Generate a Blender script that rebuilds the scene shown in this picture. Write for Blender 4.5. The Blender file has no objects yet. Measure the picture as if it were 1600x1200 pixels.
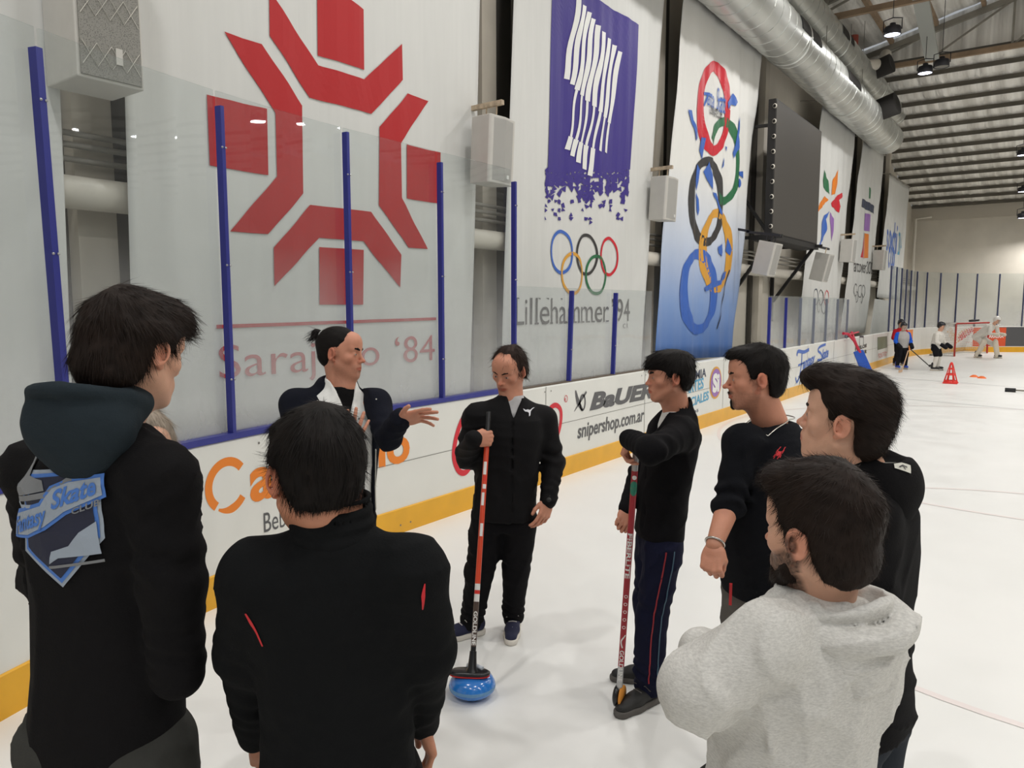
import bpy, bmesh, math, random
import numpy as np
from mathutils import Vector, Matrix, Euler

# ------------------------------------------------------------------ camera, light, exposure
scn = bpy.context.scene
COL = scn.collection
CAMH = 1.9
PITCH = math.radians(6.0)
YAW = math.radians(35.91)
FPX = 1170.0
cam_data = bpy.data.cameras.new('camera')
cam = bpy.data.objects.new('camera', cam_data)
COL.objects.link(cam)
cam.location = (0, 0, CAMH)
cam.rotation_euler = (math.pi / 2 - PITCH, 0, YAW)
cam_data.sensor_width = 36
cam_data.lens = FPX / 1600 * 36
cam_data.clip_start = 0.05
cam_data.clip_end = 200
scn.camera = cam
scn.view_settings.view_transform = 'Standard'
scn.view_settings.look = 'None'
scn.view_settings.exposure = -0.37
scn.view_settings.gamma = 1
scn.view_settings.use_curve_mapping = False

world = bpy.data.worlds.new('world')
scn.world = world
world.use_nodes = True
_bg = world.node_tree.nodes['Background']
_bg.inputs[0].default_value = (0.92, 0.96, 1.0, 1)
_bg.inputs[1].default_value = 0.5
try:
    scn.cycles.max_bounces = 6
    scn.cycles.transparent_max_bounces = 16
    scn.cycles.caustics_reflective = False
    scn.cycles.caustics_refractive = False
except Exception:
    pass

def area_light(name, loc, size, power, color=(1, 1, 1), rot=(0, 0, 0), sy=None, spread=math.pi):
    l = bpy.data.lights.new(name, 'AREA')
    l.energy = power; l.color = color; l.size = size; l.spread = spread
    if sy:
        l.shape = 'RECTANGLE'; l.size_y = sy
    else:
        l.shape = 'DISK'
    o = bpy.data.objects.new(name, l)
    o.location = loc; o.rotation_euler = rot
    COL.objects.link(o)
    return o
LAMPS = [(x, y) for x in (-3.3, 1.2, 5.6, 10.0) for y in (-3.5, 1.2, 5.9, 10.6, 15.0, 19.4, 23.8, 28.2, 32.6)]
LAMPZ = 8.0
LAMP_POWER = 95.0

# camera ray geometry, used to read positions of things off known planes of the hall
_F = np.array([-math.sin(YAW) * math.cos(PITCH), math.cos(YAW) * math.cos(PITCH), -math.sin(PITCH)])
_R = np.array([math.cos(YAW), math.sin(YAW), 0.0])
_U = np.cross(_R, _F)
_C = np.array([0, 0, CAMH])
def ray(x, y): return _F + _R * (x - 800) / FPX - _U * (y - 600) / FPX
def W(x, y, d): return _C + ray(x, y) * d
def on_z(x, y, z=0.0):
    r = ray(x, y); return _C + r * ((z - CAMH) / r[2])
def on_x(x, y, X):
    r = ray(x, y); return _C + r * (X / r[0])
def on_y(x, y, Y):
    r = ray(x, y); return _C + r * (Y / r[1])

# ------------------------------------------------------------------ materials
def lin(c):
    c = c / 255.0
    return c / 12.92 if c <= 0.04045 else ((c + 0.055) / 1.055) ** 2.4
def rgb(r, g, b): return (lin(r), lin(g), lin(b), 1.0)
_mats = {}
def mat(name, col, rough=0.6, metal=0.0, spec=0.5, noise=0.0, nscale=8.0, bump=0.0, bscale=60.0, sheen=0.0, coat=0.0, stretch=None, emit=0.0, vcol=False):
    if name in _mats: return _mats[name]
    m = bpy.data.materials.new(name)
    m.use_nodes = True
    nt = m.node_tree; N = nt.nodes; L = nt.links
    b = N['Principled BSDF']
    b.inputs['Base Color'].default_value = col
    b.inputs['Roughness'].default_value = rough
    b.inputs['Metallic'].default_value = metal
    b.inputs['Specular IOR Level'].default_value = spec
    if sheen: b.inputs['Sheen Weight'].default_value = sheen; b.inputs['Sheen Roughness'].default_value = 0.5
    if coat: b.inputs['Coat Weight'].default_value = coat
    if emit:
        b.inputs['Emission Color'].default_value = col; b.inputs['Emission Strength'].default_value = emit
    if noise or bump or vcol:
        tc = N.new('ShaderNodeTexCoord'); mp = N.new('ShaderNodeMapping')
        L.new(tc.outputs['Object'], mp.inputs[0])
        if stretch: mp.inputs['Scale'].default_value = stretch
    src = None
    if vcol:
        at = N.new('ShaderNodeVertexColor'); at.layer_name = 'Col'; src = at.outputs[0]
    if noise:
        n = N.new('ShaderNodeTexNoise'); n.inputs['Scale'].default_value = nscale; n.inputs['Detail'].default_value = 5
        L.new(mp.outputs[0], n.inputs['Vector'])
        hs = N.new('ShaderNodeMix'); hs.data_type = 'RGBA'; hs.blend_type = 'MULTIPLY'; hs.inputs[0].default_value = 1.0
        mr = N.new('ShaderNodeMapRange'); mr.inputs[1].default_value = 0.3; mr.inputs[2].default_value = 0.7
        mr.inputs[3].default_value = 1 - noise; mr.inputs[4].default_value = 1 + noise
        L.new(n.outputs[0], mr.inputs[0])
        if src is not None: L.new(src, hs.inputs[6])
        else: hs.inputs[6].default_value = col
        cm = N.new('ShaderNodeCombineColor')
        for k in range(3): L.new(mr.outputs[0], cm.inputs[k])
        L.new(cm.outputs[0], hs.inputs[7])
        src = hs.outputs[2]
    if src is not None: L.new(src, b.inputs['Base Color'])
    if bump:
        n2 = N.new('ShaderNodeTexNoise'); n2.inputs['Scale'].default_value = bscale; n2.inputs['Detail'].default_value = 4
        L.new(mp.outputs[0], n2.inputs['Vector'])
        bp = N.new('ShaderNodeBump'); bp.inputs['Strength'].default_value = min(1.0, bump); bp.inputs['Distance'].default_value = 0.01
        L.new(n2.outputs[0], bp.inputs['Height']); L.new(bp.outputs[0], b.inputs['Normal'])
    _mats[name] = m
    return m

# ------------------------------------------------------------------ object helpers
def link(name, me, parent=None):
    o = bpy.data.objects.new(name, me)
    COL.objects.link(o)
    if parent is not None: o.parent = parent
    return o
def tag(o, label=None, cat=None, group=None, kind=None):
    if label: o['label'] = label
    if cat: o['category'] = cat
    if group: o['group'] = group
    if kind: o['kind'] = kind
    return o
def thing(name, loc, label, cat, group=None, rotz=0.0):
    o = bpy.data.objects.new(name, None)
    o.empty_display_size = 0.1
    COL.objects.link(o)
    o.location = loc; o.rotation_euler = (0, 0, rotz)
    return tag(o, label, cat, group)
def keepw(o, parent):
    """parent a mesh built in world coordinates under an Empty without moving it"""
    o.parent = parent
    loc = Matrix.Translation(parent.location) @ parent.rotation_euler.to_matrix().to_4x4()
    o.matrix_parent_inverse = loc.inverted()
    return o

class MB:
    """collects shapes, then links them as one mesh object"""
    def __init__(s): s.v = []; s.f = []; s.m = []; s.smooth = []
    def add(s, vs, fs, mi=0, sm=False):
        o = len(s.v)
        s.v.extend([tuple(map(float, p)) for p in vs])
        for f in fs:
            s.f.append(tuple(i + o for i in f)); s.m.append(mi); s.smooth.append(sm)
    def box(s, a, b, mi=0):
        x0, y0, z0 = a; x1, y1, z1 = b
        s.add([(x0, y0, z0), (x1, y0, z0), (x1, y1, z0), (x0, y1, z0), (x0, y0, z1), (x1, y0, z1), (x1, y1, z1), (x0, y1, z1)],
              [(0, 3, 2, 1), (4, 5, 6, 7), (0, 1, 5, 4), (1, 2, 6, 5), (2, 3, 7, 6), (3, 0, 4, 7)], mi)
    def bar(s, p, q, w, h, mi=0, up=(0, 0, 1)):
        p = np.array(p, float); q = np.array(q, float); d = q - p; d /= np.linalg.norm(d)
        sd = np.cross(d, up)
        if np.linalg.norm(sd) < 1e-6: sd = np.cross(d, (1, 0, 0))
        sd /= np.linalg.norm(sd); u = np.cross(sd, d)
        vs = [c + sd * a * w / 2 + u * b * h / 2 for c in (p, q) for a, b in ((-1, -1), (1, -1), (1, 1), (-1, 1))]
        s.add(vs, [(0, 1, 2, 3), (7, 6, 5, 4), (0, 4, 5, 1), (1, 5, 6, 2), (2, 6, 7, 3), (3, 7, 4, 0)], mi)
    def tube(s, pts, rad, n=12, mi=0, caps=True, sm=True):
        pts = [np.array(p, float) for p in pts]
        if not hasattr(rad, '__len__'): rad = [rad] * len(pts)
        rings = []; prev = None
        for i, p in enumerate(pts):
            d = pts[min(i + 1, len(pts) - 1)] - pts[max(i - 1, 0)]; d = d / (np.linalg.norm(d) + 1e-12)
            if prev is None:
                a = np.cross(d, (0, 0, 1))
                if np.linalg.norm(a) < 1e-3: a = np.cross(d, (1, 0, 0))
            else: a = prev - d * np.dot(prev, d)
            a /= np.linalg.norm(a); prev = a; b = np.cross(d, a)
            rings.append([p + (a * math.cos(t) + b * math.sin(t)) * rad[i] for t in np.linspace(0, 2 * math.pi, n, endpoint=False)])
        vs = [v for r in rings for v in r]; fs = []
        for i in range(len(pts) - 1):
            for k in range(n):
                fs.append((i * n + k, i * n + (k + 1) % n, (i + 1) * n + (k + 1) % n, (i + 1) * n + k))
        s.add(vs, fs, mi, sm)
        if caps:
            s.add(rings[0], [tuple(range(n - 1, -1, -1))], mi); s.add(rings[-1], [tuple(range(n))], mi)
    def lathe(s, c, prof, n=32, axis=(0, 0, 1), mi=0, sm=True):
        """prof: list of (radius, height along axis)"""
        c = np.array(c, float); ax = np.array(axis, float); ax /= np.linalg.norm(ax)
        a = np.cross(ax, (0, 1, 0)) if abs(ax[1]) < 0.9 else np.cross(ax, (1, 0, 0))
        a /= np.linalg.norm(a); b = np.cross(ax, a)
        vs = []; fs = []
        for r, h in prof:
            for t in np.linspace(0, 2 * math.pi, n, endpoint=False):
                vs.append(c + ax * h + (a * math.cos(t) + b * math.sin(t)) * max(r, 1e-4))
        for i in range(len(prof) - 1):
            for k in range(n):
                fs.append((i * n + k, i * n + (k + 1) % n, (i + 1) * n + (k + 1) % n, (i + 1) * n + k))
        s.add(vs, fs, mi, sm)
    def build(s, name, mats, parent=None, bevel=0.0, world=False):
        me = bpy.data.meshes.new(name)
        me.from_pydata(s.v, [], s.f)
        if not isinstance(mats, (list, tuple)): mats = [mats]
        for m in mats: me.materials.append(m)
        me.polygons.foreach_set('material_index', s.m)
        me.polygons.foreach_set('use_smooth', s.smooth)
        me.update()
        o = link(name, me)
        if parent is not None:
            if world: keepw(o, parent)
            else: o.parent = parent
        if bevel:
            bv = o.modifiers.new('bevel', 'BEVEL'); bv.width = bevel; bv.segments = 2; bv.limit_method = 'ANGLE'
        return o

# ------------------------------------------------------------------ flat artwork: polygons, strokes and lettering in a (u, v) plane
def catmull(pts, n=8, closed=False):
    P = [np.array(p, float) for p in pts]; out = []
    N = len(P); rng = range(N if closed else N - 1)
    for i in rng:
        if closed: p0, p1, p2, p3 = P[i - 1], P[i], P[(i + 1) % N], P[(i + 2) % N]
        else: p0, p1, p2, p3 = P[max(i - 1, 0)], P[i], P[i + 1], P[min(i + 2, N - 1)]
        for t in np.linspace(0, 1, n, endpoint=False):
            out.append(0.5 * ((2 * p1) + (-p0 + p2) * t + (2 * p0 - 5 * p1 + 4 * p2 - p3) * t * t + (-p0 + 3 * p1 - 3 * p2 + p3) * t ** 3))
    if not closed: out.append(P[-1])
    return out

CAP = [0.729]
def _cap():
    cu = bpy.data.curves.new('t', 'FONT'); cu.body = 'H'; cu.size = 1.0
    ob = bpy.data.objects.new('t', cu); me = ob.to_mesh()
    CAP[0] = max(v.co.y for v in me.vertices)
    ob.to_mesh_clear(); bpy.data.objects.remove(ob); bpy.data.curves.remove(cu)
_cap()
class Art:
    """flat shapes in 2-D; build() lays them on a surface by a function (u, v, lift) -> xyz"""
    def __init__(s): s.v = []; s.f = []; s.m = []
    def poly(s, pts, mi=0):
        o = len(s.v); s.v.extend([(float(p[0]), float(p[1])) for p in pts]); s.f.append(tuple(range(o, o + len(pts)))); s.m.append(mi)
    def stroke(s, pts, w, mi=0, closed=False, smooth=0):
        if smooth: pts = catmull(pts, smooth, closed)
        P = [np.array(p[:2], float) for p in pts]; n = len(P)
        if not hasattr(w, '__len__'): w = [w] * n
        elif len(w) != n: w = list(np.interp(np.linspace(0, 1, n), np.linspace(0, 1, len(w)), w))
        L = []; Rr = []
        for i in range(n):
            a = P[(i - 1) % n] if closed else P[max(i - 1, 0)]; b = P[(i + 1) % n] if closed else P[min(i + 1, n - 1)]
            d = b - a; d = d / (np.linalg.norm(d) + 1e-12); nn = np.array([-d[1], d[0]])
            L.append(P[i] + nn * w[i] / 2); Rr.append(P[i] - nn * w[i] / 2)
        o = len(s.v); s.v.extend([tuple(p) for p in L] + [tuple(p) for p in Rr])
        for i in range(n if closed else n - 1):
            j = (i + 1) % n
            s.f.append((o + i, o + j, o + n + j, o + n + i)); s.m.append(mi)
    def ellipse(s, c, rx, ry, w, mi=0, n=48, a0=0, a1=360):
        full = abs(a1 - a0) >= 360
        ts = np.linspace(math.radians(a0), math.radians(a1), n, endpoint=not full)
        o = len(s.v)
        s.v.extend([(c[0] + rx * math.cos(t), c[1] + ry * math.sin(t)) for t in ts])
        s.v.extend([(c[0] + (rx - w) * math.cos(t), c[1] + (ry - w) * math.sin(t)) for t in ts])
        k = len(ts)
        for i in range(k if full else k - 1):
            j = (i + 1) % k
            s.f.append((o + i, o + j, o + k + j, o + k + i)); s.m.append(mi)
    def disc(s, c, rx, ry, mi=0, n=32):
        s.poly([(c[0] + rx * math.cos(t), c[1] + ry * math.sin(t)) for t in np.linspace(0, 2 * math.pi, n, endpoint=False)], mi)
    def text(s, body, o, ux, uy, mi=0, bold=0.0, shear=0.0, spacing=1.0, fit=True, res=4):
        """lettering: o = baseline start (u,v); ux = vector of the whole line's width; uy = vector of the capital height"""
        cu = bpy.data.curves.new('t', 'FONT'); cu.body = body; cu.size = 1.0; cu.resolution_u = res; cu.offset = bold; cu.shear = shear
        cu.space_character = spacing
        ob = bpy.data.objects.new('t', cu)
        me = ob.to_mesh()
        V = np.array([v.co[:2] for v in me.vertices]) if len(me.vertices) else np.zeros((0, 2))
        if len(V):
            x0, x1 = V[:, 0].min(), V[:, 0].max()
            cap = CAP[0]
            off = len(s.v)
            ox, oy = o
            for x, y in V:
                a = (x - x0) / (x1 - x0); b = y / cap
                s.v.append((ox + ux[0] * a + uy[0] * b, oy + ux[1] * a + uy[1] * b))
            for p in me.polygons:
                s.f.append(tuple(i + off for i in p.vertices)); s.m.append(mi)
        ob.to_mesh_clear(); bpy.data.objects.remove(ob); bpy.data.curves.remove(cu)
    def build(s, name, mats, fn, parent=None, lift=0.006, maxlen=0.12, world=True, thick=0.0):
        bm = bmesh.new()
        vs = [bm.verts.new((u, v, 0)) for u, v in s.v]
        bm.verts.ensure_lookup_table()
        for f, mi in zip(s.f, s.m):
            if len(set(f)) < 3: continue
            try:
                fc = bm.faces.new([vs[i] for i in f]); fc.material_index = mi
            except ValueError: pass
        bmesh.ops.triangulate(bm, faces=bm.faces[:])
        for _ in range(6):
            es = [e for e in bm.edges if e.calc_length() > maxlen]
            if not es: break
            bmesh.ops.subdivide_edges(bm, edges=es, cuts=1)
            bmesh.ops.triangulate(bm, faces=[f for f in bm.faces if len(f.verts) > 3])
        for k, v in enumerate(bm.verts):
            p = fn(v.co.x, v.co.y, lift)
            v.co = p
        me = bpy.data.meshes.new(name); bm.to_mesh(me); bm.free()
        if not isinstance(mats, (list, tuple)): mats = [mats]
        for m in mats: me.materials.append(m)
        ob = link(name, me)
        if parent is not None:
            if world: keepw(ob, parent)
            else: ob.parent = parent
        return ob
# ------------------------------------------------------------------ the setting
XB = -4.35          # face of the boards on the straight side
S0, RN = 4.2, 8.5   # near corner starts here
S1, RF = 31.0, 7.0  # far corner starts here
WALLX = -6.0
BANX = -5.4
ENDY = 41.5
def path(s, out=0.0):
    """board line: s equals y on the straight side; out = distance behind the board face. returns (x, y), tangent, outward normal"""
    if s < S0:
        a = (S0 - s) / RN; cx = XB + RN
        n = np.array([-math.cos(a), -math.sin(a)]); t = np.array([-math.sin(a), math.cos(a)])
        p = np.array([cx, S0]) + n * (RN + out)
    elif s <= S1:
        n = np.array([-1.0, 0.0]); t = np.array([0.0, 1.0]); p = np.array([XB - out, s])
    elif s <= S1 + RF * math.pi / 2:
        a = (s - S1) / RF; cx = XB + RF
        n = np.array([-math.cos(a), math.sin(a)]); t = np.array([math.sin(a), math.cos(a)])
        p = np.array([cx, S1]) + n * (RF + out)
    else:
        e = s - (S1 + RF * math.pi / 2)
        n = np.array([0.0, 1.0]); t = np.array([1.0, 0.0]); p = np.array([XB + RF + e, S1 + RF + out])
    return p, t, n
def board_fn(u, v, lift):
    p, t, n = path(u, -lift)
    return (p[0], p[1], v)
def bpx(px, py):
    """pixel on the straight board face -> (s, z)"""
    q = on_x(px, py, XB); return (q[1], q[2])

M_white = mat('painted_wall', rgb(214, 207, 194), 0.85, noise=0.05, nscale=1.5, bump=0.1, bscale=20)
M_ice = None
def make_ice():
    m = bpy.data.materials.new('ice'); m.use_nodes = True
    nt = m.node_tree; N = nt.nodes; L = nt.links; b = N['Principled BSDF']
    tc = N.new('ShaderNodeTexCoord')
    n = N.new('ShaderNodeTexNoise'); n.inputs['Scale'].default_value = 0.35; n.inputs['Detail'].default_value = 6
    L.new(tc.outputs['Object'], n.inputs['Vector'])
    cr = N.new('ShaderNodeValToRGB')
    cr.color_ramp.elements[0].position = 0.3; cr.color_ramp.elements[0].color = rgb(226, 226, 222)
    cr.color_ramp.elements[1].position = 0.7; cr.color_ramp.elements[1].color = rgb(235, 234, 230)
    L.new(n.outputs[0], cr.inputs[0]); L.new(cr.outputs[0], b.inputs['Base Color'])
    n2 = N.new('ShaderNodeTexNoise'); n2.inputs['Scale'].default_value = 2.2; n2.inputs['Detail'].default_value = 8
    L.new(tc.outputs['Object'], n2.inputs['Vector'])
    mr = N.new('ShaderNodeMapRange'); mr.inputs[1].default_value = .3; mr.inputs[2].default_value = .7; mr.inputs[3].default_value = .32; mr.inputs[4].default_value = .5
    L.new(n2.outputs[0], mr.inputs[0]); L.new(mr.outputs[0], b.inputs['Roughness'])
    b.inputs['Specular IOR Level'].default_value = 0.35
    n3 = N.new('ShaderNodeTexNoise'); n3.inputs['Scale'].default_value = 14; n3.inputs['Detail'].default_value = 6
    L.new(tc.outputs['Object'], n3.inputs['Vector'])
    bp = N.new('ShaderNodeBump'); bp.inputs['Strength'].default_value = 0.06; bp.inputs['Distance'].default_value = 0.01
    L.new(n3.outputs[0], bp.inputs['Height']); L.new(bp.outputs[0], b.inputs['Normal'])
    return m
M_ice = make_ice()
M_line_red = mat('ice_line_red', rgb(229, 219, 215), 0.4)
M_line_grey = mat('ice_line_grey', rgb(204, 204, 204), 0.4)

b = MB(); b.add([(-14, -14, 0), (26, -14, 0), (26, 44, 0), (-14, 44, 0)], [(0, 1, 2, 3)])
tag(b.build('floor', M_ice), kind='structure')
# painted marks under the ice
a = Art()
for q0, q1, w in [((1395, 590), (1600, 606), 0.07), ((1410, 623), (1600, 640), 0.05)]:
    A = on_z(*q0)[:2]; B = on_z(*q1)[:2]; d = B - A
    a.stroke([A - d * .0, B + d * 2.0], w, 0)
c = on_z(1700, 900)[:2]
a.ellipse(c, 2.6, 2.6, 0.05, 1, n=90)
c = on_z(1640, 700)[:2]
a.ellipse(c, 4.3, 4.3, 0.05, 1, n=120)
o = a.build('floor_markings', [M_line_grey, M_line_red], lambda u, v, l: (u, v, 0.002), maxlen=50); tag(o, kind='structure')

# walls
def wall_top(y): return 9.7 if y < 26.6 else 6.5 + 0.2 * (ENDY - y) + 0.1
b = MB()
ys = [-6, 26.6, 30, 34, 38, ENDY]
for y0, y1 in zip(ys[:-1], ys[1:]):
    b.add([(WALLX, y0, 0), (WALLX, y1, 0), (WALLX, y1, wall_top(y1)), (WALLX, y0, 9.7 if y0 < 26.7 else wall_top(y0))], [(0, 1, 2, 3)])
tag(b.build('wall_left', M_white), kind='structure')
b = MB(); b.add([(WALLX, ENDY, 0), (18, ENDY, 0), (18, ENDY, 6.7), (WALLX, ENDY, 6.7)], [(0, 3, 2, 1)])
tag(b.build('wall_end', M_white), kind='structure')
b = MB(); b.add([(18, -14, 0), (18, ENDY, 0), (18, ENDY, 9), (18, -14, 9)], [(0, 1, 2, 3)])
tag(b.build('wall_right', M_white), kind='structure')
M_trim = mat('wall_trim_cream', rgb(196, 188, 174), 0.7)
b = MB(); b.box((WALLX, ENDY - .12, 5.95), (18, ENDY, 6.55)); tag(b.build('trim_1', M_trim), kind='structure')

# foil covered roof
def make_foil():
    m = bpy.data.materials.new('foil_insulation'); m.use_nodes = True
    nt = m.node_tree; N = nt.nodes; L = nt.links; b = N['Principled BSDF']
    b.inputs['Base Color'].default_value = rgb(234, 231, 224); b.inputs['Metallic'].default_value = 0.12; b.inputs['Roughness'].default_value = 0.34
    tc = N.new('ShaderNodeTexCoord'); mp = N.new('ShaderNodeMapping'); mp.inputs['Scale'].default_value = (2.4, 0.5, 0.5)
    L.new(tc.outputs['Object'], mp.inputs[0])
    n = N.new('ShaderNodeTexNoise'); n.inputs['Scale'].default_value = 1.6; n.inputs['Detail'].default_value = 6
    L.new(mp.outputs[0], n.inputs['Vector'])
    bp = N.new('ShaderNodeBump'); bp.inputs['Strength'].default_value = 0.9; bp.inputs['Distance'].default_value = 0.12
    L.new(n.outputs[0], bp.inputs['Height']); L.new(bp.outputs[0], b.inputs['Normal'])
    # taped joints between the foil strips
    mp2 = N.new('ShaderNodeMapping'); mp2.inputs['Scale'].default_value = (3.1, .06, .06); L.new(tc.outputs['Object'], mp2.inputs[0])
    n2 = N.new('ShaderNodeTexNoise'); n2.inputs['Scale'].default_value = 1.3; n2.inputs['Detail'].default_value = 3; L.new(mp2.outputs[0], n2.inputs['Vector'])
    cr = N.new('ShaderNodeValToRGB'); e = cr.color_ramp.elements; e[0].position = .40; e[0].color = rgb(206, 203, 196); e[1].position = .62; e[1].color = rgb(250, 248, 242)
    L.new(n2.outputs[0], cr.inputs[0]); L.new(cr.outputs[0], b.inputs['Base Color'])
    return m
M_foil = make_foil()
M_steel = mat('roof_steel', rgb(138, 134, 124), 0.6, 0.1, noise=0.12, nscale=3)
M_steel_rust = mat('roof_steel_rusty', rgb(150, 128, 104), 0.7, 0.1, noise=0.2, nscale=3)
def roof_z(y): return 6.55 + 0.2 * (ENDY - y)
# billowing foil blanket on the sloping end roof: sags between purlins
PUR = [26.9 + 1.02 * k for k in range(15)]
b = MB(); nx = 200; yy = []
for k in range(len(PUR)): 
    yy += [PUR[k] + 1.02 * t for t in (0, .25, .5, .75)]
yy = [y for y in yy if y < ENDY]; yy.append(ENDY)
rng = np.random.RandomState(5)
xs = np.linspace(WALLX, 18, nx)
seam = np.zeros(nx)
for c0 in np.arange(-5.5, 18, 0.62): seam += 0.09 * np.exp(-((xs - c0 - rng.uniform(-.2, .2)) / 0.07) ** 2)
vs = []; fs = []
for y in yy:
    fr = ((y - PUR[0]) / 1.02) % 1.0
    sag = 0.10 * math.sin(math.pi * fr)
    for i, x in enumerate(xs): vs.append((x, y, roof_z(y) + 0.10 - sag - seam[i] * math.sin(math.pi * fr) * 0.9))
for j in range(len(yy) - 1):
    for i in range(nx - 1): fs.append((j * nx + i, (j + 1) * nx + i, (j + 1) * nx + i + 1, j * nx + i + 1))
b.add(vs, fs, 0, True); tag(b.build('ceiling', M_foil), kind='structure')
b = MB()
for y in PUR:
    if y < ENDY - .1: b.box((WALLX + .02, y - .035, roof_z(y) - .075), (18, y + .035, roof_z(y) + .06))
tag(b.build('ceiling_purlins', mat('purlin_dark_steel', rgb(92, 87, 77), .7, noise=.15, nscale=2)), kind='structure')
# main roof: rises away from the side wall, purlins run along the hall
b = MB(); vs = []; fs = []
xs = np.linspace(WALLX, 6, 25); ysr = np.linspace(-6, 26.6, 90)
def mz(x): return 9.75 + 0.24 * (x - WALLX)
for y in ysr:
    for i, x in enumerate(xs):
        vs.append((x, y, mz(x) + 0.08 + 0.05 * math.sin(y * 5 + 1.3 * math.sin(y * 1.7)) * abs(math.sin(x * 2.6))))
for j in range(len(ysr) - 1):
    for i in range(len(xs) - 1): fs.append((j * 25 + i, (j + 1) * 25 + i, (j + 1) * 25 + i + 1, j * 25 + i + 1))
b.add(vs, fs, 0, True)
b.add([(6, -6, mz(6)), (18, -6, mz(6) - 2.9), (18, 26.6, mz(6) - 2.9), (6, 26.6, mz(6))], [(0, 3, 2, 1)])
tag(b.build('ceiling_main', M_foil), kind='structure')
b = MB()
for k in range(9):
    x = WALLX + 1.2 * k + .15; b.box((x - .05, -6, mz(x) - .14), (x + .05, 26.6, mz(x) + .02))
tag(b.build('ceiling_purlins', M_steel_rust), kind='structure')
# foil curtain closing the step between the two roofs
b = MB(); b.add([(WALLX, 26.75, 9.5), (6, 26.75, 9.5), (18, 26.75, 9.5), (18, 26.75, 9.75), (6, 26.75, mz(6) + .1), (WALLX, 26.75, 9.85)], [(0, 1, 4, 5), (1, 2, 3, 4)])
tag(b.build('ceiling_curtain', M_foil), kind='structure')

# roof trusses
def truss(y, top_x, label, full=True):
    t = thing('roof_truss', (WALLX, y, 9.3), label, 'roof truss', 'steel trusses under the roof')
    c = MB(); c.bar((WALLX + .05, y, 9.28), (top_x, y, 9.28), .12, .14); c.build('bottom_chord', M_steel_rust, t, world=True)
    c = MB(); c.bar((WALLX + .05, y, 9.55), (top_x, y, mz(top_x) - .22), .12, .16); c.build('top_chord', M_steel, t, world=True)
    n = int((top_x - WALLX) / 2.1); 
    for k in range(n):
        x0 = WALLX + .3 + 2.1 * k; x1 = x0 + 2.1
        c = MB(); c.bar((x0, y, 9.3), (x0 if k % 2 else x0, y, mz(x0) - .25), .06, .06); c.build('web_post', M_steel, t, world=True)
        c = MB(); c.bar((x0, y, 9.3), (x1, y, mz(x1) - .25), .05, .05); c.build('web_diagonal', M_steel, t, world=True)
truss(21.2, 6, 'grey steel roof truss nearer the camera, crossing the hall above the hanging lamps')
truss(26.5, 6, 'grey steel roof truss at the step in the foil ceiling, over the silver duct end')
truss(16.0, 6, 'grey steel roof truss above the top edge of the duct run')
b = MB(); p = on_y(1402, 0, 19.5); q = on_z(1452, 100, 9.0)
b.bar((-3.0, 17.5, 9.9), (-3.25, 24.5, 8.75), .34, .10)
tag(b.build('roof_beam', mat('flat_grey_beam', rgb(160, 163, 158), 0.5)), 'flat pale grey beam sloping down towards the paired hanging lamps', 'beam')

# ------------------------------------------------------------------ wall columns, pipe and conduits
M_col = mat('column_cream', rgb(206, 198, 184), 0.7, noise=0.06, nscale=2)
M_dark = mat('column_side_steel', rgb(70, 66, 60), 0.6)
M_pipe = mat('white_pipe', rgb(214, 208, 196), 0.45)
col_px = [(150, 300), (765, 300), (1030, 300), (1188, 470), (1340, 400), (1384, 400)]
for i, (px, py) in enumerate(col_px):
    y = on_x(px, py, WALLX + .25)[1]
    b = MB(); b.box((WALLX, y - .14, 0), (WALLX + .25, y + .14, 9.5), 0); b.box((WALLX + .02, y - .26, 0), (WALLX + .10, y - .14, 9.5), 1)
    tag(b.build('wall_column', [M_col, M_dark]), kind='structure')
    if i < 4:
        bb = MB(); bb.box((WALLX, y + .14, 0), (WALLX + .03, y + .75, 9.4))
        tag(bb.build('wall_shade_strip', mat('wall_shade_dark', rgb(84, 80, 74), 0.8)), kind='structure')  # wall is beige here; the shade of the narrow gaps is a dark strip
b = MB(); b.tube([(WALLX + .42, 0, 2.68), (WALLX + .42, 40.5, 2.68)], .115, 20)
pipe = b.build('wall_pipe', M_pipe)
tag(pipe, 'long white horizontal pipe running along the wall behind the hanging banners', 'pipe')
for y in (3.1, 7.9, 12.6, 17.1, 20.0, 26.4):
    b = MB(); b.lathe((WALLX + .42, y, 2.68), [(.116, -.05), (.126, -.045), (.126, .045), (.116, .05)], 20, (0, 1, 0)); b.build('pipe_coupling', M_pipe, pipe)
b = MB()
for k, z in enumerate((2.92, 3.02, 3.1)): 
    b = MB(); b.tube([(WALLX + .33, 0, z), (WALLX + .33, 40, z)], .022, 8)
    o = b.build('cable_conduit', mat('conduit_grey', rgb(150, 146, 138), 0.5), pipe)
# corner down pipe
b = MB(); b.tube([(WALLX + .25, ENDY - .6, 0.0), (WALLX + .25, ENDY - .6, 6.0), (WALLX + .9, ENDY - .4, 6.1)], .07, 10)
tag(b.build('corner_pipe', M_pipe), 'thin cream down pipe in the far corner of the hall', 'pipe')

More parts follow.
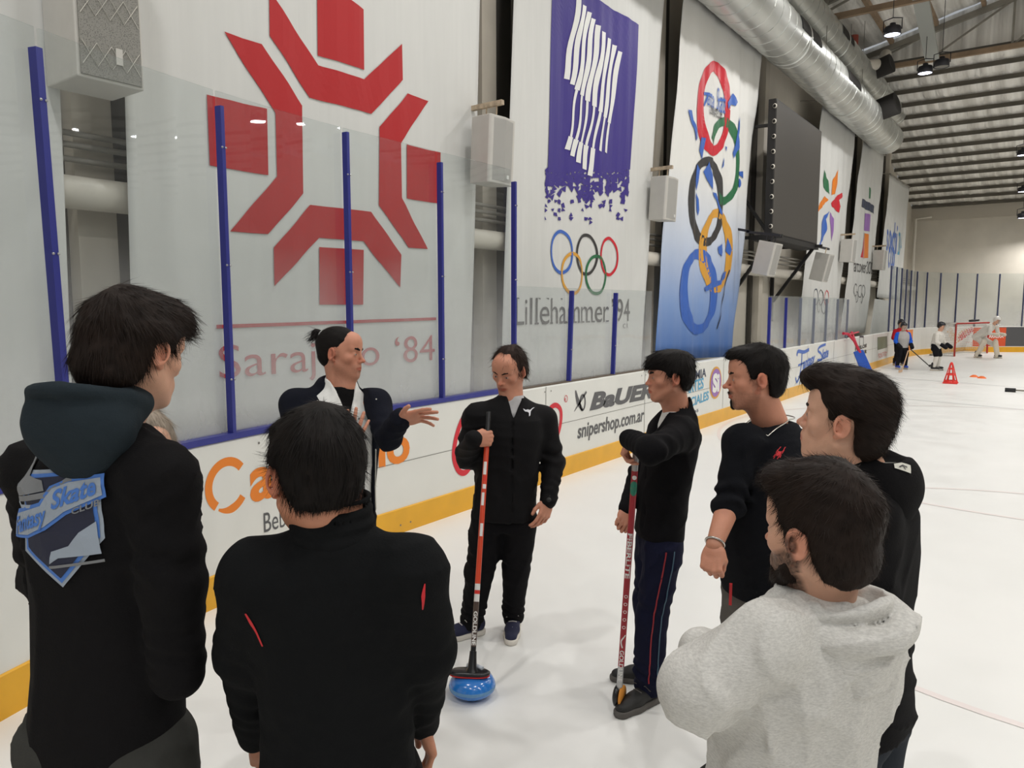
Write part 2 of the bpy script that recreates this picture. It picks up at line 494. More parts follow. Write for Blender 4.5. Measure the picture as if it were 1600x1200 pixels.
# ------------------------------------------------------------------ rink boards
def seam_mat(name, col, **k): return mat(name, col, **k)
M_board = mat('board_plastic', rgb(222, 222, 216), 0.32, noise=0.03, nscale=2.0)
M_kick = mat('kick_yellow', rgb(226, 168, 34), 0.35, noise=0.06, nscale=4)
M_blue = mat('rail_blue', rgb(38, 44, 130), 0.35)
M_screw = mat('screw_steel', rgb(170, 170, 170), 0.3, 0.9)
M_seam = mat('seam_dark', rgb(120, 118, 112), 0.8)
ss = list(np.arange(-6, S0, .5)) + [S0] + list(np.arange(5, 31, 2.0)) + list(np.arange(31, S1 + RF * math.pi / 2, .4)) + [S1 + RF * math.pi / 2, S1 + RF * math.pi / 2 + 14]
def sweep(prof, sl, closed=True):
    """prof: list of (out, z)"""
    vs = []; fs = []; n = len(prof)
    for s in sl:
        for o_, z in prof:
            p, t, nn = path(s, o_); vs.append((p[0], p[1], z))
    for i in range(len(sl) - 1):
        for k in range(n if closed else n - 1):
            k2 = (k + 1) % n
            fs.append((i * n + k, i * n + k2, (i + 1) * n + k2, (i + 1) * n + k))
    if closed:
        fs.append(tuple(range(n))); fs.append(tuple((len(sl) - 1) * n + k for k in range(n - 1, -1, -1)))
    return vs, fs
boards = thing('rink_boards', (XB, 10, 0), 'white plastic rink boards with yellow kick plate and printed advertising around the ice', 'rink boards')
b = MB(); b.add(*sweep([(0, .0), (0, 1.03), (.012, 1.045), (.10, 1.045), (.10, 0)], ss)); b.build('board_panel', M_board, boards, world=True)
b = MB(); b.add(*sweep([(-.012, 0.0), (-.012, .205), (-.006, .212), (.01, .212), (.01, 0)], ss)); b.build('kick_plate', M_kick, boards, world=True)
HIGH = (-6.0, 6.10)      # s range with high glass near the camera
sl = [s for s in ss if s < 6] + [6.1]
b = MB(); b.add(*sweep([(-.004, 1.045), (-.004, 1.085), (.10, 1.085), (.10, 1.045)], sl)); b.build('cap_rail', M_blue, boards, world=True)
sl = [6.1, 7.5, 9.3]
b = MB(); b.add(*sweep([(.01, 1.045), (.01, 1.06), (.10, 1.06), (.10, 1.045)], sl)); b.build('cap_rail', mat('rail_brown', rgb(96, 84, 72), 0.6), boards, world=True)
# seams
a = Art()
for s in [1.1, 3.3, 6.62, 9.0, 11.9, 14.6, 17.0, 19.4, 21.8, 24.2, 26.6]: a.stroke([(s, .22), (s, 1.04)], .006 + .0008 * s / 3)
a.stroke([(4.0, .60), (30, .62)], .005)
for s in [6.62, 13.2, 15.6, 17, 19.4]: a.stroke([(s, .0), (s, .21)], .01)
for s in [2.0, 3.0, 4.4, 5.7, 6.6, 8.9]:
    for ds in (0, .12):
        for z in (.985, .07 if s > 4 else .09): a.disc((s + ds, z), .0085, .0085)
a.build('panel_seam', [M_seam], lambda u, v, l: board_fn(u, v, .0135 if v < .215 else .003), boards)

# advertising lettering
M_or = mat('ink_orange', rgb(232, 128, 26), 0.4); M_gr = mat('ink_grey', rgb(84, 84, 86), 0.4); M_rd = mat('ink_red', rgb(206, 22, 44), 0.4)
M_bk = mat('ink_black', rgb(56, 54, 54), 0.4); M_lb = mat('ink_light_blue', rgb(70, 160, 200), 0.4); M_pu = mat('ink_purple', rgb(150, 104, 178), 0.4)
M_yo = mat('ink_gold', rgb(220, 160, 60), 0.4); M_wh = mat('ink_white', rgb(232, 232, 228), 0.4); M_ro = mat('ink_royal', rgb(60, 104, 190), 0.4)
M_gn = mat('ink_green', rgb(40, 110, 70), 0.4); M_pk = mat('ink_pink', rgb(220, 160, 150), 0.5); M_ol = mat('ink_olive', rgb(120, 124, 100), 0.5)
M_nv = mat('ink_navy', rgb(50, 60, 84), 0.4); M_vio = mat('ink_violet', rgb(52, 36, 128), 0.5); M_redb = mat('ink_banner_red', rgb(178, 18, 24), 0.55)
INK = [M_or, M_gr, M_rd, M_bk, M_lb, M_pu, M_yo, M_wh, M_ro, M_gn, M_pk, M_ol, M_nv, M_vio, M_redb]
(I_OR, I_GR, I_RD, I_BK, I_LB, I_PU, I_YO, I_WH, I_RO, I_GN, I_PK, I_OL, I_NV, I_VI, I_RB) = range(15)
def ad(name, fill, label=None):
    a = Art(); fill(a)
    used = sorted(set(a.m)); a.m = [used.index(k) for k in a.m]
    o = a.build(name, [INK[k] for k in used], board_fn, boards, lift=.004)
    if label: o['label'] = label
def line_text(a, body, q0, q1, qh, mi, fn=bpx, **k):
    """q0, q1: pixels at the ends of the baseline; qh: pixel straight above q0 at capital height"""
    A = np.array(fn(*q0)); B = np.array(fn(*q1)); H = np.array(fn(*qh))
    a.text(body, A, B - A, (0, H[1] - A[1]), mi, **k)
def pxpts(pts, fn=bpx): return [fn(*p) for p in pts]
def f(a):
    # bold rounded wordmark, its C broken by a smile-shaped cut
    A = np.array(bpx(308, 794)); B = np.array(bpx(640, 719)); z0 = .5 * (A[1] + B[1]); s0, s1 = A[0], B[0]; wd = s1 - s0
    ch = bpx(335, 723)[1] - bpx(335, 795)[1]
    cx = s0 + ch * .42
    zc = z0 + ch * .5
    pts = [(cx + ch * .50 * math.cos(t), zc + ch * .50 * math.sin(t)) for t in np.radians(np.linspace(38, 232, 26))]
    a.stroke(pts, ch * .19, I_OR)
    pts = [(cx + ch * .52 * math.cos(t), zc + ch * .54 * math.sin(t)) for t in np.radians(np.linspace(240, 322, 16))]
    a.stroke(pts, [ch * .05, ch * .19, ch * .18], I_OR)
    a.text('arestino', (cx + ch * .62, z0), (s1 - cx - ch * .62, 0), (0, ch * .98), I_OR, bold=.03)
ad('sponsor_lettering', f, 'orange lettering')
ad('sponsor_lettering', lambda a: line_text(a, 'Bebés y más', (400, 829), (520, 800), (400, 799), I_GR), 'grey lettering')
def f(a):
    a.stroke(pxpts([(745, 700), (738, 722), (727, 738), (716, 735), (709, 715), (711, 690), (718, 665), (728, 645), (740, 634), (752, 640), (756, 660), (750, 690), (760, 705), (790, 700), (820, 690)]), .055, I_RD, smooth=6)
    a.stroke(pxpts([(820, 700), (836, 690), (850, 660), (858, 640), (868, 633), (876, 642), (875, 665), (868, 690), (866, 705)]), .055, I_RD, smooth=6)
    a.ellipse(bpx(884, 623), .035, .04, .007, I_RD, 24); a.text('R', np.array(bpx(882, 627)), (.03, 0), (0, .035), I_RD)
ad('sponsor_lettering', f, 'looping red script lettering')
def f(a):
    line_text(a, 'BaUER', (921, 640), (1020, 620), (921, 616), I_GR, bold=.05, shear=.25)
    a.stroke(pxpts([(899, 610), (903, 628), (910, 641)]), [.02, .07, .03], I_GR, smooth=4)
    a.stroke(pxpts([(897, 643), (906, 628), (916, 612)]), [.006, .03, .03], I_GR, smooth=4)
    a.ellipse(bpx(910, 629), .07, .10, .025, I_GR)
ad('sponsor_lettering', f, 'grey slanted lettering with a crossed stick mark')
ad('sponsor_lettering', lambda a: line_text(a, 'snipershop.com.ar', (902, 685), (1006, 657), (902, 663), I_GR, bold=.02, shear=.15), 'grey web address')
def f(a):
    line_text(a, 'ACADEMIA', (1050, 604), (1103, 588), (1050, 590), I_NV, bold=.02)
    line_text(a, 'DE ARTES', (1054, 622), (1099, 606), (1054, 605), I_LB, bold=.02)
    line_text(a, 'MARCIALES', (1058, 644), (1107, 624), (1058, 630), I_LB, bold=.02)
    line_text(a, 'cursos', (1066, 655), (1091, 643), (1066, 648), I_NV)
ad('sponsor_lettering', f, 'navy and light blue lettering')
def f(a):
    c = bpx(1118, 598); r = .26
    a.disc(c, r, r, I_YO); 
ad('round_logo', f, 'gold rim of the round logo')
def f(a):
    c = bpx(1118, 598); a.disc(c, .23, .23, I_PU)
A_ = Art(); A_.disc(bpx(1118, 598), .225, .225, 0); A_.build('round_logo', [M_pu], board_fn, boards, lift=.007)
A_ = Art(); c = bpx(1118, 598); A_.text('Si', (c[0] - .15, c[1] - .13), (.3, 0), (0, .26), 0, bold=.06); A_.build('round_logo', [M_wh], board_fn, boards, lift=.010)
def script_ad(a, fn, x0, x1, yb0, yb1, h, mi, w=.02):
    pass
def f(a):
    # blue script wordmark, two words, flourish F and S
    w = .075
    a.stroke(pxpts([(1245, 556), (1247, 549), (1256, 550), (1264, 546)]), w, I_RO, smooth=5)
    a.stroke(pxpts([(1253, 552), (1252, 570), (1249, 588), (1245, 597), (1243, 590)]), w * .8, I_RO, smooth=5)
    a.stroke(pxpts([(1247, 571), (1256, 567)]), w * .6, I_RO)
    line_text(a, 'antasy', (1254, 577), (1273, 566), (1254, 561), I_RO, bold=.03, shear=.25)
    a.stroke(pxpts([(1290, 538), (1281, 542), (1278, 548), (1283, 553), (1284, 561), (1277, 563)]), w * .8, I_RO, smooth=5)
    line_text(a, 'kate', (1284, 562), (1294, 557), (1284, 547), I_RO, bold=.03, shear=.25)
    a.stroke(pxpts([(1247, 589), (1256, 583), (1292, 566)]), w * .3, I_RO)
ad('sponsor_lettering', f, 'blue script lettering')
def f(a):
    a.stroke(pxpts([(1343, 540), (1343, 526), (1349, 526), (1349, 538)]), .06, I_BK)
    line_text(a, 'HIELOS', (1336, 548), (1354, 542), (1336, 543), I_BK, bold=.06)
    line_text(a, 'del SUR', (1341, 556), (1354, 551), (1341, 551), I_BK, bold=.06)
ad('sponsor_lettering', f, 'small black lettering and square mark')
def f(a):
    P = pxpts([(1371, 527), (1386, 525), (1386, 543), (1371, 547)]); a.poly(P, I_OL)
    line_text(a, 'PATIN', (1372, 557), (1386, 552), (1372, 553), I_PK, bold=.03)
    line_text(a, 'ARTE', (1372, 560), (1385, 556), (1372, 557), I_PK, bold=.03)
ad('sponsor_lettering', f, 'olive panel and pink lettering')
def f(a):
    # posters printed along the far corner: s positions on the arc
    a.poly([(30.6, .24), (31.6, .24), (31.6, 1.0), (30.6, 1.0)], I_OR)
    a.poly([(34.2, .24), (36.6, .24), (36.6, 1.02), (34.2, 1.02)], I_WH)
    a.poly([(36.6, .24), (39.4, .24), (39.4, 1.02), (36.6, 1.02)], I_GR)
    a.stroke([(34.6, .95), (34.9, .6), (35.1, .5), (35.3, .7), (35.6, .95)], [.28, .3, .22, .3, .1], I_YO, smooth=4)
    a.stroke([(35.2, .52), (35.5, .75), (35.9, .95)], [.2, .3, .2], I_RD)
    a.text('PLUTO', (34.9, .28), (1.2, 0), (0, .14), I_PK)
ad('sponsor_panel', f, 'printed posters in the far corner')
o = None

# ------------------------------------------------------------------ glass and its posts
def make_glass():
    m = bpy.data.materials.new('rink_glass'); m.use_nodes = True
    nt = m.node_tree; N = nt.nodes; L = nt.links
    N.remove(N['Principled BSDF']); out = N['Material Output']
    tr = N.new('ShaderNodeBsdfTransparent'); tr.inputs[0].default_value = (.93, .95, .95, 1)
    gl = N.new('ShaderNodeBsdfGlossy'); gl.inputs['Roughness'].default_value = 0.015
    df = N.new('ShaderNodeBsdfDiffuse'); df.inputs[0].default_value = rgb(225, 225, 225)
    tc = N.new('ShaderNodeTexCoord')
    # scuff and frost haze; towards the bottom it also paints in the ice's reflection
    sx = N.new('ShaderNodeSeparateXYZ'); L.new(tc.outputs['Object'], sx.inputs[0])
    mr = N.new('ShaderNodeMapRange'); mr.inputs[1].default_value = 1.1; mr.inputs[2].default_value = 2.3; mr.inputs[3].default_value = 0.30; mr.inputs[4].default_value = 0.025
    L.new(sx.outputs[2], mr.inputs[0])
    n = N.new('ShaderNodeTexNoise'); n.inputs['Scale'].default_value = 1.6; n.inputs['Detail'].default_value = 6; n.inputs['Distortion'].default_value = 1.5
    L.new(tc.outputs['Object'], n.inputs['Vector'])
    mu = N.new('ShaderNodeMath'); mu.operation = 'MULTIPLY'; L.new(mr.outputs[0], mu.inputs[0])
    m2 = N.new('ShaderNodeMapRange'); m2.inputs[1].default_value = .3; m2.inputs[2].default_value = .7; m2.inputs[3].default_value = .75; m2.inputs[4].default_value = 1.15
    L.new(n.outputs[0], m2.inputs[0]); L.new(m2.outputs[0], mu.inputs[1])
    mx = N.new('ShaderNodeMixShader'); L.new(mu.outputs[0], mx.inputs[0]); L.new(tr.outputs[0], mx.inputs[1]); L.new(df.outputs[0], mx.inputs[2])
    lw = N.new('ShaderNodeLayerWeight'); lw.inputs[0].default_value = 0.5
    pw = N.new('ShaderNodeMath'); pw.operation = 'POWER'; pw.inputs[1].default_value = 4.0; L.new(lw.outputs['Facing'], pw.inputs[0])
    ma = N.new('ShaderNodeMath'); ma.operation = 'MULTIPLY_ADD'; ma.inputs[1].default_value = 0.8; ma.inputs[2].default_value = 0.06; L.new(pw.outputs[0], ma.inputs[0])
    ge = N.new('ShaderNodeNewGeometry'); iv = N.new('ShaderNodeMath'); iv.operation = 'SUBTRACT'; iv.inputs[0].default_value = 1.0; L.new(ge.outputs['Backfacing'], iv.inputs[1])
    fr = N.new('ShaderNodeMath'); fr.operation = 'MULTIPLY'; L.new(ma.outputs[0], fr.inputs[0]); L.new(iv.outputs[0], fr.inputs[1])
    n3 = N.new('ShaderNodeTexNoise'); n3.inputs['Scale'].default_value = 0.9; n3.inputs['Detail'].default_value = 1
    L.new(tc.outputs['Object'], n3.inputs['Vector'])
    bp = N.new('ShaderNodeBump'); bp.inputs['Strength'].default_value = 0.25; bp.inputs['Distance'].default_value = 0.05
    L.new(n3.outputs[0], bp.inputs['Height']); L.new(bp.outputs[0], gl.inputs['Normal'])
    m3 = N.new('ShaderNodeMixShader'); L.new(fr.outputs[0], m3.inputs[0]); L.new(mx.outputs[0], m3.inputs[1]); L.new(gl.outputs[0], m3.inputs[2])
    L.new(m3.outputs[0], out.inputs['Surface'])
    return m
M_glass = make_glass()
def post(s, z0, z1, lean=0.0, side=0.0, w=.05, mm=None, label='', group=''):
    p, t, n = path(s, .022)
    b = MB()
    top = np.array([p[0] + n[0] * lean + t[0] * side, p[1] + n[1] * lean + t[1] * side, z1])
    b.bar((p[0], p[1], z0), top, w, .05, up=(n[0], n[1], 0))
    b2 = MB()
    zz = z0 + .02 if False else z0 + .35
    o = b.build('glass_post', mm or M_blue); tag(o, label, 'post', group)
    while zz < z1 + .02:
        fr = (min(zz, z1 - .04) - z0) / (z1 - z0)
        c = np.array([p[0], p[1], z0]) * (1 - fr) + top * fr - np.array([n[0], n[1], 0]) * .0265
        for ds in (-.014, .014): b2.lathe(c + np.array([t[0], t[1], 0]) * ds, [(.007, 0), (.006, .006), (.001, .008)], 8, (-n[0], -n[1], 0))
        zz += .72
    if s < 9: o2 = b2.build('post_screw', M_screw, o)
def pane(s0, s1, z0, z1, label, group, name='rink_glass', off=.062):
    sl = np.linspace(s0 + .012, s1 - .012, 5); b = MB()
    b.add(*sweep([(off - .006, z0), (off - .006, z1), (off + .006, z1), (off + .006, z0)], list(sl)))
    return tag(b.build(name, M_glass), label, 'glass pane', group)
posts_high = [0.62, 1.67, 2.80, 3.92, 4.98, 6.07]
zs = [3.1, 3.11, 3.12, 3.18, 3.12, 3.10]
names_ = ['out of view beyond the left picture edge', 'nearest the speaker array', 'in front of the left red block of the snowflake', 'in front of the middle of the snowflake',
          'in front of the right red block of the snowflake', 'under the white speaker at the end of the high glass']
for s, z, nm in zip(posts_high, zs, names_):
    post(s, 1.08, z, lean=0.0, side=-.04 if s < 2 else 0, w=.036 if s < 2 else .027, label='tall blue glass post ' + nm)
G1 = 'tall clear panes behind the near boards'
gl_lab = ['tall clear pane at the far left of the rink glass', 'tall clear pane left of the first blue post', 'tall clear pane between the speaker array post and the snowflake banner post',
          'tall clear pane over the left half of the snowflake', 'tall clear pane over the right half of the snowflake', 'tall clear pane between the snowflake banner and the wavy ice banner']
ps = [-.3] + posts_high
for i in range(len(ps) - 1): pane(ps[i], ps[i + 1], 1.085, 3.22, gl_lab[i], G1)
low = [6.10, 7.12, 8.15, 9.3]
post(7.12, 1.06, 2.06, side=.05, w=.028, label='short blue post in front of the h of the serif lettering', group=None)
post(8.15, 1.06, 2.05, side=.05, w=.028, label='short blue post in front of the apostrophe of the serif lettering', group=None)
gl2 = ['low clear pane left part of the serif lettering', 'low clear pane in front of the middle of the serif lettering', 'low clear pane ending at the bench opening']
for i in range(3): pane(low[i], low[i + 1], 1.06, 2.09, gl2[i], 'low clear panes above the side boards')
mid = [14.3, 15.35, 16.4, 17.5, 18.6, 19.7, 20.8]
post(14.3, 1.05, 2.05, w=.05, label='blue post where the low glass starts again past the bench opening')
post(15.35, 1.05, 2.05, w=.03, label='second blue post of the low glass beyond the bench opening')
M_postg = mat('post_grey', rgb(120, 124, 136), 0.4)
for s in mid[2:]: post(s, 1.05, 2.05, w=.03, mm=M_postg, label='thin grey post of the low glass below the black screen', group='thin grey posts of the low glass below the black screen')
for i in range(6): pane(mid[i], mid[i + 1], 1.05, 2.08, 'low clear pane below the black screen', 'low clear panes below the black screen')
sE = S1 + RF * math.pi / 2
far = list(np.arange(26.8, sE + .2, 1.02)) + list(np.arange(sE + 1.0, sE + 9, 2.0))
M_postd = mat('post_far', rgb(60, 66, 96), 0.4)
for s in far: post(s, 1.05, 3.16, w=.035 if s < sE else .05, mm=M_postd, label='thin dark post of the tall far corner glass', group='thin dark posts of the tall far corner glass')
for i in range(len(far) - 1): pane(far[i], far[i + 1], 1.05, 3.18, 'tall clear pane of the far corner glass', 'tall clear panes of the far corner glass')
b = MB(); b.add(*sweep([(-.002, 1.045), (-.002, 1.075), (.10, 1.075), (.10, 1.045)], [sE - 3, sE - 2, sE - 1, sE, sE + 13])); b.build('cap_rail', mat('rail_dark', rgb(80, 82, 92), 0.5), boards, world=True)
# ------------------------------------------------------------------ hanging lamps
M_lampblk = mat('lamp_black', rgb(30, 30, 38), 0.5)
def make_emit(name, col, st):
    m = bpy.data.materials.new(name); m.use_nodes = True; nt = m.node_tree
    b = nt.nodes['Principled BSDF']; b.inputs['Base Color'].default_value = col; b.inputs['Emission Color'].default_value = col; b.inputs['Emission Strength'].default_value = st
    return m
M_lens = make_emit('lamp_lens_lit', (0.82, 0.85, 1.0, 1), 9.0)
M_lensoff = mat('lamp_lens_dark', rgb(120, 118, 112), 0.4)
def lamp(x, y, z, lit, label, group='round black hanging hall lamps'):
    t = thing('hanging_lamp', (x, y, z), label, 'hanging lamp', group)
    b = MB(); b.lathe((0, 0, 0), [(.001, .26), (.06, .26), (.07, .20), (.16, .18), (.175, .15), (.18, .0), (.165, 0), (.16, .03)], 28); b.build('housing', M_lampblk, t)
    b = MB(); b.lathe((0, 0, 0), [(.001, .012), (.162, .012)], 28); b.build('lens', M_lens if lit else M_lensoff, t)
    b = MB(); b.tube([(-.19, 0, .10), (-.19, 0, .34), (0, 0, .38), (.19, 0, .34), (.19, 0, .10)], .012, 6); b.build('yoke', M_lampblk, t)
    top = (mz(x) if y < 26.6 else roof_z(y)) - z - .1
    b = MB(); b.tube([(0, 0, .38), (0, 0, top)], .008, 6); b.build('suspension_cable', M_lampblk, t)
    if lit:
        area_light('hanging_lamp_light', (x, y, z - .02), .32, LAMP_POWER, (1.0, 0.982, 0.96), spread=math.radians(165))
_vis = {0: 'lit round black lamp hanging nearest above the silver duct run', 1: 'lit round black lamp hanging beside the unlit one'}
for x, y in LAMPS:
    if x < -3 and y > 18: continue
    if x < 2 and y > 24: continue
    lb = 'round black lamp hanging high over the ice, out in the rows of hall lamps'
    lamp(x, y, LAMPZ - (0.0 if y < 26 else .6), True, lb)
for (px_, py_, z_l), lb in zip(((1598, 243, 7.0), (1598, 300, 6.4), (1598, 341, 5.2)), ('topmost lit lamp at the right picture edge', 'middle lit lamp at the right picture edge', 'lowest lit lamp at the right picture edge, near the end wall')):
    q = on_z(px_, py_, z_l); lamp(q[0], q[1], z_l, True, 'round black ' + lb)
lamp(-.9, 40.2, 5.0, True, 'round black lamp hung close to the end wall')
lamp(-3.41, 19.43, 8.0, True, _vis[0]); lamp(-3.21, 23.07, 8.0, True, _vis[1])
lamp(-2.81, 22.9, 8.05, False, 'unlit grey-faced round lamp hanging beside a lit one')

# ------------------------------------------------------------------ spiral ducts
def make_duct():
    m = mat('galvanised_duct', rgb(206, 208, 204), 0.36, 0.75, noise=0.08, nscale=1.6)
    return m
M_duct = make_duct(); M_open = mat('duct_opening_dark', rgb(40, 38, 36), 0.9)
def duct(D, z, r, y0, y1, label, holes, elbow):
    t = thing('air_duct', (D, y0, z), label, 'air duct', 'silver spiral ducts along the wall')
    b = MB(); b.tube([(D, y, z) for y in np.arange(y0, y1 + .01, .5)], r, 40); b.build('duct_tube', M_duct, t, world=True)
    # spiral lock seam
    n = int((y1 - y0) / .02); pts = []
    for i in range(0, int((y1 - y0) / .45 * 20)):
        a = i / 20 * 2 * math.pi; pts.append((D + (r + .003) * math.cos(a), y0 + i / 20 * .45, z + (r + .003) * math.sin(a)))
    b = MB(); b.tube(pts, .009, 4, sm=False); b.build('spiral_seam', M_duct, t, world=True)
    for k in np.arange(y0 + 3, y1, 5.2):
        b = MB(); b.lathe((D, k, z), [(r, -.05), (r + .02, -.045), (r + .02, .045), (r, .05)], 40, (0, 1, 0)); b.build('joint_collar', M_duct, t, world=True)
    b = MB(); b.lathe((D, y1, z), [(r, 0), (r * .7, .02), (.001, .02)], 40, (0, 1, 0)); b.build('end_cap', M_duct, t, world=True)
    for h0, h1, a0, a1 in holes:
        vs = []; fs = []; aa = np.radians(np.linspace(a0, a1, 9))
        for y in (h0, h1):
            for a in aa: vs.append((D + (r + .014) * math.cos(a), y, z + (r + .014) * math.sin(a)))
        for i in range(8): fs.append((i, i + 1, 9 + i + 1, 9 + i))
        b = MB(); b.add(vs, fs, 0, True); b.build('air_outlet', M_open, t, world=True)
    for k in np.arange(y0 + 1.2, y1, 4.1):
        b = MB(); b.tube([(D, k, z + r), (D, k, 9.9 if k < 26.6 else roof_z(k))], .008, 6); b.build('hanger_rod', M_steel, t, world=True)
    if elbow is not None:
        y, ln = elbow
        b = MB(); b.lathe((D + r * .2, y, z + r * .25), [(r * .62, 0), (r * .66, ln), (r * .5, ln), (.001, ln - .03)], 28, (1, -.15, .25)); b.build('flexible_outlet', M_open, t, world=True)
    return t
duct(-4.9, 7.38, .48, -2, 28.0, 'lower silver spiral duct along the wall, nearest the banners', [(15.9, 17.4, -2, 34), (20.0, 21.4, -2, 34)], (24.6, .75))
duct(-5.25, 8.82, .42, -2, 31.0, 'upper silver spiral duct running under the foil ceiling', [(21.0, 22.3, -5, 34)], (25.6, .75))
b = MB(); b.tube([(-4.75, 26.2, 9.6), (-4.75, 25.8, 9.2), (-4.95, 24.8, 8.95), (-5.1, 24.5, 8.95)], .16, 16)
tag(b.build('flexible_pipe', M_pipe), 'curved white flexible pipe dropping from the ceiling to the upper duct', 'pipe')
b = MB(); b.tube([(-5.3, 24.4, 9.75), (-5.3, 24.4, 9.25)], .12, 14)
tag(b.build('red_pipe', mat('red_primer', rgb(150, 70, 56), 0.6)), 'short red vertical pipe above the upper silver duct', 'pipe')

# ------------------------------------------------------------------ speakers
M_spk = mat('speaker_paint', rgb(196, 193, 186), 0.55, noise=0.03)
M_spg = mat('speaker_grille', rgb(172, 170, 165), 0.7, bump=0.5, bscale=500)
M_rust = mat('bracket_rusty', rgb(178, 160, 136), 0.7, noise=0.3, nscale=20)
def speaker(px, yt, yb, X, wx, wy, label, tilt=0.05, bracket=True, col=None):
    M_rust = col or globals()['M_rust']
    c = on_x(px, .5 * (yt + yb), X); top = on_x(px, yt, X)[2]; bot = on_x(px, yb, X)[2]; h = top - bot
    t = thing('loudspeaker', (X, c[1], bot), label, 'loudspeaker', 'pale box loudspeakers hung along the wall'); t.rotation_euler = (0, tilt, 0)
    b = MB()
    # tapered cabinet, curved front
    pr = [(-wx, -wy * .38), (-.02, -wy / 2), (0, -wy * .46), (.03, 0), (0, wy * .46), (-.02, wy / 2), (-wx, wy * .38)]
    n = len(pr); vs = [(x, y, z) for z in (0, h) for x, y in pr]
    b.add(vs, [tuple(range(n - 1, -1, -1)), tuple(range(n, 2 * n))] + [(i, (i + 1) % n, n + (i + 1) % n, n + i) for i in range(n)])
    b.build('cabinet', M_spk, t, bevel=.008)
    b = MB(); g = [(-.004, -wy * .42), (.012, -wy * .22), (.034, 0), (.012, wy * .22), (-.004, wy * .42)]
    vs = [(x + .006, y, z) for z in (.03, h - .03) for x, y in g]
    b.add(vs, [(i, i + 1, 5 + i + 1, 5 + i) for i in range(4)]); b.build('grille', M_spg, t)
    if X > -4.9:
        b = MB(); b.bar((-wx * .5, 0, h - .02), (-wx * .5, 0, h + .13), .02, .02); b.build('hanging_chain', M_rust, t)
    b = MB(); b.box((.028, wy * .1, .06), (.04, wy * .18, .10)); b.build('badge', mat('badge_light', rgb(226, 226, 222), .4), t)
    if bracket:
        b = MB(); b.bar((-wx - .3, 0, h + .14), (WALLX - X - .02, 0, h + .14), .05, .05); b.build('wall_arm', M_rust, t)
        b = MB(); b.bar((-wx - .35, 0, h + .12), (-.02, 0, h + .16), .05, .05); b.bar((-wx * .8, 0, h), (-wx * .8, 0, h + .12), .012, .012); b.bar((-.1, 0, h), (-.1, 0, h + .13), .012, .012)
        b.build('wall_bracket', M_rust, t)
speaker(783, 184, 288, -5.0, .30, .46, 'pale loudspeaker on a rusty bracket left of the purple banner')
speaker(1048, 277, 345, -5.05, .30, .46, 'pale loudspeaker hung between the purple banner and the ring banner')
speaker(1206, 380, 432, -4.7, .36, .5, 'pale loudspeaker under the left end of the black screen', tilt=.22, bracket=True, col=M_lampblk)
speaker(1290, 397, 441, -4.75, .36, .5, 'pale loudspeaker under the right end of the black screen', tilt=.22, bracket=False)
speaker(1334, 374, 410, -5.0, .36, .5, 'pale loudspeaker left of the stone figure banner')
speaker(1382, 391, 422, -5.0, .36, .5, 'pale loudspeaker left of the last hanging banner')
# large array box at the top left
q0 = on_x(121, 118, -4.95); q1 = on_x(226, 145, -4.95)
t = thing('loudspeaker', (-4.95, q0[1], q0[2]), 'large pale loudspeaker with a perforated front hung high at the top left', 'loudspeaker')
wy = q1[1] - q0[1]; b = MB(); b.box((-.42, 0, 0), (0, wy, 1.5)); b.build('cabinet', M_spk, t, bevel=.01)
def make_perf():
    m = bpy.data.materials.new('perforated_grille'); m.use_nodes = True; nt = m.node_tree; N = nt.nodes; L = nt.links; b = N['Principled BSDF']
    tc = N.new('ShaderNodeTexCoord'); mp = N.new('ShaderNodeMapping'); mp.inputs['Rotation'].default_value = (0.0, 0, 0); L.new(tc.outputs['Object'], mp.inputs[0])
    v = N.new('ShaderNodeTexVoronoi'); v.inputs['Scale'].default_value = 130; L.new(mp.outputs[0], v.inputs['Vector'])
    cr = N.new('ShaderNodeValToRGB'); cr.color_ramp.elements[0].position = .2; cr.color_ramp.elements[0].color = rgb(74, 72, 68); cr.color_ramp.elements[1].position = .4; cr.color_ramp.elements[1].color = rgb(138, 136, 129)
    L.new(v.outputs['Distance'], cr.inputs[0]); L.new(cr.outputs[0], b.inputs['Base Color']); b.inputs['Roughness'].default_value = .6
    return m
b = MB(); b.box((0, .02, .02), (.012, wy - .02, 1.48)); b.build('grille', make_perf(), t)
b = MB(); 
for k in range(-6, 12):
    for sgn in (1, -1):
        p = [];
        for s_ in np.linspace(0, 1, 2): pass
for k in range(5):
    zz = .15 + .3 * k
    pts = [(.016, y, zz + .07 * (1 if i % 2 else -1)) for i, y in enumerate(np.linspace(.03, wy - .03, 5))]
    b.tube(pts, .0025, 4); pts = [(.016, y, zz + .07 * (-1 if i % 2 else 1)) for i, y in enumerate(np.linspace(.03, wy - .03, 5))]; b.tube(pts, .0025, 4)
b.build('safety_net', mat('net_cord', rgb(214, 210, 200), .8), t)
b = MB(); b.box((.012, wy * .56, .12), (.02, wy * .66, .22)); b.build('badge', M_spk, t)
b = MB(); b.bar((-.2, wy / 2, 1.5), (-.2, wy / 2, 1.9), .03, .03); b.bar((-.1, wy / 2, 1.9), (WALLX + 4.95, wy / 2, 1.9), .05, .05); b.build('hanging_arm', M_rust, t)

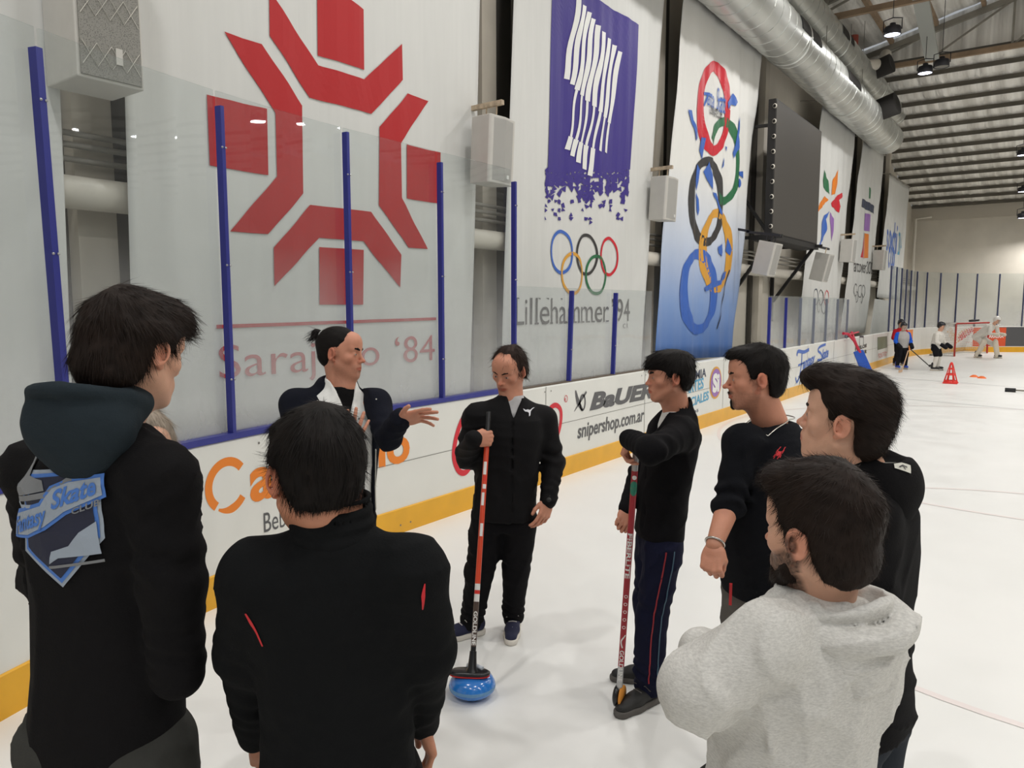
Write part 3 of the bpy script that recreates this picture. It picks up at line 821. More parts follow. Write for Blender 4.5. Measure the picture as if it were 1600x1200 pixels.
# ------------------------------------------------------------------ black screen on brackets
M_scr = mat('screen_face', rgb(66, 62, 57), 0.6); M_scb = mat('screen_frame', rgb(26, 24, 23), 0.6)
SX = -4.95
sa = on_x(1213, 155, SX); sb = on_x(1284, 204, SX); sc_ = on_x(1209, 366, SX)
y0, y1 = sa[1], sb[1]; zt = .5 * (sa[2] + sb[2]); zb = sc_[2]
t = thing('display_screen', (SX, y0, zb), 'large dark switched-off display screen on black brackets between the banners', 'display screen')
b = MB(); b.box((-.16, 0, 0), (0, y1 - y0, zt - zb)); b.build('screen_cabinet', M_scb, t, bevel=.01)
b = MB(); b.box((0, .03, .03), (.006, y1 - y0 - .03, zt - zb - .03)); b.build('screen_panel', M_scr, t)
h = zt - zb
for k in range(9):
    b = MB(); c = (-.02, -.01, h * (k + .5) / 9); b.lathe(c, [(.035, -.02), (.05, 0), (.035, .02), (.01, .03)], 10, (.2, 1, .1 * (k % 3))); b.build('cable_loop', M_pipe, t)
b = MB()
for yy in (.1, y1 - y0 - .3):
    b = MB(); b.bar((-.6, yy, -.05), (.2, yy, -.05), .07, .07); b.bar((-.95, yy, -.05), (-.6, yy, -.05), .07, .07); b.bar((-.95, yy, -1.4), (.0, yy, -.08), .07, .07); b.bar((-.98, yy, -1.9), (-.98, yy, h - .3), .08, .08); b.bar((-.95, yy, h - .5), (-.16, yy, h - .5), .06, .06); b.bar((-.95, yy, h * .45), (-.16, yy, .1), .06, .06)
    b.build('support_bracket', M_scb, t)
b = MB(); b.box((-.45, 0, -.12), (.04, y1 - y0, -.01)); b.build('base_shelf', M_scb, t)
b = MB(); b.bar((.0, y1 - y0 - .1, -.03), (.0, y1 - y0 + 1.2, -.03), .05, .05); b.build('side_arm', M_scb, t)

# ------------------------------------------------------------------ hanging banners
def fold(u, v, ph, amp):
    return amp * (math.sin(u * 9 + ph) * .5 + math.sin(u * 23 + ph * 2 + v * .4) * .25 + math.sin(u * 4.1 + v * .9 + ph) * .5)
def make_cloth(name, col, grad=None):
    m = mat(name, col, 0.62, noise=0.02, nscale=3, bump=0.12, bscale=3.0, stretch=(1, 5, .35), sheen=.1)
    if grad:
        nt = m.node_tree; N = nt.nodes; L = nt.links
        tc = N.new('ShaderNodeTexCoord'); sx = N.new('ShaderNodeSeparateXYZ'); L.new(tc.outputs['Object'], sx.inputs[0])
        mr = N.new('ShaderNodeMapRange'); mr.inputs[1].default_value = grad[0]; mr.inputs[2].default_value = grad[1]; L.new(sx.outputs[2], mr.inputs[0])
        cr = N.new('ShaderNodeValToRGB'); els = cr.color_ramp.elements
        els[0].position = 0; els[0].color = rgb(72, 118, 190); els[1].position = 1; els[1].color = rgb(232, 231, 226)
        e = els.new(.28); e.color = rgb(126, 156, 206); e = els.new(.62); e.color = rgb(196, 206, 224)
        L.new(mr.outputs[0], cr.inputs[0]); L.new(cr.outputs[0], N['Principled BSDF'].inputs['Base Color'])
    return m
M_cloth = make_cloth('banner_cloth', rgb(212, 212, 208))
def banner(TL, TR, BR, BL, label, ph, amp=.02, m=None, zt=None, X=BANX, shape=None):
    """corner pixels read on the banner plane; zt overrides the (hidden) top height"""
    P = [on_x(*q, X) for q in (TL, TR, BR, BL)]
    tl, tr, br, bl = [np.array([p[1], p[2]]) for p in P]
    if zt:
        for p in (tl, tr): pass
        k = (zt - tl[1]) / (tl[1] - bl[1]); tl = tl + (tl - bl) * k; k = (zt - tr[1]) / (tr[1] - br[1]); tr = tr + (tr - br) * k
    t = thing('hanging_banner', (X, .5 * (bl[0] + br[0]), min(bl[1], br[1])), label, 'banner', 'printed fabric banners hung along the wall')
    fn = lambda u, v, l: (X + fold(u, v, ph, amp) + l, u, v)
    nu, nv = 60, 24; b = MB(); vs = []; fs = []
    for j in range(nv + 1):
        L_ = bl + (tl - bl) * j / nv; R_ = br + (tr - br) * j / nv
        for i in range(nu + 1):
            q = L_ + (R_ - L_) * i / nu; vs.append(fn(q[0], q[1], 0))
    for j in range(nv):
        for i in range(nu): fs.append((j * (nu + 1) + i, j * (nu + 1) + i + 1, (j + 1) * (nu + 1) + i + 1, (j + 1) * (nu + 1) + i))
    b.add(vs, fs, 0, True); o = b.build('banner_cloth', m or M_cloth, t, world=True)
    so = o.modifiers.new('s', 'SOLIDIFY'); so.thickness = .003; so.offset = -1
    b = MB(); b.tube([(X, tl[0] - .1, tl[1] + .02), (X, tr[0] + .1, tr[1] + .02)], .03, 10); b.build('top_tube', M_steel, t, world=True)
    for q in (tl, tr):
        b = MB(); b.tube([(X, q[0], q[1] + .02), (WALLX, q[0], q[1] + .12)], .018, 6); b.build('wall_arm', M_steel, t, world=True)
    px = lambda x, y: (on_x(x, y, X)[1], on_x(x, y, X)[2])
    def art(name, fill, lift=.008, lab=None):
        a = Art(); fill(a, px)
        used = sorted(set(a.m)); a.m = [used.index(k) for k in a.m]
        o = a.build(name, [INK[k] for k in used], fn, t, lift=lift, maxlen=.10)
        if lab: o['label'] = lab
    return art
def PX(px, pts, sc=1.0, ox=0, oy=0): return [px(ox + x / sc, oy + y / sc) for x, y in pts]

banner((-60, 0), (86, 0), (118, 700), (-20, 760), 'plain white banner at the far left edge behind the tall glass', 1.0, .03, zt=6.6)

A1 = banner((193, 80), (748, 60), (735, 640), (210, 700), 'white banner with the red angular snowflake emblem', 2.0, .016, zt=7.2)
def f(a, px):
    R = I_RB
    T = lambda pts: PX(px, pts, 3.2, 300, 0)
    # left block, right block, bottom block
    a.poly(T([(67, 475), (370, 545), (375, 877), (83, 828)]), R)
    a.poly(T([(1070, 722), (1240, 763), (1238, 1018), (1068, 993)]), R)
    a.poly(T([(626, -110), (855, 48), (857, 351), (631, 277)]), R)
    a.poly(PX(px, [(499, 386), (567.5, 390.5), (567, 476), (499, 476)]), R)
    # left chevron
    a.poly(T([(155, 160), (345, 222), (553, 528), (413, 564)]), R); a.poly(T([(413, 560), (553, 526), (557, 966), (420, 882)]), R); a.poly(T([(420, 882), (557, 966), (373, 1171), (187, 1157)]), R)
    # top chevron
    a.poly(T([(384, -50), (634, 326), (592, 490), (386, 180)]), R); a.poly(T([(631, 325), (857, 398), (895, 570), (587, 487)]), R); a.poly(T([(857, 398), (1046, 220), (1049, 400), (895, 570)]), R)
    # right chevron
    a.poly(T([(1078, 467), (1185, 505), (1037, 717), (933, 635)]), R); a.poly(T([(933, 635), (1037, 717), (1041, 990), (932, 1027)]), R)
    a.poly([px(591.2, 321), px(625.3, 309.4), px(669, 389), px(636, 387)], R)
    # bottom chevron
    a.poly([px(485, 320), px(580, 331), px(567.5, 377), px(499, 371.5)], R)
    a.poly([px(485, 320), px(499, 371.5), px(426.5, 447), px(425.5, 387)], R)
    a.poly([px(580, 331), px(624.5, 398), px(623, 449), px(567.5, 377)], R)
A1('snowflake_emblem', f, lab='red angular snowflake')
def f(a, px):
    a.stroke([px(337, 510.5), px(681, 498)], .03, I_RB)
    B0 = np.array(px(342, 592)); B1 = np.array(px(679, 562)); H0 = np.array(px(342, 531)); B1[1] = B0[1]
    a.text("Sarajevo ‘84", B0, B1 - B0, (0, .86 * (H0[1] - B0[1])), I_RB, bold=-.005)
A1('banner_lettering', f, lab='red lettering and underline')

A2 = banner((801, 20), (1036, 20), (1001, 579), (783, 616), 'white banner with the purple wavy stripe emblem and five rings', 3.1, .018, zt=7.3)
def f(a, px):
    V = I_VI; T = lambda pts: PX(px, pts, 4.0, 700, 0)
    a.poly(T([(652, -60), (650, 0), (640, 300), (628, 700), (612, 1080), (1140, 1060), (1160, 700), (1180, 400), (1190, 155), (1100, 100), (940, 0), (850, -60)]), V)
    rg = np.random.RandomState(3)
    for gy in range(0, 15):
        y = 1070 + gy * 27
        pr = 1.0 if gy < 1 else max(0.0, 1.02 - gy / 13.0)
        for gx in range(0, 22):
            x = 608 - gy * 1.2 + gx * 24.5
            if rg.rand() < pr:
                s_ = 19 if gy < 7 else 13
                k = rg.randint(3, 5)
                P = []
                a0 = rg.rand() * 6.3
                for j in range(k):
                    aa = a0 + j * 2 * math.pi / k + rg.uniform(-.4, .4); rr = s_ * rg.uniform(.8, 1.5)
                    P.append((min(max(x + rr * math.cos(aa), 596), 1136), y + rr * 1.15 * math.sin(aa)))
                a.poly(T(P), V)
A2('wave_emblem_ground', f, lab='purple field breaking up into flakes')
def f(a, px):
    T = lambda pts: PX(px, pts, 4.0, 700, 0)
    for i in range(9):
        x0 = 808 + 33 * i; y0 = -10 + 41 * i
        X = lambda y: x0 - 73 * (y - y0) / 490 + (7 if i < 6 else 4) * math.sin(y / 62 + i * .5)
        ye = 490 + 1.07 * (x0 - 73 - 735) * .97
        def seg(ya, yb, w, tip=True):
            ys_ = np.linspace(ya, yb, 12); n = 12
            L_ = [(X(y) - w / 2, y) for y in ys_]; R_ = [(X(y) + w / 2, y + (10 if tip else 0)) for y in ys_]
            for j in range(n - 1): a.poly(T([L_[j], R_[j], R_[j + 1], L_[j + 1]]), I_WH)
        wd = 28 if i < 6 else 24
        seg(y0, ye, wd)
        if 1 < i <= 8:
            y2 = 850 + (i - 2) * 18
            seg(ye, min(y2, 950), 13)
        if 2 <= i <= 6: seg(850 + (i - 2) * 18, 930 + (i - 2) * 41, 27)
A2('wave_stripes', f, lift=.014, lab='white wavy stripes')
RC = [(877, 394, 35, I_RO), (916.6, 398, 33, I_BK), (950.6, 401, 31, I_RD), (894.7, 427.5, 34, I_YO), (931, 429.6, 31.6, I_GN)]
def rings(a, px, RC, w, sx=1.0):
    for (x, y, r, c) in RC:
        q = np.array(px(x, y)); rr = .5 * (px(x, y - r)[1] - px(x, y + r)[1]); a.ellipse(q, rr * sx, rr, w, c, 56)
A2('ring_emblem', lambda a, px: rings(a, px, RC, .045), lab='five coloured rings')
def f(a, px):
    # narrow old-style serif lettering drawn from thin sans letters with slab feet
    B0 = np.array(px(805, 508)); B1 = np.array(px(985, 498)); H = px(805, 465)[1] - B0[1]; B1[1] = B0[1]
    wd = B1[0] - B0[0]
    a.text("Lillehammer", B0 + [0, 0], (wd * .765, 0), (0, H), I_BK, bold=-.002)
    a.text("’94", B0 + [wd * .80, .0], (wd * .20, 0), (0, H), I_BK)
    for fx in (.02, .15, .20, .255, .335, .375, .455, .49, .535, .58, .62, .665, .75): a.poly([(B0[0] + wd * fx - .035, B0[1]), (B0[0] + wd * fx + .05, B0[1]), (B0[0] + wd * fx + .05, B0[1] + .022), (B0[0] + wd * fx - .035, B0[1] + .022)], I_BK)
    for fx in (.02, .17, .225, .345): a.poly([(B0[0] + wd * fx - .05, B0[1] + H), (B0[0] + wd * fx + .02, B0[1] + H), (B0[0] + wd * fx + .02, B0[1] + H - .02)], I_BK)
    a.text("C R", px(972, 513), (.22, 0), (0, .07), I_BK)
A2('banner_lettering', f, lab='black serif lettering')

M_grad = make_cloth('banner_cloth_blue_fade', rgb(200, 210, 225), grad=(1.0, 4.3))
A3 = banner((1067, 10), (1187, 110), (1144, 557), (1021, 563), 'banner fading from white to blue with five tall brushed rings and skaters', 4.4, .03, m=M_grad, zt=7.3)
def f(a, px):
    Z = lambda pts: PX(px, pts, 5.715, 1060, 90)
    Y = lambda pts: PX(px, pts, 5.333, 1000, 300)
    def ring(cx, cy, rx, ry, mi, w, a0=0, a1=360):
        ts = np.radians(np.linspace(a0, a1, 50)); tilt = .04
        pts = [px(cx + rx * math.cos(t) + (-ry * math.sin(t)) * -tilt * 0, cy - ry * math.sin(t)) for t in ts]
        ww = [w * (1 + .35 * math.sin(2 * t + 1)) for t in ts]
        a.stroke(pts, ww, mi)
    ring(1115, 169.6, 21.5, 66, I_RD, .27)
    ring(1131, 252, 21, 62, I_GN, .23, -115, 150)
    ring(1103.5, 315, 23, 63, I_BK, .23)
    ring(1119, 392, 21, 59, I_YO, .23)
    ring(1090.5, 456, 24, 59, I_RO, .26)
A3('ring_emblem', f, lab='five tall brushed rings')
def f(a, px):
    Z = lambda pts: PX(px, pts, 5.715, 1060, 90)
    Y = lambda pts: PX(px, pts, 5.333, 1000, 300)
    for P in ([(90, 465), (120, 470), (130, 560), (160, 640), (170, 720), (150, 745), (135, 640), (110, 560)], [(200, 710), (235, 720), (225, 800), (210, 910), (185, 830)],
              [(170, 950), (190, 1000), (180, 1110), (165, 1190), (150, 1100)], [(255, 930), (290, 1050), (300, 1190), (240, 1100), (220, 1020)],
              [(480, 320), (515, 400), (495, 435), (470, 420), (440, 460), (435, 400)], [(530, 530), (545, 600), (520, 700), (545, 800), (510, 835), (480, 900), (475, 850), (500, 740), (515, 650)],
              [(530, 1020), (575, 1015), (575, 1080), (540, 1050)], [(380, 990), (395, 920), (410, 890), (405, 960)], [(420, 790), (432, 800), (428, 840)]):
        a.poly(Z(P), I_RO)
    a.disc(px(1154.5, 286), .09, .09, I_RO)
    for P in ([(640, 460), (680, 430), (690, 500), (670, 540), (645, 510)], [(735, 380), (755, 480), (745, 530), (720, 490)],
              [(700, 670), (725, 660), (715, 710), (660, 770), (600, 800), (540, 830), (525, 800), (600, 745), (660, 735)],
              [(600, 0), (630, 10), (660, 120), (685, 195), (660, 180), (640, 90)], [(470, 0), (490, 60), (495, 150), (485, 200), (478, 150)]):
        a.poly(Y(P), I_RO)
    a.stroke(Y([(742, 650), (700, 850), (640, 1090), (628, 1140)]), .035, I_NV)
    a.stroke(Z([(222, 320), (260, 330), (290, 345)]), .05, I_RO); a.stroke(Z([(250, 335), (240, 380), (225, 430)]), .045, I_RO); a.stroke(Z([(355, 375), (410, 385)]), .04, I_RO)
    B0 = np.array(Z([(245, 425)])[0]); B1 = np.array(Z([(330, 450)])[0]); B1[1] = B0[1]; a.text('antasy', B0, B1 - B0, (0, .33), I_RO, shear=.2)
    B0 = np.array(Z([(345, 470)])[0]); B1 = np.array(Z([(412, 470)])[0]); B1[1] = B0[1]; a.text('Skate', B0, B1 - B0, (0, .42), I_RO, shear=.2)
    B0 = np.array(Z([(262, 500)])[0]); B1 = np.array(Z([(385, 548)])[0]); a.text('ICE RINK SKATE CLUB', B0, B1 - B0, (0, .15), I_BK, bold=.02)
A3('skater_figures', f, lift=.016, lab='blue brushed skater figures and small script')

A4 = banner((1283, 190), (1334, 225), (1306, 520), (1246, 520), 'white banner with the many-coloured petal emblem right of the black screen', 5.2, .025, zt=7.3)
def f(a, px):
    T = lambda pts: PX(px, pts, 4.0, 1200, 250)
    a.poly(T([(350, 60), (372, 130), (378, 215), (345, 170), (340, 130)]), I_GN)
    a.poly(T([(437, 60), (432, 150), (420, 210), (398, 220), (405, 130)]), I_OR)
    a.poly(T([(455, 205), (468, 225), (440, 250), (448, 290), (440, 330), (400, 290), (395, 270), (430, 225)]), I_RD)
    a.poly(T([(355, 225), (372, 250), (340, 290), (315, 325), (318, 290), (335, 250)]), I_OR)
    a.poly(T([(378, 320), (360, 370), (365, 430), (345, 500), (315, 550), (335, 470), (335, 400), (350, 350)]), I_RO)
    a.poly(T([(390, 325), (410, 370), (408, 430), (395, 510), (392, 430), (386, 360)]), I_PU)
A4('petal_emblem', f, lab='coloured petals')
A4('ring_emblem', lambda a, px: rings(a, px, [(1274, 464, 13, I_NV), (1283, 465, 13, I_BK), (1291, 466, 13, I_RD), (1279, 478, 12, I_GR), (1287, 479, 12, I_GR)], .03), lab='five thin rings')
A5 = banner((1346, 238), (1380, 262), (1352, 520), (1314, 520), 'white banner with the stacked blocks figure emblem', 6.0, .025, zt=7.3)
def f(a, px):
    T = lambda pts: PX(px, pts, 4.0, 1200, 250)
    a.poly(T([(630, 168), (641, 190), (637, 245), (628, 240)]), I_GN)
    a.poly(T([(590, 240), (667, 290), (662, 337), (582, 292)]), I_NV)
    a.poly(T([(606, 332), (639, 340), (632, 447), (597, 440)]), I_PU)
    a.poly(T([(602, 452), (606, 460), (600, 615), (577, 608)]), I_RD)
    a.poly(T([(608, 458), (629, 465), (625, 612), (602, 613)]), I_OR)
    B0 = np.array(T([(531, 695)])[0]); B1 = np.array(T([(650, 716)])[0]); B1[1] = B0[1]
    a.text('vancouver 2010', B0, B1 - B0, (0, .42), I_BK)
A5('figure_emblem', f, lab='stacked coloured blocks and lettering')
A5('ring_emblem', lambda a, px: rings(a, px, [(1336.5, 453, 10, I_GR), (1343, 455, 10, I_GR), (1349, 455, 10, I_GR), (1339, 464, 9, I_GR), (1346, 466, 9, I_GR)], .03), lab='five thin grey rings')
A6 = banner((1391, 273), (1421, 293), (1407, 469), (1370, 465), 'last white banner with blue rounded lettering near the far corner', 7.0, .02)
def f(a, px):
    T = lambda pts: PX(px, pts, 4.0, 1200, 250)
    B0 = np.array(T([(738, 556)])[0]); B1 = np.array(T([(803, 590)])[0]); zz = .5 * (B0[1] + B1[1]); a.text('sochi', (B0[0], zz), (B1[0] - B0[0], 0), (0, 1.15), I_RO, bold=.015)
    B0 = np.array(T([(750, 665)])[0]); B1 = np.array(T([(786, 680)])[0]); zz = .5 * (B0[1] + B1[1]); a.text('cup', (B0[0], zz), (B1[0] - B0[0], 0), (0, 1.15), I_RO, bold=.015)
    B0 = np.array(T([(808, 590)])[0]); B1 = np.array(T([(830, 600)])[0]); zz = .5 * (B0[1] + B1[1]); a.text('2014', (B0[0], zz), (B1[0] - B0[0], 0), (0, .9), I_LB)
A6('banner_lettering', f, lab='blue rounded lettering')
# a white frame standing below the last banner, and the rink-side white panel
b = MB(); q = [on_x(x, y, -5.2) for x, y in ((1369, 467), (1390, 470), (1388, 515), (1358, 513))]
vs = [(p[0] + dx, p[1], p[2] if i < 2 else 0.0) for dx in (0, -.05) for i, p in enumerate(q)]
b.add(vs, [(0, 1, 2, 3), (7, 6, 5, 4), (0, 4, 5, 1), (1, 5, 6, 2), (2, 6, 7, 3), (3, 7, 4, 0)])
tag(b.build('white_panel', M_cloth), 'slanted white panel standing under the last banner behind the glass', 'panel')
# ------------------------------------------------------------------ implicit-surface modelling kit (numpy) for people, clothes and hair
def V3(*a): return np.array(a, dtype=np.float64)
def unit(v): v = np.asarray(v, float); return v / (np.linalg.norm(v) + 1e-12)
class Vox:
    def __init__(s, lo, hi, h):
        s.lo = np.asarray(lo, float); s.h = h
        n = np.maximum(np.ceil((np.asarray(hi) - s.lo) / h).astype(int) + 1, 4)
        s.n = n; s.F = np.full(n, 1.0, np.float32)
        s.ax = [(s.lo[i] + h * np.arange(n[i])).astype(np.float32) for i in range(3)]
    def sl(s, lo, hi, pad):
        o = []
        for i in range(3):
            a = int(max(0, math.floor((lo[i] - pad - s.lo[i]) / s.h))); b = int(min(s.n[i], math.ceil((hi[i] + pad - s.lo[i]) / s.h) + 1))
            if b <= a: return None
            o.append(slice(a, b))
        return tuple(o)
    def pts(s, q): return (s.ax[0][q[0]][:, None, None], s.ax[1][q[1]][None, :, None], s.ax[2][q[2]][None, None, :])
    def op(s, prim, mode='u', k=0.02):
        fn, lo, hi = prim
        q = s.sl(lo, hi, k + 2.5 * s.h)
        if q is None: return
        d = fn(*s.pts(q)).astype(np.float32); A = s.F[q]
        if mode == 'u':
            h = np.clip(.5 + .5 * (A - d) / k, 0, 1); s.F[q] = A * (1 - h) + d * h - k * h * (1 - h)
        elif mode == 's':
            d = -d; h = np.clip(.5 - .5 * (A - d) / k, 0, 1); s.F[q] = A * (1 - h) + d * h + k * h * (1 - h)
    def cut(s, fn, k=0.006):
        """keep only where fn(x,y,z) < 0"""
        q = (slice(None),) * 3; d = fn(*s.pts(q)).astype(np.float32); A = s.F
        h = np.clip(.5 - .5 * (A - d) / k, 0, 1); s.F = A * (1 - h) + d * h + k * h * (1 - h)
    def disp(s, fn):
        q = (slice(None),) * 3; s.F = s.F + (fn(*s.pts(q)) * (np.abs(s.F) < .08)).astype(np.float32)
    def mesh(s):
        F = s.F; ins = F < 0
        nx, ny, nz = F.shape
        # cells with a sign change
        c = ins[:-1, :-1, :-1].astype(np.int8)
        tot = np.zeros((nx - 1, ny - 1, nz - 1), np.int8)
        for a in (0, 1):
            for b in (0, 1):
                for d in (0, 1): tot += ins[a:nx - 1 + a, b:ny - 1 + b, d:nz - 1 + d]
        act = (tot > 0) & (tot < 8)
        idx = np.argwhere(act); m = len(idx)
        ids = np.full(act.shape, -1, np.int64); ids[act] = np.arange(m)
        acc = np.zeros((m, 3)); cnt = np.zeros(m)
        I, J, K = idx[:, 0], idx[:, 1], idx[:, 2]
        for ax in range(3):
            for a in (0, 1):
                for b in (0, 1):
                    o0 = [0, 0, 0]; oth = [i for i in range(3) if i != ax]; o0[oth[0]] = a; o0[oth[1]] = b
                    o1 = list(o0); o1[ax] = 1
                    f0 = F[I + o0[0], J + o0[1], K + o0[2]]; f1 = F[I + o1[0], J + o1[1], K + o1[2]]
                    cr = (f0 < 0) != (f1 < 0)
                    t = np.where(cr, f0 / np.where(cr, f0 - f1, 1), 0)
                    p = np.tile(np.array(o0, float), (m, 1)); p[:, ax] += t
                    acc[cr] += p[cr]; cnt[cr] += 1
        P = s.lo + (idx + acc / np.maximum(cnt, 1)[:, None]) * s.h
        quads = []
        for ax in range(3):
            u, v = [(1, 2), (2, 0), (0, 1)][ax]
            A = [slice(1, -1)] * 3; B = [slice(1, -1)] * 3
            A[ax] = slice(0, -1); B[ax] = slice(1, None)
            a_ = ins[tuple(A)]; b_ = ins[tuple(B)]
            e = np.argwhere(a_ != b_)
            if not len(e): continue
            off = np.array([1, 1, 1]); off[ax] = 0
            base = e + off; flip = ~a_[tuple(e.T)]
            def cell(du, dv):
                q = base.copy(); q[:, u] -= du; q[:, v] -= dv; return ids[q[:, 0], q[:, 1], q[:, 2]]
            Q = np.stack([cell(1, 1), cell(0, 1), cell(0, 0), cell(1, 0)], 1)
            Q[flip] = Q[flip][:, ::-1]
            Q = Q[(Q >= 0).all(1)]
            quads.append(Q)
        Q = np.concatenate(quads) if quads else np.zeros((0, 4), int)
        return P, Q
def relax(P, Q, it=2, f=.5):
    n = len(P)
    for _ in range(it):
        S = np.zeros_like(P); C_ = np.zeros(n)
        for i in range(4):
            a, b = Q[:, i], Q[:, (i + 1) % 4]
            for k in range(3): S[:, k] += np.bincount(a, P[b, k], n) + np.bincount(b, P[a, k], n)
            C_ += np.bincount(a, minlength=n) + np.bincount(b, minlength=n)
        P = P * (1 - f) + f * S / np.maximum(C_, 1)[:, None]
    return P
def normals(P, Q):
    n = np.cross(P[Q[:, 2]] - P[Q[:, 0]], P[Q[:, 3]] - P[Q[:, 1]]); N = np.zeros_like(P)
    for i in range(4):
        for k in range(3): N[:, k] += np.bincount(Q[:, i], n[:, k], len(P))
    return N / (np.linalg.norm(N, axis=1)[:, None] + 1e-12)
def np_mesh(name, P, Q, mats, cols=None, parent=None, world=True, smooth=True, extra=None):
    me = bpy.data.meshes.new(name)
    me.vertices.add(len(P)); me.vertices.foreach_set('co', np.asarray(P, np.float32).ravel())
    k = Q.shape[1]
    me.loops.add(len(Q) * k); me.loops.foreach_set('vertex_index', Q.astype(np.int32).ravel())
    me.polygons.add(len(Q)); me.polygons.foreach_set('loop_start', np.arange(0, len(Q) * k, k, dtype=np.int32))
    me.polygons.foreach_set('use_smooth', np.full(len(Q), smooth))
    me.update(calc_edges=True)
    if cols is not None:
        ca = me.color_attributes.new('Col', 'FLOAT_COLOR', 'POINT')
        c = np.ones((len(P), 4), np.float32); c[:, :3] = cols; ca.data.foreach_set('color', c.ravel())
    for m in (mats if isinstance(mats, (list, tuple)) else [mats]): me.materials.append(m)
    o = link(name, me)
    if parent is not None:
        if world: keepw(o, parent)
        else: o.parent = parent
    return o
# --- noise: a few octaves of warped sines, cheap and repeatable
_rs = np.random.RandomState(11)
_NV = _rs.normal(size=(24, 3)); _NV /= np.linalg.norm(_NV, axis=1)[:, None]; _NP = _rs.uniform(0, 6.28, 24)
def noise3(x, y, z, sc, oct_=2, seed=0):
    r = 0; amp = 1; tot = 0
    for o in range(oct_):
        t = 0
        for i in range(5):
            v = _NV[(seed * 5 + o * 5 + i) % 24] * sc * (1.9 ** o); t = t + np.sin(x * v[0] + y * v[1] + z * v[2] + _NP[(i + seed + o * 3) % 24])
        r = r + amp * t / 3; tot += amp; amp *= .5
    return r / tot
# --- primitives: return (fn, lo, hi)
def cap(a, b, ra, rb, rip=None, flat=None):
    a = np.asarray(a, float); b = np.asarray(b, float); d = b - a; L2 = float(d @ d) + 1e-12; L = math.sqrt(L2); m = max(ra, rb) * (1.25 if rip else 1.0) + .004
    def fn(x, y, z):
        px, py, pz = x - a[0], y - a[1], z - a[2]
        t = np.clip((px * d[0] + py * d[1] + pz * d[2]) / L2, 0, 1)
        qx, qy, qz = px - t * d[0], py - t * d[1], pz - t * d[2]
        if flat is not None:   # squash along a direction: (vector, factor)
            n, fct = flat; e = (qx * n[0] + qy * n[1] + qz * n[2]) * (1 / fct - 1)
            r = np.sqrt((qx + n[0] * e) ** 2 + (qy + n[1] * e) ** 2 + (qz + n[2] * e) ** 2)
        else: r = np.sqrt(qx * qx + qy * qy + qz * qz)
        R = ra + (rb - ra) * t
        if rip:
            for (amp, n, c, w, ph) in rip:
                ang = noise3(px, py, pz, 22, 1, 3); a2 = noise3(px, py, pz, 17, 1, 1)
                R = R + amp * 1.3 * np.sin((t * n * .8 + ph) * 6.283 + 4.2 * ang) * np.exp(-((t - c) / w) ** 2) * np.clip(.55 + a2, 0, 1.3)
        return r - R
    return fn, np.minimum(a, b) - m, np.maximum(a, b) + m
def chain(pts, rad):
    return [cap(pts[i], pts[i + 1], rad[i], rad[i + 1]) for i in range(len(pts) - 1)]
def ell(c, r, R=None):
    c = np.asarray(c, float); r = np.asarray(r, float); m = r.max() + .002
    def fn(x, y, z):
        px, py, pz = x - c[0], y - c[1], z - c[2]
        if R is not None: px, py, pz = (R[0, 0] * px + R[1, 0] * py + R[2, 0] * pz, R[0, 1] * px + R[1, 1] * py + R[2, 1] * pz, R[0, 2] * px + R[1, 2] * py + R[2, 2] * pz)
        k0 = np.sqrt((px / r[0]) ** 2 + (py / r[1]) ** 2 + (pz / r[2]) ** 2); k1 = np.sqrt((px / r[0] ** 2) ** 2 + (py / r[1] ** 2) ** 2 + (pz / r[2] ** 2) ** 2)
        return k0 * (k0 - 1) / np.maximum(k1, 1e-6)
    return fn, c - m, c + m
def torus(c, R_, r, nrm, sq=None):
    """ring round c with normal nrm; sq: (axis vector, factor) stretches it"""
    c = np.asarray(c, float); n = unit(nrm)
    def fn(x, y, z):
        px, py, pz = x - c[0], y - c[1], z - c[2]
        if sq is not None:
            v, fct = sq; e = (px * v[0] + py * v[1] + pz * v[2]) * (1 / fct - 1); px, py, pz = px + v[0] * e, py + v[1] * e, pz + v[2] * e
        h = px * n[0] + py * n[1] + pz * n[2]
        rr = np.sqrt(np.maximum(px * px + py * py + pz * pz - h * h, 0))
        return np.sqrt((rr - R_) ** 2 + h * h) - r
    m = (R_ + r) * (max(1, sq[1]) if sq is not None else 1)
    return fn, c - m, c + m
def loft(p0, p1, right, fwd, st, e=2.3):
    """st: rows (t, half width, half depth, forward offset, side offset)"""
    p0 = np.asarray(p0, float); p1 = np.asarray(p1, float); ax = p1 - p0; L = np.linalg.norm(ax); ax = ax / L
    right = unit(right - ax * (right @ ax)); fwd = unit(fwd - ax * (fwd @ ax) - right * (fwd @ right))
    st = np.array(st, float); T = st[:, 0]
    def sm(t, c):
        return np.interp(t, T, st[:, c])
    def fn(x, y, z):
        px, py, pz = x - p0[0], y - p0[1], z - p0[2]
        t = (px * ax[0] + py * ax[1] + pz * ax[2]) / L
        tt = np.clip(t, T[0], T[-1]).astype(np.float64)
        w = sm(tt, 1); dd = sm(tt, 2); fo = sm(tt, 3); so = sm(tt, 4) if st.shape[1] > 4 else 0
        u = (px * right[0] + py * right[1] + pz * right[2]) - so; v = (px * fwd[0] + py * fwd[1] + pz * fwd[2]) - fo
        k = (np.abs(u / w) ** e + np.abs(v / dd) ** e) ** (1 / e)
        d = (k - 1) * np.minimum(w, dd)
        out = np.maximum(T[0] - t, t - T[-1]) * L
        return np.maximum(d, out)
    m = max(st[:, 1].max(), st[:, 2].max()) + np.abs(st[:, 3]).max() + .02
    q0 = p0 + ax * L * T[0]; q1 = p0 + ax * L * T[-1]
    return fn, np.minimum(q0, q1) - m, np.maximum(q0, q1) + m
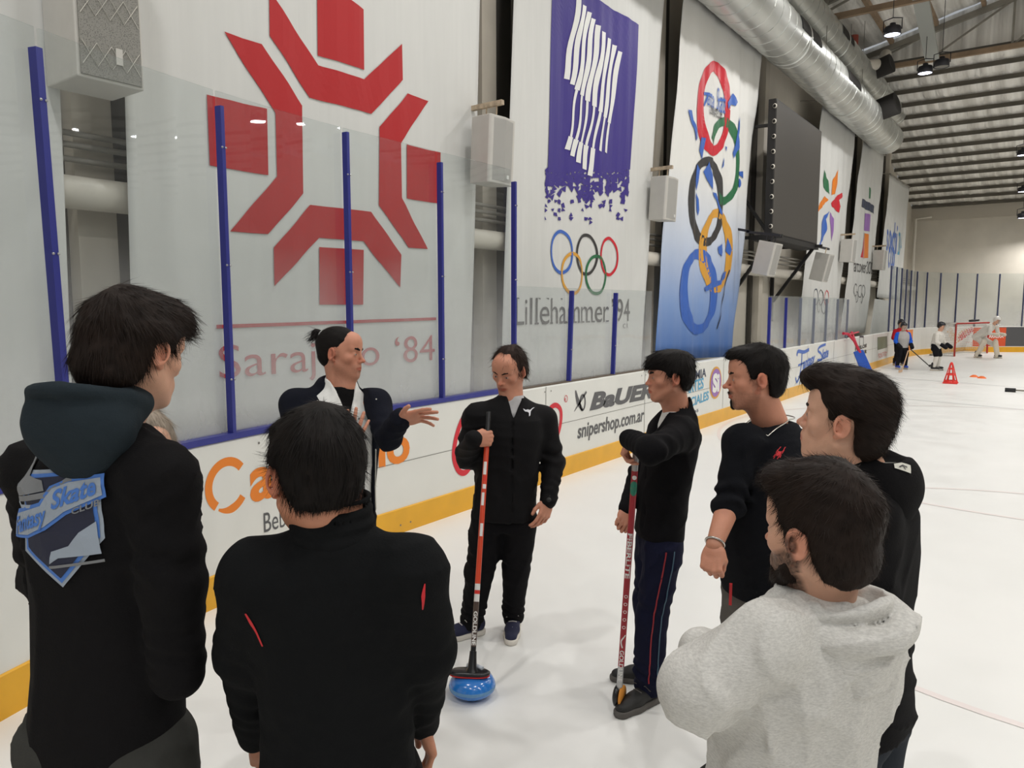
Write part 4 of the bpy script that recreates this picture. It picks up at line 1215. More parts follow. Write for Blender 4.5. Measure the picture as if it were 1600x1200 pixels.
def bounds(prims):
    lo = np.min([p[1] for p in prims], 0); hi = np.max([p[2] for p in prims], 0); return lo, hi
def sculpt(ops, h, cuts=(), disp=None, it=1, post=()):
    """ops: list of (prim, mode, k)"""
    lo, hi = bounds([o[0] for o in list(ops) + list(post) if o[1] == 'u'])
    g = Vox(lo - 3 * h, hi + 3 * h, h)
    for p, m, k in ops: g.op(p, m, k)
    for c in cuts: g.cut(*c) if isinstance(c, tuple) else g.cut(c)
    for p, m, k in post: g.op(p, m, k)
    if disp: g.disp(disp)
    P, Q = g.mesh()
    if it: P = relax(P, Q, it)
    return P, Q
def half(p, n, k=.004):
    """cut helper: removes what lies on the side the normal points to"""
    p = np.asarray(p, float); n = unit(n)
    return (lambda x, y, z: (x - p[0]) * n[0] + (y - p[1]) * n[1] + (z - p[2]) * n[2], k)
def neckcut(neck, n, off=.03, R=.125):
    """collar opening: the plane cut acts only close to the neck"""
    p = neck + UPV * off; n = unit(n)
    return (lambda x, y, z: np.minimum((x - p[0]) * n[0] + (y - p[1]) * n[1] + (z - p[2]) * n[2], R - np.sqrt((x - neck[0]) ** 2 + (y - neck[1]) ** 2 + (z - neck[2]) ** 2)), .003)
UPV = np.array([0, 0, 1.0])
def ridges(x, y, z, seed, sc=1.0):
    """soft cloth creases: warped, sharpened waves in a few directions"""
    w = noise3(x, y, z, 6 * sc, 2, seed); w2 = noise3(x, y, z, 11 * sc, 1, seed + 1); r = 0
    for i in range(3):
        v = _NV[(seed * 3 + i + 7) % 24]; ph = (x * v[0] + y * v[1] + z * v[2] * 1.3) * 26 * sc + 4.5 * w + 2.0 * w2 * (i + 1)
        r = r + (1 - np.abs(np.sin(ph))) ** 2.5 * np.clip(.2 + noise3(x, y, z, 5 * sc, 1, seed + 3 + i), 0, 1)
    return r
def poly2(P, axu='y', axv='z'):
    """signed distance to a closed polygon (negative inside) in the y-z plane"""
    P = [np.array(p, float) for p in P]; n = len(P)
    def fn(x, y, z):
        u, v = y + 0 * z, z + 0 * y
        d = None; sg = None
        for i in range(n):
            a, b = P[i], P[i - 1]; e = b - a
            wx, wy = u - a[0], v - a[1]
            t = np.clip((wx * e[0] + wy * e[1]) / (e @ e), 0, 1)
            bx, by = wx - e[0] * t, wy - e[1] * t; q = bx * bx + by * by
            d = q if d is None else np.minimum(d, q)
            c1 = v >= a[1]; c2 = v < b[1]; c3 = e[0] * wy > e[1] * wx
            fl = (c1 & c2 & c3) | (~c1 & ~c2 & ~c3)
            sg = fl if sg is None else sg ^ fl
        return np.sqrt(d) * np.where(sg, -1, 1) + 0 * x
    return fn
# ------------------------------------------------------------------ people kit
def skin_mat(name, rough=.5):
    m = mat(name, (1, 1, 1, 1), rough, spec=.35, noise=.05, nscale=30, bump=.12, bscale=320, vcol=True)
    b = m.node_tree.nodes['Principled BSDF']
    b.inputs['Subsurface Weight'].default_value = .12; b.inputs['Subsurface Radius'].default_value = (1, .35, .2); b.inputs['Subsurface Scale'].default_value = .008
    return m
M_skin = skin_mat('skin')
def hair_mat(name, col, rough=.6): return mat(name, col, rough, spec=.14, noise=.25, nscale=26, stretch=(1, 1, 1))
def away(pos): return unit(V3(pos[0], pos[1], 0))            # horizontal direction from the camera to pos
def face_dir(pos, psi):
    """0 = towards the camera, 90 = towards picture right, -90 = left, 180 = away"""
    a = away(pos); r = np.array([a[1], -a[0], 0.0]); p = math.radians(psi)
    return unit(-a * math.cos(p) + r * math.sin(p))
def frame_of(fwd, pitch=0.0, roll=0.0):
    """columns: right, forward, up. pitch > 0 looks down, roll > 0 tips to the right"""
    f = unit(V3(fwd[0], fwd[1], 0)); r = np.array([f[1], -f[0], 0.0]); u = V3(0, 0, 1)
    p = math.radians(pitch); f2 = f * math.cos(p) - u * math.sin(p); u2 = u * math.cos(p) + f * math.sin(p)
    q = math.radians(roll); r3 = r * math.cos(q) - u2 * math.sin(q); u3 = u2 * math.cos(q) + r * math.sin(q)
    return np.stack([r3, f2, u3], 1)
def xf(P, M, c, s=1.0): return np.asarray(P) * s @ M.T + c

def head_ops(neck_local, jaw=1.0, nose=1.0, ear_out=0.0, face_w=1.0, beard=0.0, age=0.0):
    o = []; A = lambda p, k=.018, m='u': o.append((p, m, k)); fw = face_w
    A(ell((0, -.014, .030), (.075, .096, .086)))
    A(ell((0, .022, -.012), (.064 * fw, .066, .088)), .03)
    A(ell((0, .034, -.070), (.044 * fw * jaw, .046, .040)), .03)
    A(ell((0, .070, -.100), (.020 * jaw, .016, .016)), .025)
    A(ell((0, .060, .052), (.052, .030, .040)), .03)
    for s in (-1, 1):
        A(cap((s * .058 * fw, .004, -.050), (s * .020, .066, -.098), .017 * jaw, .014), .022)
        A(ell((s * .046 * fw, .056, -.022), (.018, .018, .016)), .02)
        A(cap((s * .012, .081, .018), (s * .046, .068, .022), .0095, .0085), .014)
        A(ell((s * .031, .094, -.001), (.0165, .016, .0125)), .016, 's')
        A(ell((s * .0315, .0705, -.002), (.0150, .0150, .0135)), .004)
        A(cap((s * .019, .080, -.009), (s * .043, .074, -.010), .004, .004), .006)
    # nose
    A(cap((0, .084, .010), (0, .098 + .008 * (nose - 1), -.022), .0075, .0085), .010)
    A(ell((0, .1045 + .012 * (nose - 1), -.030), (.0095, .0105, .0090)), .008)
    for s in (-1, 1):
        A(ell((s * .0115, .094, -.034), (.0075, .0105, .0070)), .006)
        A(ell((s * .0065, .1000, -.0405), (.0034, .0050, .0030)), .003, 's')
    A(cap((0, .088, -.044), (0, .090, -.054), .006, .007), .01)
    # mouth
    A(ell((0, .078, -.066), (.030, .016, .020)), .02)
    for s in (-1, 1):
        A(cap((0, .0935, -.0610), (s * .023, .0830, -.0650), .0048, .0022), .005)
        A(cap((0, .0925, -.0720), (s * .021, .0830, -.0670), .0056, .0024), .005)
        A(cap((0, .0985, -.0660), (s * .024, .0880, -.0665), .0014, .0012), .0025, 's')
    A(ell((0, .094, -.084), (.014, .006, .005)), .01, 's')
    # ears
    for s in (-1, 1):
        ex = s * (.078 + ear_out)
        t = unit(V3(s * 1.0, -.45, 0.05))
        A(cap((s * .070, .0, -.004), (ex, -.008, -.008), .010, .008), .008)
        A(torus((ex + s * .006, -.010, -.004), .0165, .0042, t, (V3(0, .12, .99), 1.45)), .004)
        A(ell((ex + s * .002, -.010, -.006), (.0045, .015, .024)), .006)
        A(ell((ex + s * .0085, -.004, -.010), (.006, .008, .011)), .003, 's')
        A(ell((ex + s * .004, .003, -.011), (.0035, .0035, .006)), .003)
        A(ell((ex + s * .002, .000, -.033), (.0055, .0075, .0075)), .006)
    # neck
    nl = np.asarray(neck_local, float)
    A(cap((0, -.022, -.060), nl, .052, .058), .03)
    A(cap((0, .020, -.085), nl + V3(0, .03, 0), .030, .034), .03)
    return o
SKINS = dict(fair=(212, 164, 138), tan=(190, 132, 104), olive=(200, 150, 120), red=(198, 138, 112))
def head_cols(P, skin, beard=None, beard_col=(52, 38, 32), neck_shade=0):
    """vertex colours from skull-space positions: lips, cheeks, stubble"""
    b = np.array([lin(c) for c in SKINS[skin]]); C_ = np.tile(b, (len(P), 1)); x, y, z = P[:, 0], P[:, 1], P[:, 2]
    def blend(m, c, a=1.0):
        nonlocal C_
        m = np.clip(m, 0, 1)[:, None] * a; C_ = C_ * (1 - m) + np.array([lin(k) for k in c]) * m
    red = tuple(int(k * f) for k, f in zip(SKINS[skin], (.98, .80, .76)))
    blend(np.exp(-(((np.abs(x) - .045) / .02) ** 2 + ((z + .03) / .022) ** 2)) * (y > .02), red, .22)
    blend(np.exp(-((x / .016) ** 2 + ((z + .030) / .016) ** 2)) * (y > .085), red, .6)
    blend((np.abs(x) > .076) * (np.abs(z + .004) < .05) * 1.0, red, .6)
    lipm = np.clip(1.4 - (np.abs(x) / .026) ** 2 - (np.abs(z + .0665) / .0095) ** 2, 0, 1) * (y > .078)
    blend(lipm * 1.5, tuple(int(k * f) for k, f in zip(SKINS[skin], (.86, .62, .60))), .8)
    if beard:
        n = .5 + .5 * noise3(x, y, z, 900, 2)
        zone = np.clip((-.040 - z) / .012 + (.0) , 0, 1) * np.clip((y + .008) / .012, 0, 1) * np.clip((.004 - (np.abs(z + .066) < .008) * (np.abs(x) < .022) * .02) * 999, 0, 1) * np.clip((z + .15) / .02, 0, 1)
        side = np.clip((.020 - np.abs(y - .008)) / .008, 0, 1) * np.clip((.015 - z) / .01, 0, 1) * (z > -.06) * (np.abs(x) > .05)
        mous = np.clip(1.3 - (np.abs(x) / .030) ** 2 - (np.abs(z + .0525) / .009) ** 2, 0, 1) * (y > .07)
        cheek = np.clip((np.abs(x) - .0) / .01, 0, 1) * np.clip((-.020 - z - .5 * np.clip(y - .03, 0, .1)) / .012, 0, 1) * np.clip((y + .008) / .012, 0, 1) * np.clip((z + .15) / .02, 0, 1)
        notlip = 1 - np.clip(1.2 - (np.abs(x) / .024) ** 2 - (np.abs(z + .0665) / .008) ** 2, 0, 1) * (y > .075)
        if beard[0] == 'goatee':
            m = np.maximum(mous, np.clip(1.5 - (np.abs(x) / .03) ** 2 - ((z + .092) / .022) ** 2, 0, 1) * (y > .03)) * notlip
            blend(m * (.6 + .4 * n), beard_col, beard[1]); blend(np.maximum(zone, side) * notlip * (.3 + .4 * n), beard_col, beard[1] * .55)
        else:
            m = np.maximum(np.maximum(cheek, side), np.maximum(mous, zone)) * notlip
            blend(m * (.55 + .45 * n), beard_col, beard[1])
    return C_
_STY = {}
def hair_shell(polyg, vol, h=.004, seed=0, extra=(), rough=.0035, cutk=.008):
    """vol: list of (centre, radii) ellipsoids of the hair mass; polyg: its outline in side view (y, z); extra: more ops"""
    ops = [(ell(c, r), 'u', .02) for c, r in vol] + list(extra)
    lo, hi = bounds([o[0] for o in ops if o[1] == 'u'])
    g = Vox(lo - 3 * h, hi + 3 * h, h)
    for p, m, k in ops: g.op(p, m, k)
    if polyg is not None: g.cut(poly2(polyg), cutk)
    g.disp(lambda x, y, z: rough * noise3(x * 1.0, y * .55, z * .8, 150, 3, seed) + rough * 1.2 * noise3(x, y, z, 55, 1, seed + 1))
    P, Q = g.mesh(); return relax(P, Q, 1, .4), Q
def strands(P, Q, n, length, flow, seed=0, lift=.25, width=.0009, segs=4, curl=.3, nape=False):
    """thin tapering ribbons laid along a flow field on a hair surface"""
    rg = np.random.RandomState(seed); N = normals(P, Q)
    fi = rg.randint(0, len(Q), n); w = rg.dirichlet((1, 1, 1, 1), n)
    p = (P[Q[fi]] * w[:, :, None]).sum(1); nn = (N[Q[fi]] * w[:, :, None]).sum(1); nn /= np.linalg.norm(nn, axis=1)[:, None] + 1e-9
    p = p - nn * .002
    L = length * rg.uniform(.5, 1.25, n)[:, None] * np.clip((p[:, 2:3] + .10) / .07, .22, 1) if nape else length * rg.uniform(.5, 1.25, n)[:, None]
    jit = rg.normal(size=(n, 3)) * curl
    pts = [p]; q = p
    for s in range(segs):
        d = flow(q); d = d - nn * (d * nn).sum(1)[:, None]; d /= np.linalg.norm(d, axis=1)[:, None] + 1e-9
        d = d + jit * (.4 + .6 * s / segs) + nn * lift * (1 - .9 * s / segs); d /= np.linalg.norm(d, axis=1)[:, None] + 1e-9
        q = q + d * L / segs; pts.append(q)
    sd = np.cross(pts[1] - pts[0], nn); sd /= np.linalg.norm(sd, axis=1)[:, None] + 1e-9
    tw = rg.normal(size=(n, 3)) * .4; sd = sd + tw; sd /= np.linalg.norm(sd, axis=1)[:, None]
    VV = []; 
    for k, q in enumerate(pts):
        ww = width * (1 - .85 * k / segs); VV += [q - sd * ww, q + sd * ww]
    A = np.stack(VV, 1).reshape(-1, 3); m = 2 * (segs + 1)
    base = (np.arange(n) * m)[:, None]; F = []
    for k in range(segs): F.append(base + np.array([[2 * k, 2 * k + 1, 2 * k + 3, 2 * k + 2]]))
    return A, np.concatenate(F)
def join(*ms):
    off = 0; P = []; Q = []
    for p, q in ms: P.append(p); Q.append(q + off); off += len(p)
    return np.concatenate(P), np.concatenate(Q)
CROWN = V3(0, -.06, .10)
def flow_crown(q, fwdlean=.0, down=.6):
    d = q - CROWN; d = d + np.array([0, fwdlean, -down]) * .05; return d
POLY_SHORT = [(.13, .20), (-.2, .20), (-.2, -.085), (-.075, -.088), (-.040, -.066), (-.030, -.030), (-.026, .012), (.000, .018), (.006, -.012), (.024, -.010), (.030, .024), (.046, .050), (.074, .062), (.13, .066)]
VOL_SHORT = [((0, -.018, .034), (.084, .104, .094)), ((0, -.045, -.02), (.074, .070, .075)), ((0, .03, .085), (.062, .062, .034))]

M_eyew = mat('eye_white', rgb(176, 166, 158), .5); M_iris = mat('eye_iris', rgb(40, 27, 21), .4)
def eye_mesh(s):
    """almond lens on the lid, with an iris disc: head-local quads"""
    c = V3(s * .0315, .0705, -.002); out = []
    for (rad, half_w, half_h, off) in ((.0156, .0100, .0038, 0), (.0162, .0044, .0037, 1)):
        vs = []; n = 12
        for j in range(5):
            fv = -1 + 2 * j / 4
            for i in range(n + 1):
                u = -1 + 2 * i / n
                px = u * half_w; pz = fv * half_h * math.sqrt(max(0, 1 - u * u))
                py = math.sqrt(max(rad ** 2 - px * px - pz * pz, 0)); vs.append(c + V3(px, py, pz))
        qs = [(j * (n + 1) + i, j * (n + 1) + i + 1, (j + 1) * (n + 1) + i + 1, (j + 1) * (n + 1) + i) for j in range(4) for i in range(n)]
        out.append((np.array(vs), np.array(qs)))
    return out
def build_head(root, c, M, s, neckw, skin='olive', beard=None, hair=None, jaw=1., nose=1., face_w=1., ear_out=0., hname='hair', hcol=None, brow_col=None, h=.0032, nstr=3500, eyes=True, beard_col=(52, 38, 32), brow=1.0):
    """returns head mesh (P, Q, cols) in world space; adds eyes, brows and hair as children of root"""
    nl = (np.asarray(neckw) - c) @ M / s
    ops = head_ops(nl, jaw, nose, ear_out, face_w)
    P, Q = sculpt(ops, h, it=1)
    cols = head_cols(P, skin, beard, beard_col)
    W_ = lambda p: xf(p, M, c, s)
    if eyes:
        for sd in (-1, 1):
            (a, qa), (b, qb) = eye_mesh(sd)
            o = np_mesh('eye', W_(a), qa, M_eyew, parent=root); 
            o2 = np_mesh('iris', W_(b), qb, M_iris); o2.parent = o
            # brow
            pts = [V3(sd * x, y, z) for x, y, z in ((.013, .0925, .0185), (.026, .0890, .0235), (.039, .0815, .0245), (.050, .0720, .0190))]
            r = [.0038 * brow, .0048 * brow, .0042 * brow, .0022 * brow]
            pb, qb2 = sculpt([(p, 'u', .003) for p in chain(pts, r)], .0018, it=1)
            np_mesh('eyebrow', W_(pb), qb2, brow_col or hcol, parent=root)
    if hair:
        hp, hq = hair['shell']
        ms = [(hp, hq)]
        if nstr: ms.append(strands(hp, hq, nstr, hair.get('len', .035), hair.get('flow', flow_crown), seed=hair.get('seed', 1), lift=hair.get('lift', .12), width=hair.get('w', .0007), curl=hair.get('curl', .18), nape=True))
        jp, jq = join(*ms); np_mesh(hname, W_(jp), jq, hcol, parent=root)
    return W_(P), Q, cols

def hand_mesh(side, pose='relaxed', h=.0024):
    """hand in its own frame: z towards fingers, +y back of the hand, thumb on +x (mirrored for side=-1)"""
    cu = dict(relaxed=[(18, 26, 18), (24, 32, 22), (30, 36, 24), (34, 38, 26)], fist=[(82, 95, 60), (84, 98, 62), (86, 98, 62), (88, 98, 60)],
              grip=[(60, 78, 50), (64, 80, 50), (68, 82, 50), (72, 84, 50)], open=[(6, 8, 4), (2, 6, 4), (6, 8, 5), (12, 12, 8)], droop=[(40, 40, 25), (45, 45, 28), (50, 48, 30), (55, 50, 30)])[pose]
    spread = dict(relaxed=(4, 1, -2, -6), fist=(1, 0, -1, -2), grip=(2, 1, 0, -2), open=(12, 3, -7, -18), droop=(3, 1, -1, -4))[pose]
    o = []; A = lambda p, k=.008: o.append((p, 'u', k))
    A(ell((0, 0, .048), (.038, .0145, .046)), .012)
    A(ell((.018, -.006, .036), (.020, .016, .032)), .012)
    A(ell((-.024, -.004, .040), (.014, .014, .034)), .010)
    A(cap((0, 0, -.010), (0, 0, .02), .026, .027, flat=(V3(0, 1, 0), .72)), .014)
    L = [(.041, .025, .020), (.045, .028, .021), (.042, .026, .020), (.033, .020, .018)]; bx = (.029, .010, -.010, -.028); bz = (.084, .089, .085, .077); R0 = (.0092, .0094, .0090, .0080)
    for i in range(4):
        p = V3(bx[i], .001, bz[i]); ang = 0; sp = math.radians(spread[i]); r = R0[i]
        A(cap((bx[i] * .75, 0, .055), p, .011, .0105), .008)
        for j in range(3):
            ang += math.radians(cu[i][j]); d = V3(math.sin(sp) * math.cos(ang), -math.sin(ang), math.cos(sp) * math.cos(ang))
            q = p + d * L[i][j]; r2 = r * .92; A(cap(p, q, r, r2), .0035); p = q; r = r2
    th = dict(relaxed=[(.040, -.012, .040), (.052, -.020, .070), (.054, -.026, .095)], fist=[(.036, -.018, .046), (.030, -.036, .070), (.010, -.044, .078)], grip=[(.040, -.020, .042), (.040, -.044, .062), (.026, -.058, .078)],
              open=[(.044, -.006, .036), (.066, -.008, .058), (.080, -.010, .080)], droop=[(.038, -.016, .044), (.044, -.030, .070), (.040, -.040, .092)])[pose]
    b0 = V3(.022, -.006, .018); A(cap(b0, th[0], .016, .0125), .010); A(cap(th[0], th[1], .0120, .0105), .004); A(cap(th[1], th[2], .0105, .0088), .004)
    P, Q = sculpt(o, h, it=1)
    if side < 0: P = P * V3(-1, 1, 1); Q = Q[:, ::-1]
    return P, Q
_HC = {}
def place_hand(wrist, zdir, ydir, side, pose, s=1.0, h=.0026):
    """zdir: where the fingers point; ydir: where the back of the hand faces"""
    k = (side, pose, h)
    if k not in _HC: _HC[k] = hand_mesh(side, pose, h)
    P, Q = _HC[k]; z = unit(zdir); y = unit(np.asarray(ydir) - z * (np.asarray(ydir) @ z)); x = np.cross(y, z)
    M = np.stack([x, y, z], 1); return P * s @ M.T + wrist, Q

def limb_body(js, r, h=.012):
    """slim body under the clothes: list of joint chains"""
    ops = []
    for ch, rr in zip(js, r): ops += [(p, 'u', .03) for p in chain(ch, rr)]
    return sculpt(ops, h, it=1)

def cloth_mat(name, col, rough=.9, sheen=.0, bump=.18, noise=.06, nscale=40, bscale=220, spec=.12):
    return mat(name, col, rough, spec=spec, noise=noise, nscale=nscale, bump=bump, bscale=bscale, sheen=sheen)
def garment(name, root, mt, ops, h=.008, cuts=(), amp=.004, sc=16, seed=0, it=1, folds=None, label=None, post=(), crease=1.0):
    def dsp(x, y, z):
        d = amp * .7 * noise3(x, y, z * .6, sc * .7, 2, seed) - amp * 1.5 * crease * (ridges(x, y, z, seed) - .25)
        if folds: d = d + folds(x, y, z)
        return d
    P, Q = sculpt(ops, h, cuts, dsp, it, post)
    o = np_mesh(name, P, Q, mt, parent=root)
    if label: o['label'] = label
    return o
TORSO = [(-.12, .170, .118, .0), (.0, .172, .120, .0), (.2, .165, .115, .004), (.45, .172, .120, .008), (.68, .190, .128, .006), (.82, .185, .118, -.002), (.93, .130, .092, -.008), (1.0, .078, .070, -.010)]
def torso(pel, neck, fwd, s=1.0, wf=1.0, df=1.0, st=TORSO):
    f = unit(V3(fwd[0], fwd[1], 0)); r = V3(f[1], -f[0], 0)
    return loft(pel, neck, r, f, [(t, w * s * wf, d * s * df, o * s) for t, w, d, o in st])
def sleeve(sh, el, wr, s=1.0, r=(.070, .056, .050, .040), rip=.005, seed=0):
    return [(cap(sh, el, r[0] * s, r[1] * s, rip=[(rip, 4.5, .85, .35, .1 * seed)]), 'u', .035), (cap(el, wr, r[2] * s, r[3] * s, rip=[(rip, 6.5, .25, .45, .3 + .1 * seed)]), 'u', .022)]
def shoe(root, ankle, direc, s=1.0, col=None, sole=None, laces=True, name='shoe'):
    """shoe on the ice under the ankle, pointing along direc"""
    f = unit(V3(direc[0], direc[1], 0)); r = V3(f[1], -f[0], 0); g = V3(ankle[0], ankle[1], 0)
    T = lambda x, y, z: g + r * x * s + f * y * s + V3(0, 0, z * s)
    ops = [(cap(T(0, -.03, .06), T(0, .09, .045), .042 * s, .036 * s), 'u', .02), (cap(T(.004, .09, .045), T(.006, .165, .035), .040 * s, .032 * s, flat=(V3(0, 0, 1), .75)), 'u', .02), (cap(T(0, -.035, .06), T(0, -.02, .10), .040 * s, .038 * s), 'u', .02)]
    P, Q = sculpt(ops, .006 * s, [half(T(0, 0, .022), (0, 0, -1)), half(T(0, -.01, .115), unit(V3(0, 0, 1) - f * .3))], None, 1)
    o = np_mesh(name, P, Q, col, parent=root)
    ops = [(cap(T(0, -.035, .016), T(.004, .09, .016), .045 * s, .043 * s), 'u', .02), (cap(T(.004, .09, .016), T(.006, .170, .016), .043 * s, .036 * s), 'u', .02)]
    P, Q = sculpt(ops, .006 * s, [half(T(0, 0, .030), (0, 0, 1), .002), half(T(0, 0, .001), (0, 0, -1), .002)], None, 0)
    q = np_mesh('sole', P, Q, sole); q.parent = o
    if laces:
        b = MB()
        for k in range(4): b.tube([T(-.022, .05 + .022 * k, .088 - .008 * k), T(0, .055 + .022 * k, .094 - .008 * k), T(.022, .05 + .022 * k, .088 - .008 * k)], .0025 * s, 5)
        b.tube([T(0, .045, .093), T(-.03, .06, .11), T(-.045, .04, .085), T(0, .045, .093), T(.035, .055, .10), T(.04, .03, .08)], .0022 * s, 5)
        l = b.build('laces', sole); l.parent = o
    return o
def trousers(root, pel, hips, knees, ankles, fwd, mt, s=1.0, r=(.098, .078, .074, .060), name='trousers', seed=0, h=.009, amp=.005, wf=1.0):
    f = unit(V3(fwd[0], fwd[1], 0)); rr = V3(f[1], -f[0], 0)
    ops = [(loft(pel - V3(0, 0, .10), pel + V3(0, 0, .10), rr, f, [(0, .150 * s * wf, .100 * s * wf, 0), (1, .156 * s * wf, .098 * s * wf, 0)]), 'u', .04)]
    for hp, kn, an in zip(hips, knees, ankles):
        ops += [(cap(hp, kn, r[0] * s, r[1] * s, rip=[(.004, 5, .9, .3, 0)]), 'u', .03), (cap(kn, an, r[2] * s, r[3] * s, rip=[(.006, 7, .9, .35, .2), (.004, 5, .1, .3, .2)]), 'u', .02)]
    cuts = [(lambda x, y, z: .045 - z + 0 * x + 0 * y, .004)]
    return garment(name, root, mt, ops, h, cuts, amp, 14, seed)
def place_decal(name, root, art, mats, o, ux, uy, surf, lift=.004, maxlen=.02):
    """lay flat artwork on a garment by dropping each point along -n onto its mesh"""
    from mathutils.bvhtree import BVHTree
    me = surf.data; vs = [v.co.copy() for v in me.vertices]; fs = [tuple(p.vertices) for p in me.polygons]
    bvh = BVHTree.FromPolygons(vs, fs)
    n = Vector(unit(np.cross(ux, uy))); O = Vector(o); UX = Vector(ux); UY = Vector(uy)
    def fn(u, v, l):
        p = O + UX * u + UY * v
        hit = bvh.ray_cast(p + n * .25, -n, .6)
        if hit[0] is None: hit = (bvh.find_nearest(p)[0],)
        return hit[0] + n * l
    ob = art.build(name, mats, fn, None, lift=lift, maxlen=maxlen)
    keepw(ob, root); return ob
# ------------------------------------------------------------------ the group on the ice
H_dark = hair_mat('hair_near_black', rgb(20, 16, 14)); H_brown = hair_mat('hair_dark_brown', rgb(32, 23, 18)); H_grey = hair_mat('hair_grey_blond', rgb(150, 138, 124)); H_thin = hair_mat('hair_brown', rgb(44, 31, 25))
C_black = cloth_mat('cloth_black', rgb(19, 18, 19)); C_blacksoft = cloth_mat('fleece_black', rgb(17, 18, 19)); C_slate = cloth_mat('hood_slate', rgb(38, 46, 51)); C_navy = cloth_mat('cloth_navy', rgb(24, 26, 46))
C_shell = cloth_mat('shell_black', rgb(20, 19, 20), rough=.75); C_greyt = cloth_mat('cloth_charcoal', rgb(58, 58, 55)); C_denim = cloth_mat('cloth_dark_denim', rgb(44, 48, 54)); C_white = cloth_mat('cloth_white', rgb(226, 226, 222), sheen=.0, bump=.1)
C_inner = cloth_mat('cloth_dark_navy', rgb(22, 24, 33)); C_blackj = cloth_mat('jersey_black', rgb(19, 18, 20)); C_spider = cloth_mat('cloth_black_knit', rgb(19, 20, 24)); C_pants6 = cloth_mat('cloth_grey_trouser', rgb(96, 92, 88))
def make_heather():
    m = mat('heather_grey', rgb(186, 184, 180), .92, noise=.0, bump=.10, bscale=240, sheen=.0)
    nt = m.node_tree; N = nt.nodes; L = nt.links; tc = N.new('ShaderNodeTexCoord'); mp = N.new('ShaderNodeMapping'); mp.inputs['Scale'].default_value = (1, 1, 3.2); L.new(tc.outputs['Object'], mp.inputs[0])
    n = N.new('ShaderNodeTexNoise'); n.inputs['Scale'].default_value = 120; n.inputs['Detail'].default_value = 6; n.inputs['Roughness'].default_value = .7; L.new(mp.outputs[0], n.inputs['Vector'])
    cr = N.new('ShaderNodeValToRGB'); cr.color_ramp.elements[0].position = .32; cr.color_ramp.elements[0].color = rgb(180, 178, 173); cr.color_ramp.elements[1].position = .62; cr.color_ramp.elements[1].color = rgb(208, 206, 200)
    L.new(n.outputs[0], cr.inputs[0]); L.new(cr.outputs[0], N['Principled BSDF'].inputs['Base Color']); return m
C_heather = make_heather()
M_sole_w = mat('sole_white', rgb(214, 208, 198), .6); M_suede = mat('suede_navy', rgb(34, 36, 62), .9); M_shoeb = mat('shoe_black', rgb(28, 27, 26), .6); M_sole_b = mat('sole_grey', rgb(84, 80, 76), .7)
M_silver = mat('silver_metal', rgb(200, 198, 192), .25, .95); M_zipm = mat('zip_silver', rgb(190, 188, 180), .35, .7); M_red = mat('accent_red', rgb(196, 26, 36), .6)
UP = V3(0, 0, 1)
def start(pel, label):
    return thing('person', (float(pel[0]), float(pel[1]), 0), label, 'person')
def picr(p): a = away(p); return V3(a[1], -a[0], 0)
def finish_body(root, parts, skin, joints, radii):
    """one mesh: head, hands and the slim body under the clothes"""
    b = np.array([lin(c) for c in SKINS[skin]])
    lp, lq = limb_body(joints, radii)
    Ps = []; Qs = []; Cs = []; off = 0
    for t in parts + [(lp, lq)]:
        P, Q = t[0], t[1]; c = t[2] if len(t) > 2 else np.tile(b, (len(P), 1))
        Ps.append(P); Qs.append(Q + off); Cs.append(c); off += len(P)
    return np_mesh('body', np.concatenate(Ps), np.concatenate(Qs), M_skin, np.concatenate(Cs), parent=root)
def stand(pel, fwd, s=1.0, spread=.10, feet=None, bend=.02):
    """hips, knees and ankles of a standing pair of legs"""
    f = unit(V3(fwd[0], fwd[1], 0)); r = V3(f[1], -f[0], 0); o = []
    for k, sg in enumerate((1, -1)):
        hip = pel + r * sg * .085 * s - UP * .04
        an = (feet[k] if feet is not None else V3(pel[0], pel[1], 0) + r * sg * spread * s); an = V3(an[0], an[1], .085)
        kn = (hip * .48 + an * .52) + f * bend; o.append((hip, kn, an))
    return o
def hood(neck, back, s=1.0, up=.0, drop=.10, wide=.135):
    """hood lying open on the back: a thick collar roll and a hanging pouch with a hollow"""
    b = unit(V3(back[0], back[1], 0)); r = V3(b[1], -b[0], 0); R = np.stack([r, b, UP], 1)
    return [(ell(neck + b * .035 * s + UP * (.005 + up), V3(.115, .105, .070) * s, R), 'u', .02), (ell(neck + b * .105 * s - UP * (drop * .35 - up), V3(wide, .070, .095) * s, R), 'u', .04),
            (ell(neck + b * .085 * s - UP * (drop * 1.05 - up), V3(wide * .72, .055, .080) * s, R), 'u', .04)], [(ell(neck - b * .005 * s + UP * (.075 + up), V3(.078, .088, .085) * s, R), 's', .018), (ell(neck + b * .085 * s + UP * (.060 + up), V3(.080, .040, .055) * s, R), 's', .02)]
def std_joints(neck, pel, arms, legs, s=1.0):
    J = [[neck - UP * .02, (neck + pel) / 2, pel]]; R_ = [[.05 * s, .08 * s, .075 * s]]
    for a in arms: J.append([neck - UP * .10] + list(a)); R_.append([.018 * s, .036 * s, .034 * s, .027 * s])
    for l in legs: J.append([pel] + list(l)); R_.append([.07 * s, .07 * s, .05 * s, .036 * s])
    return J, R_
def scaled_hair(poly, vol, **k): return hair_shell(poly, vol, **k)

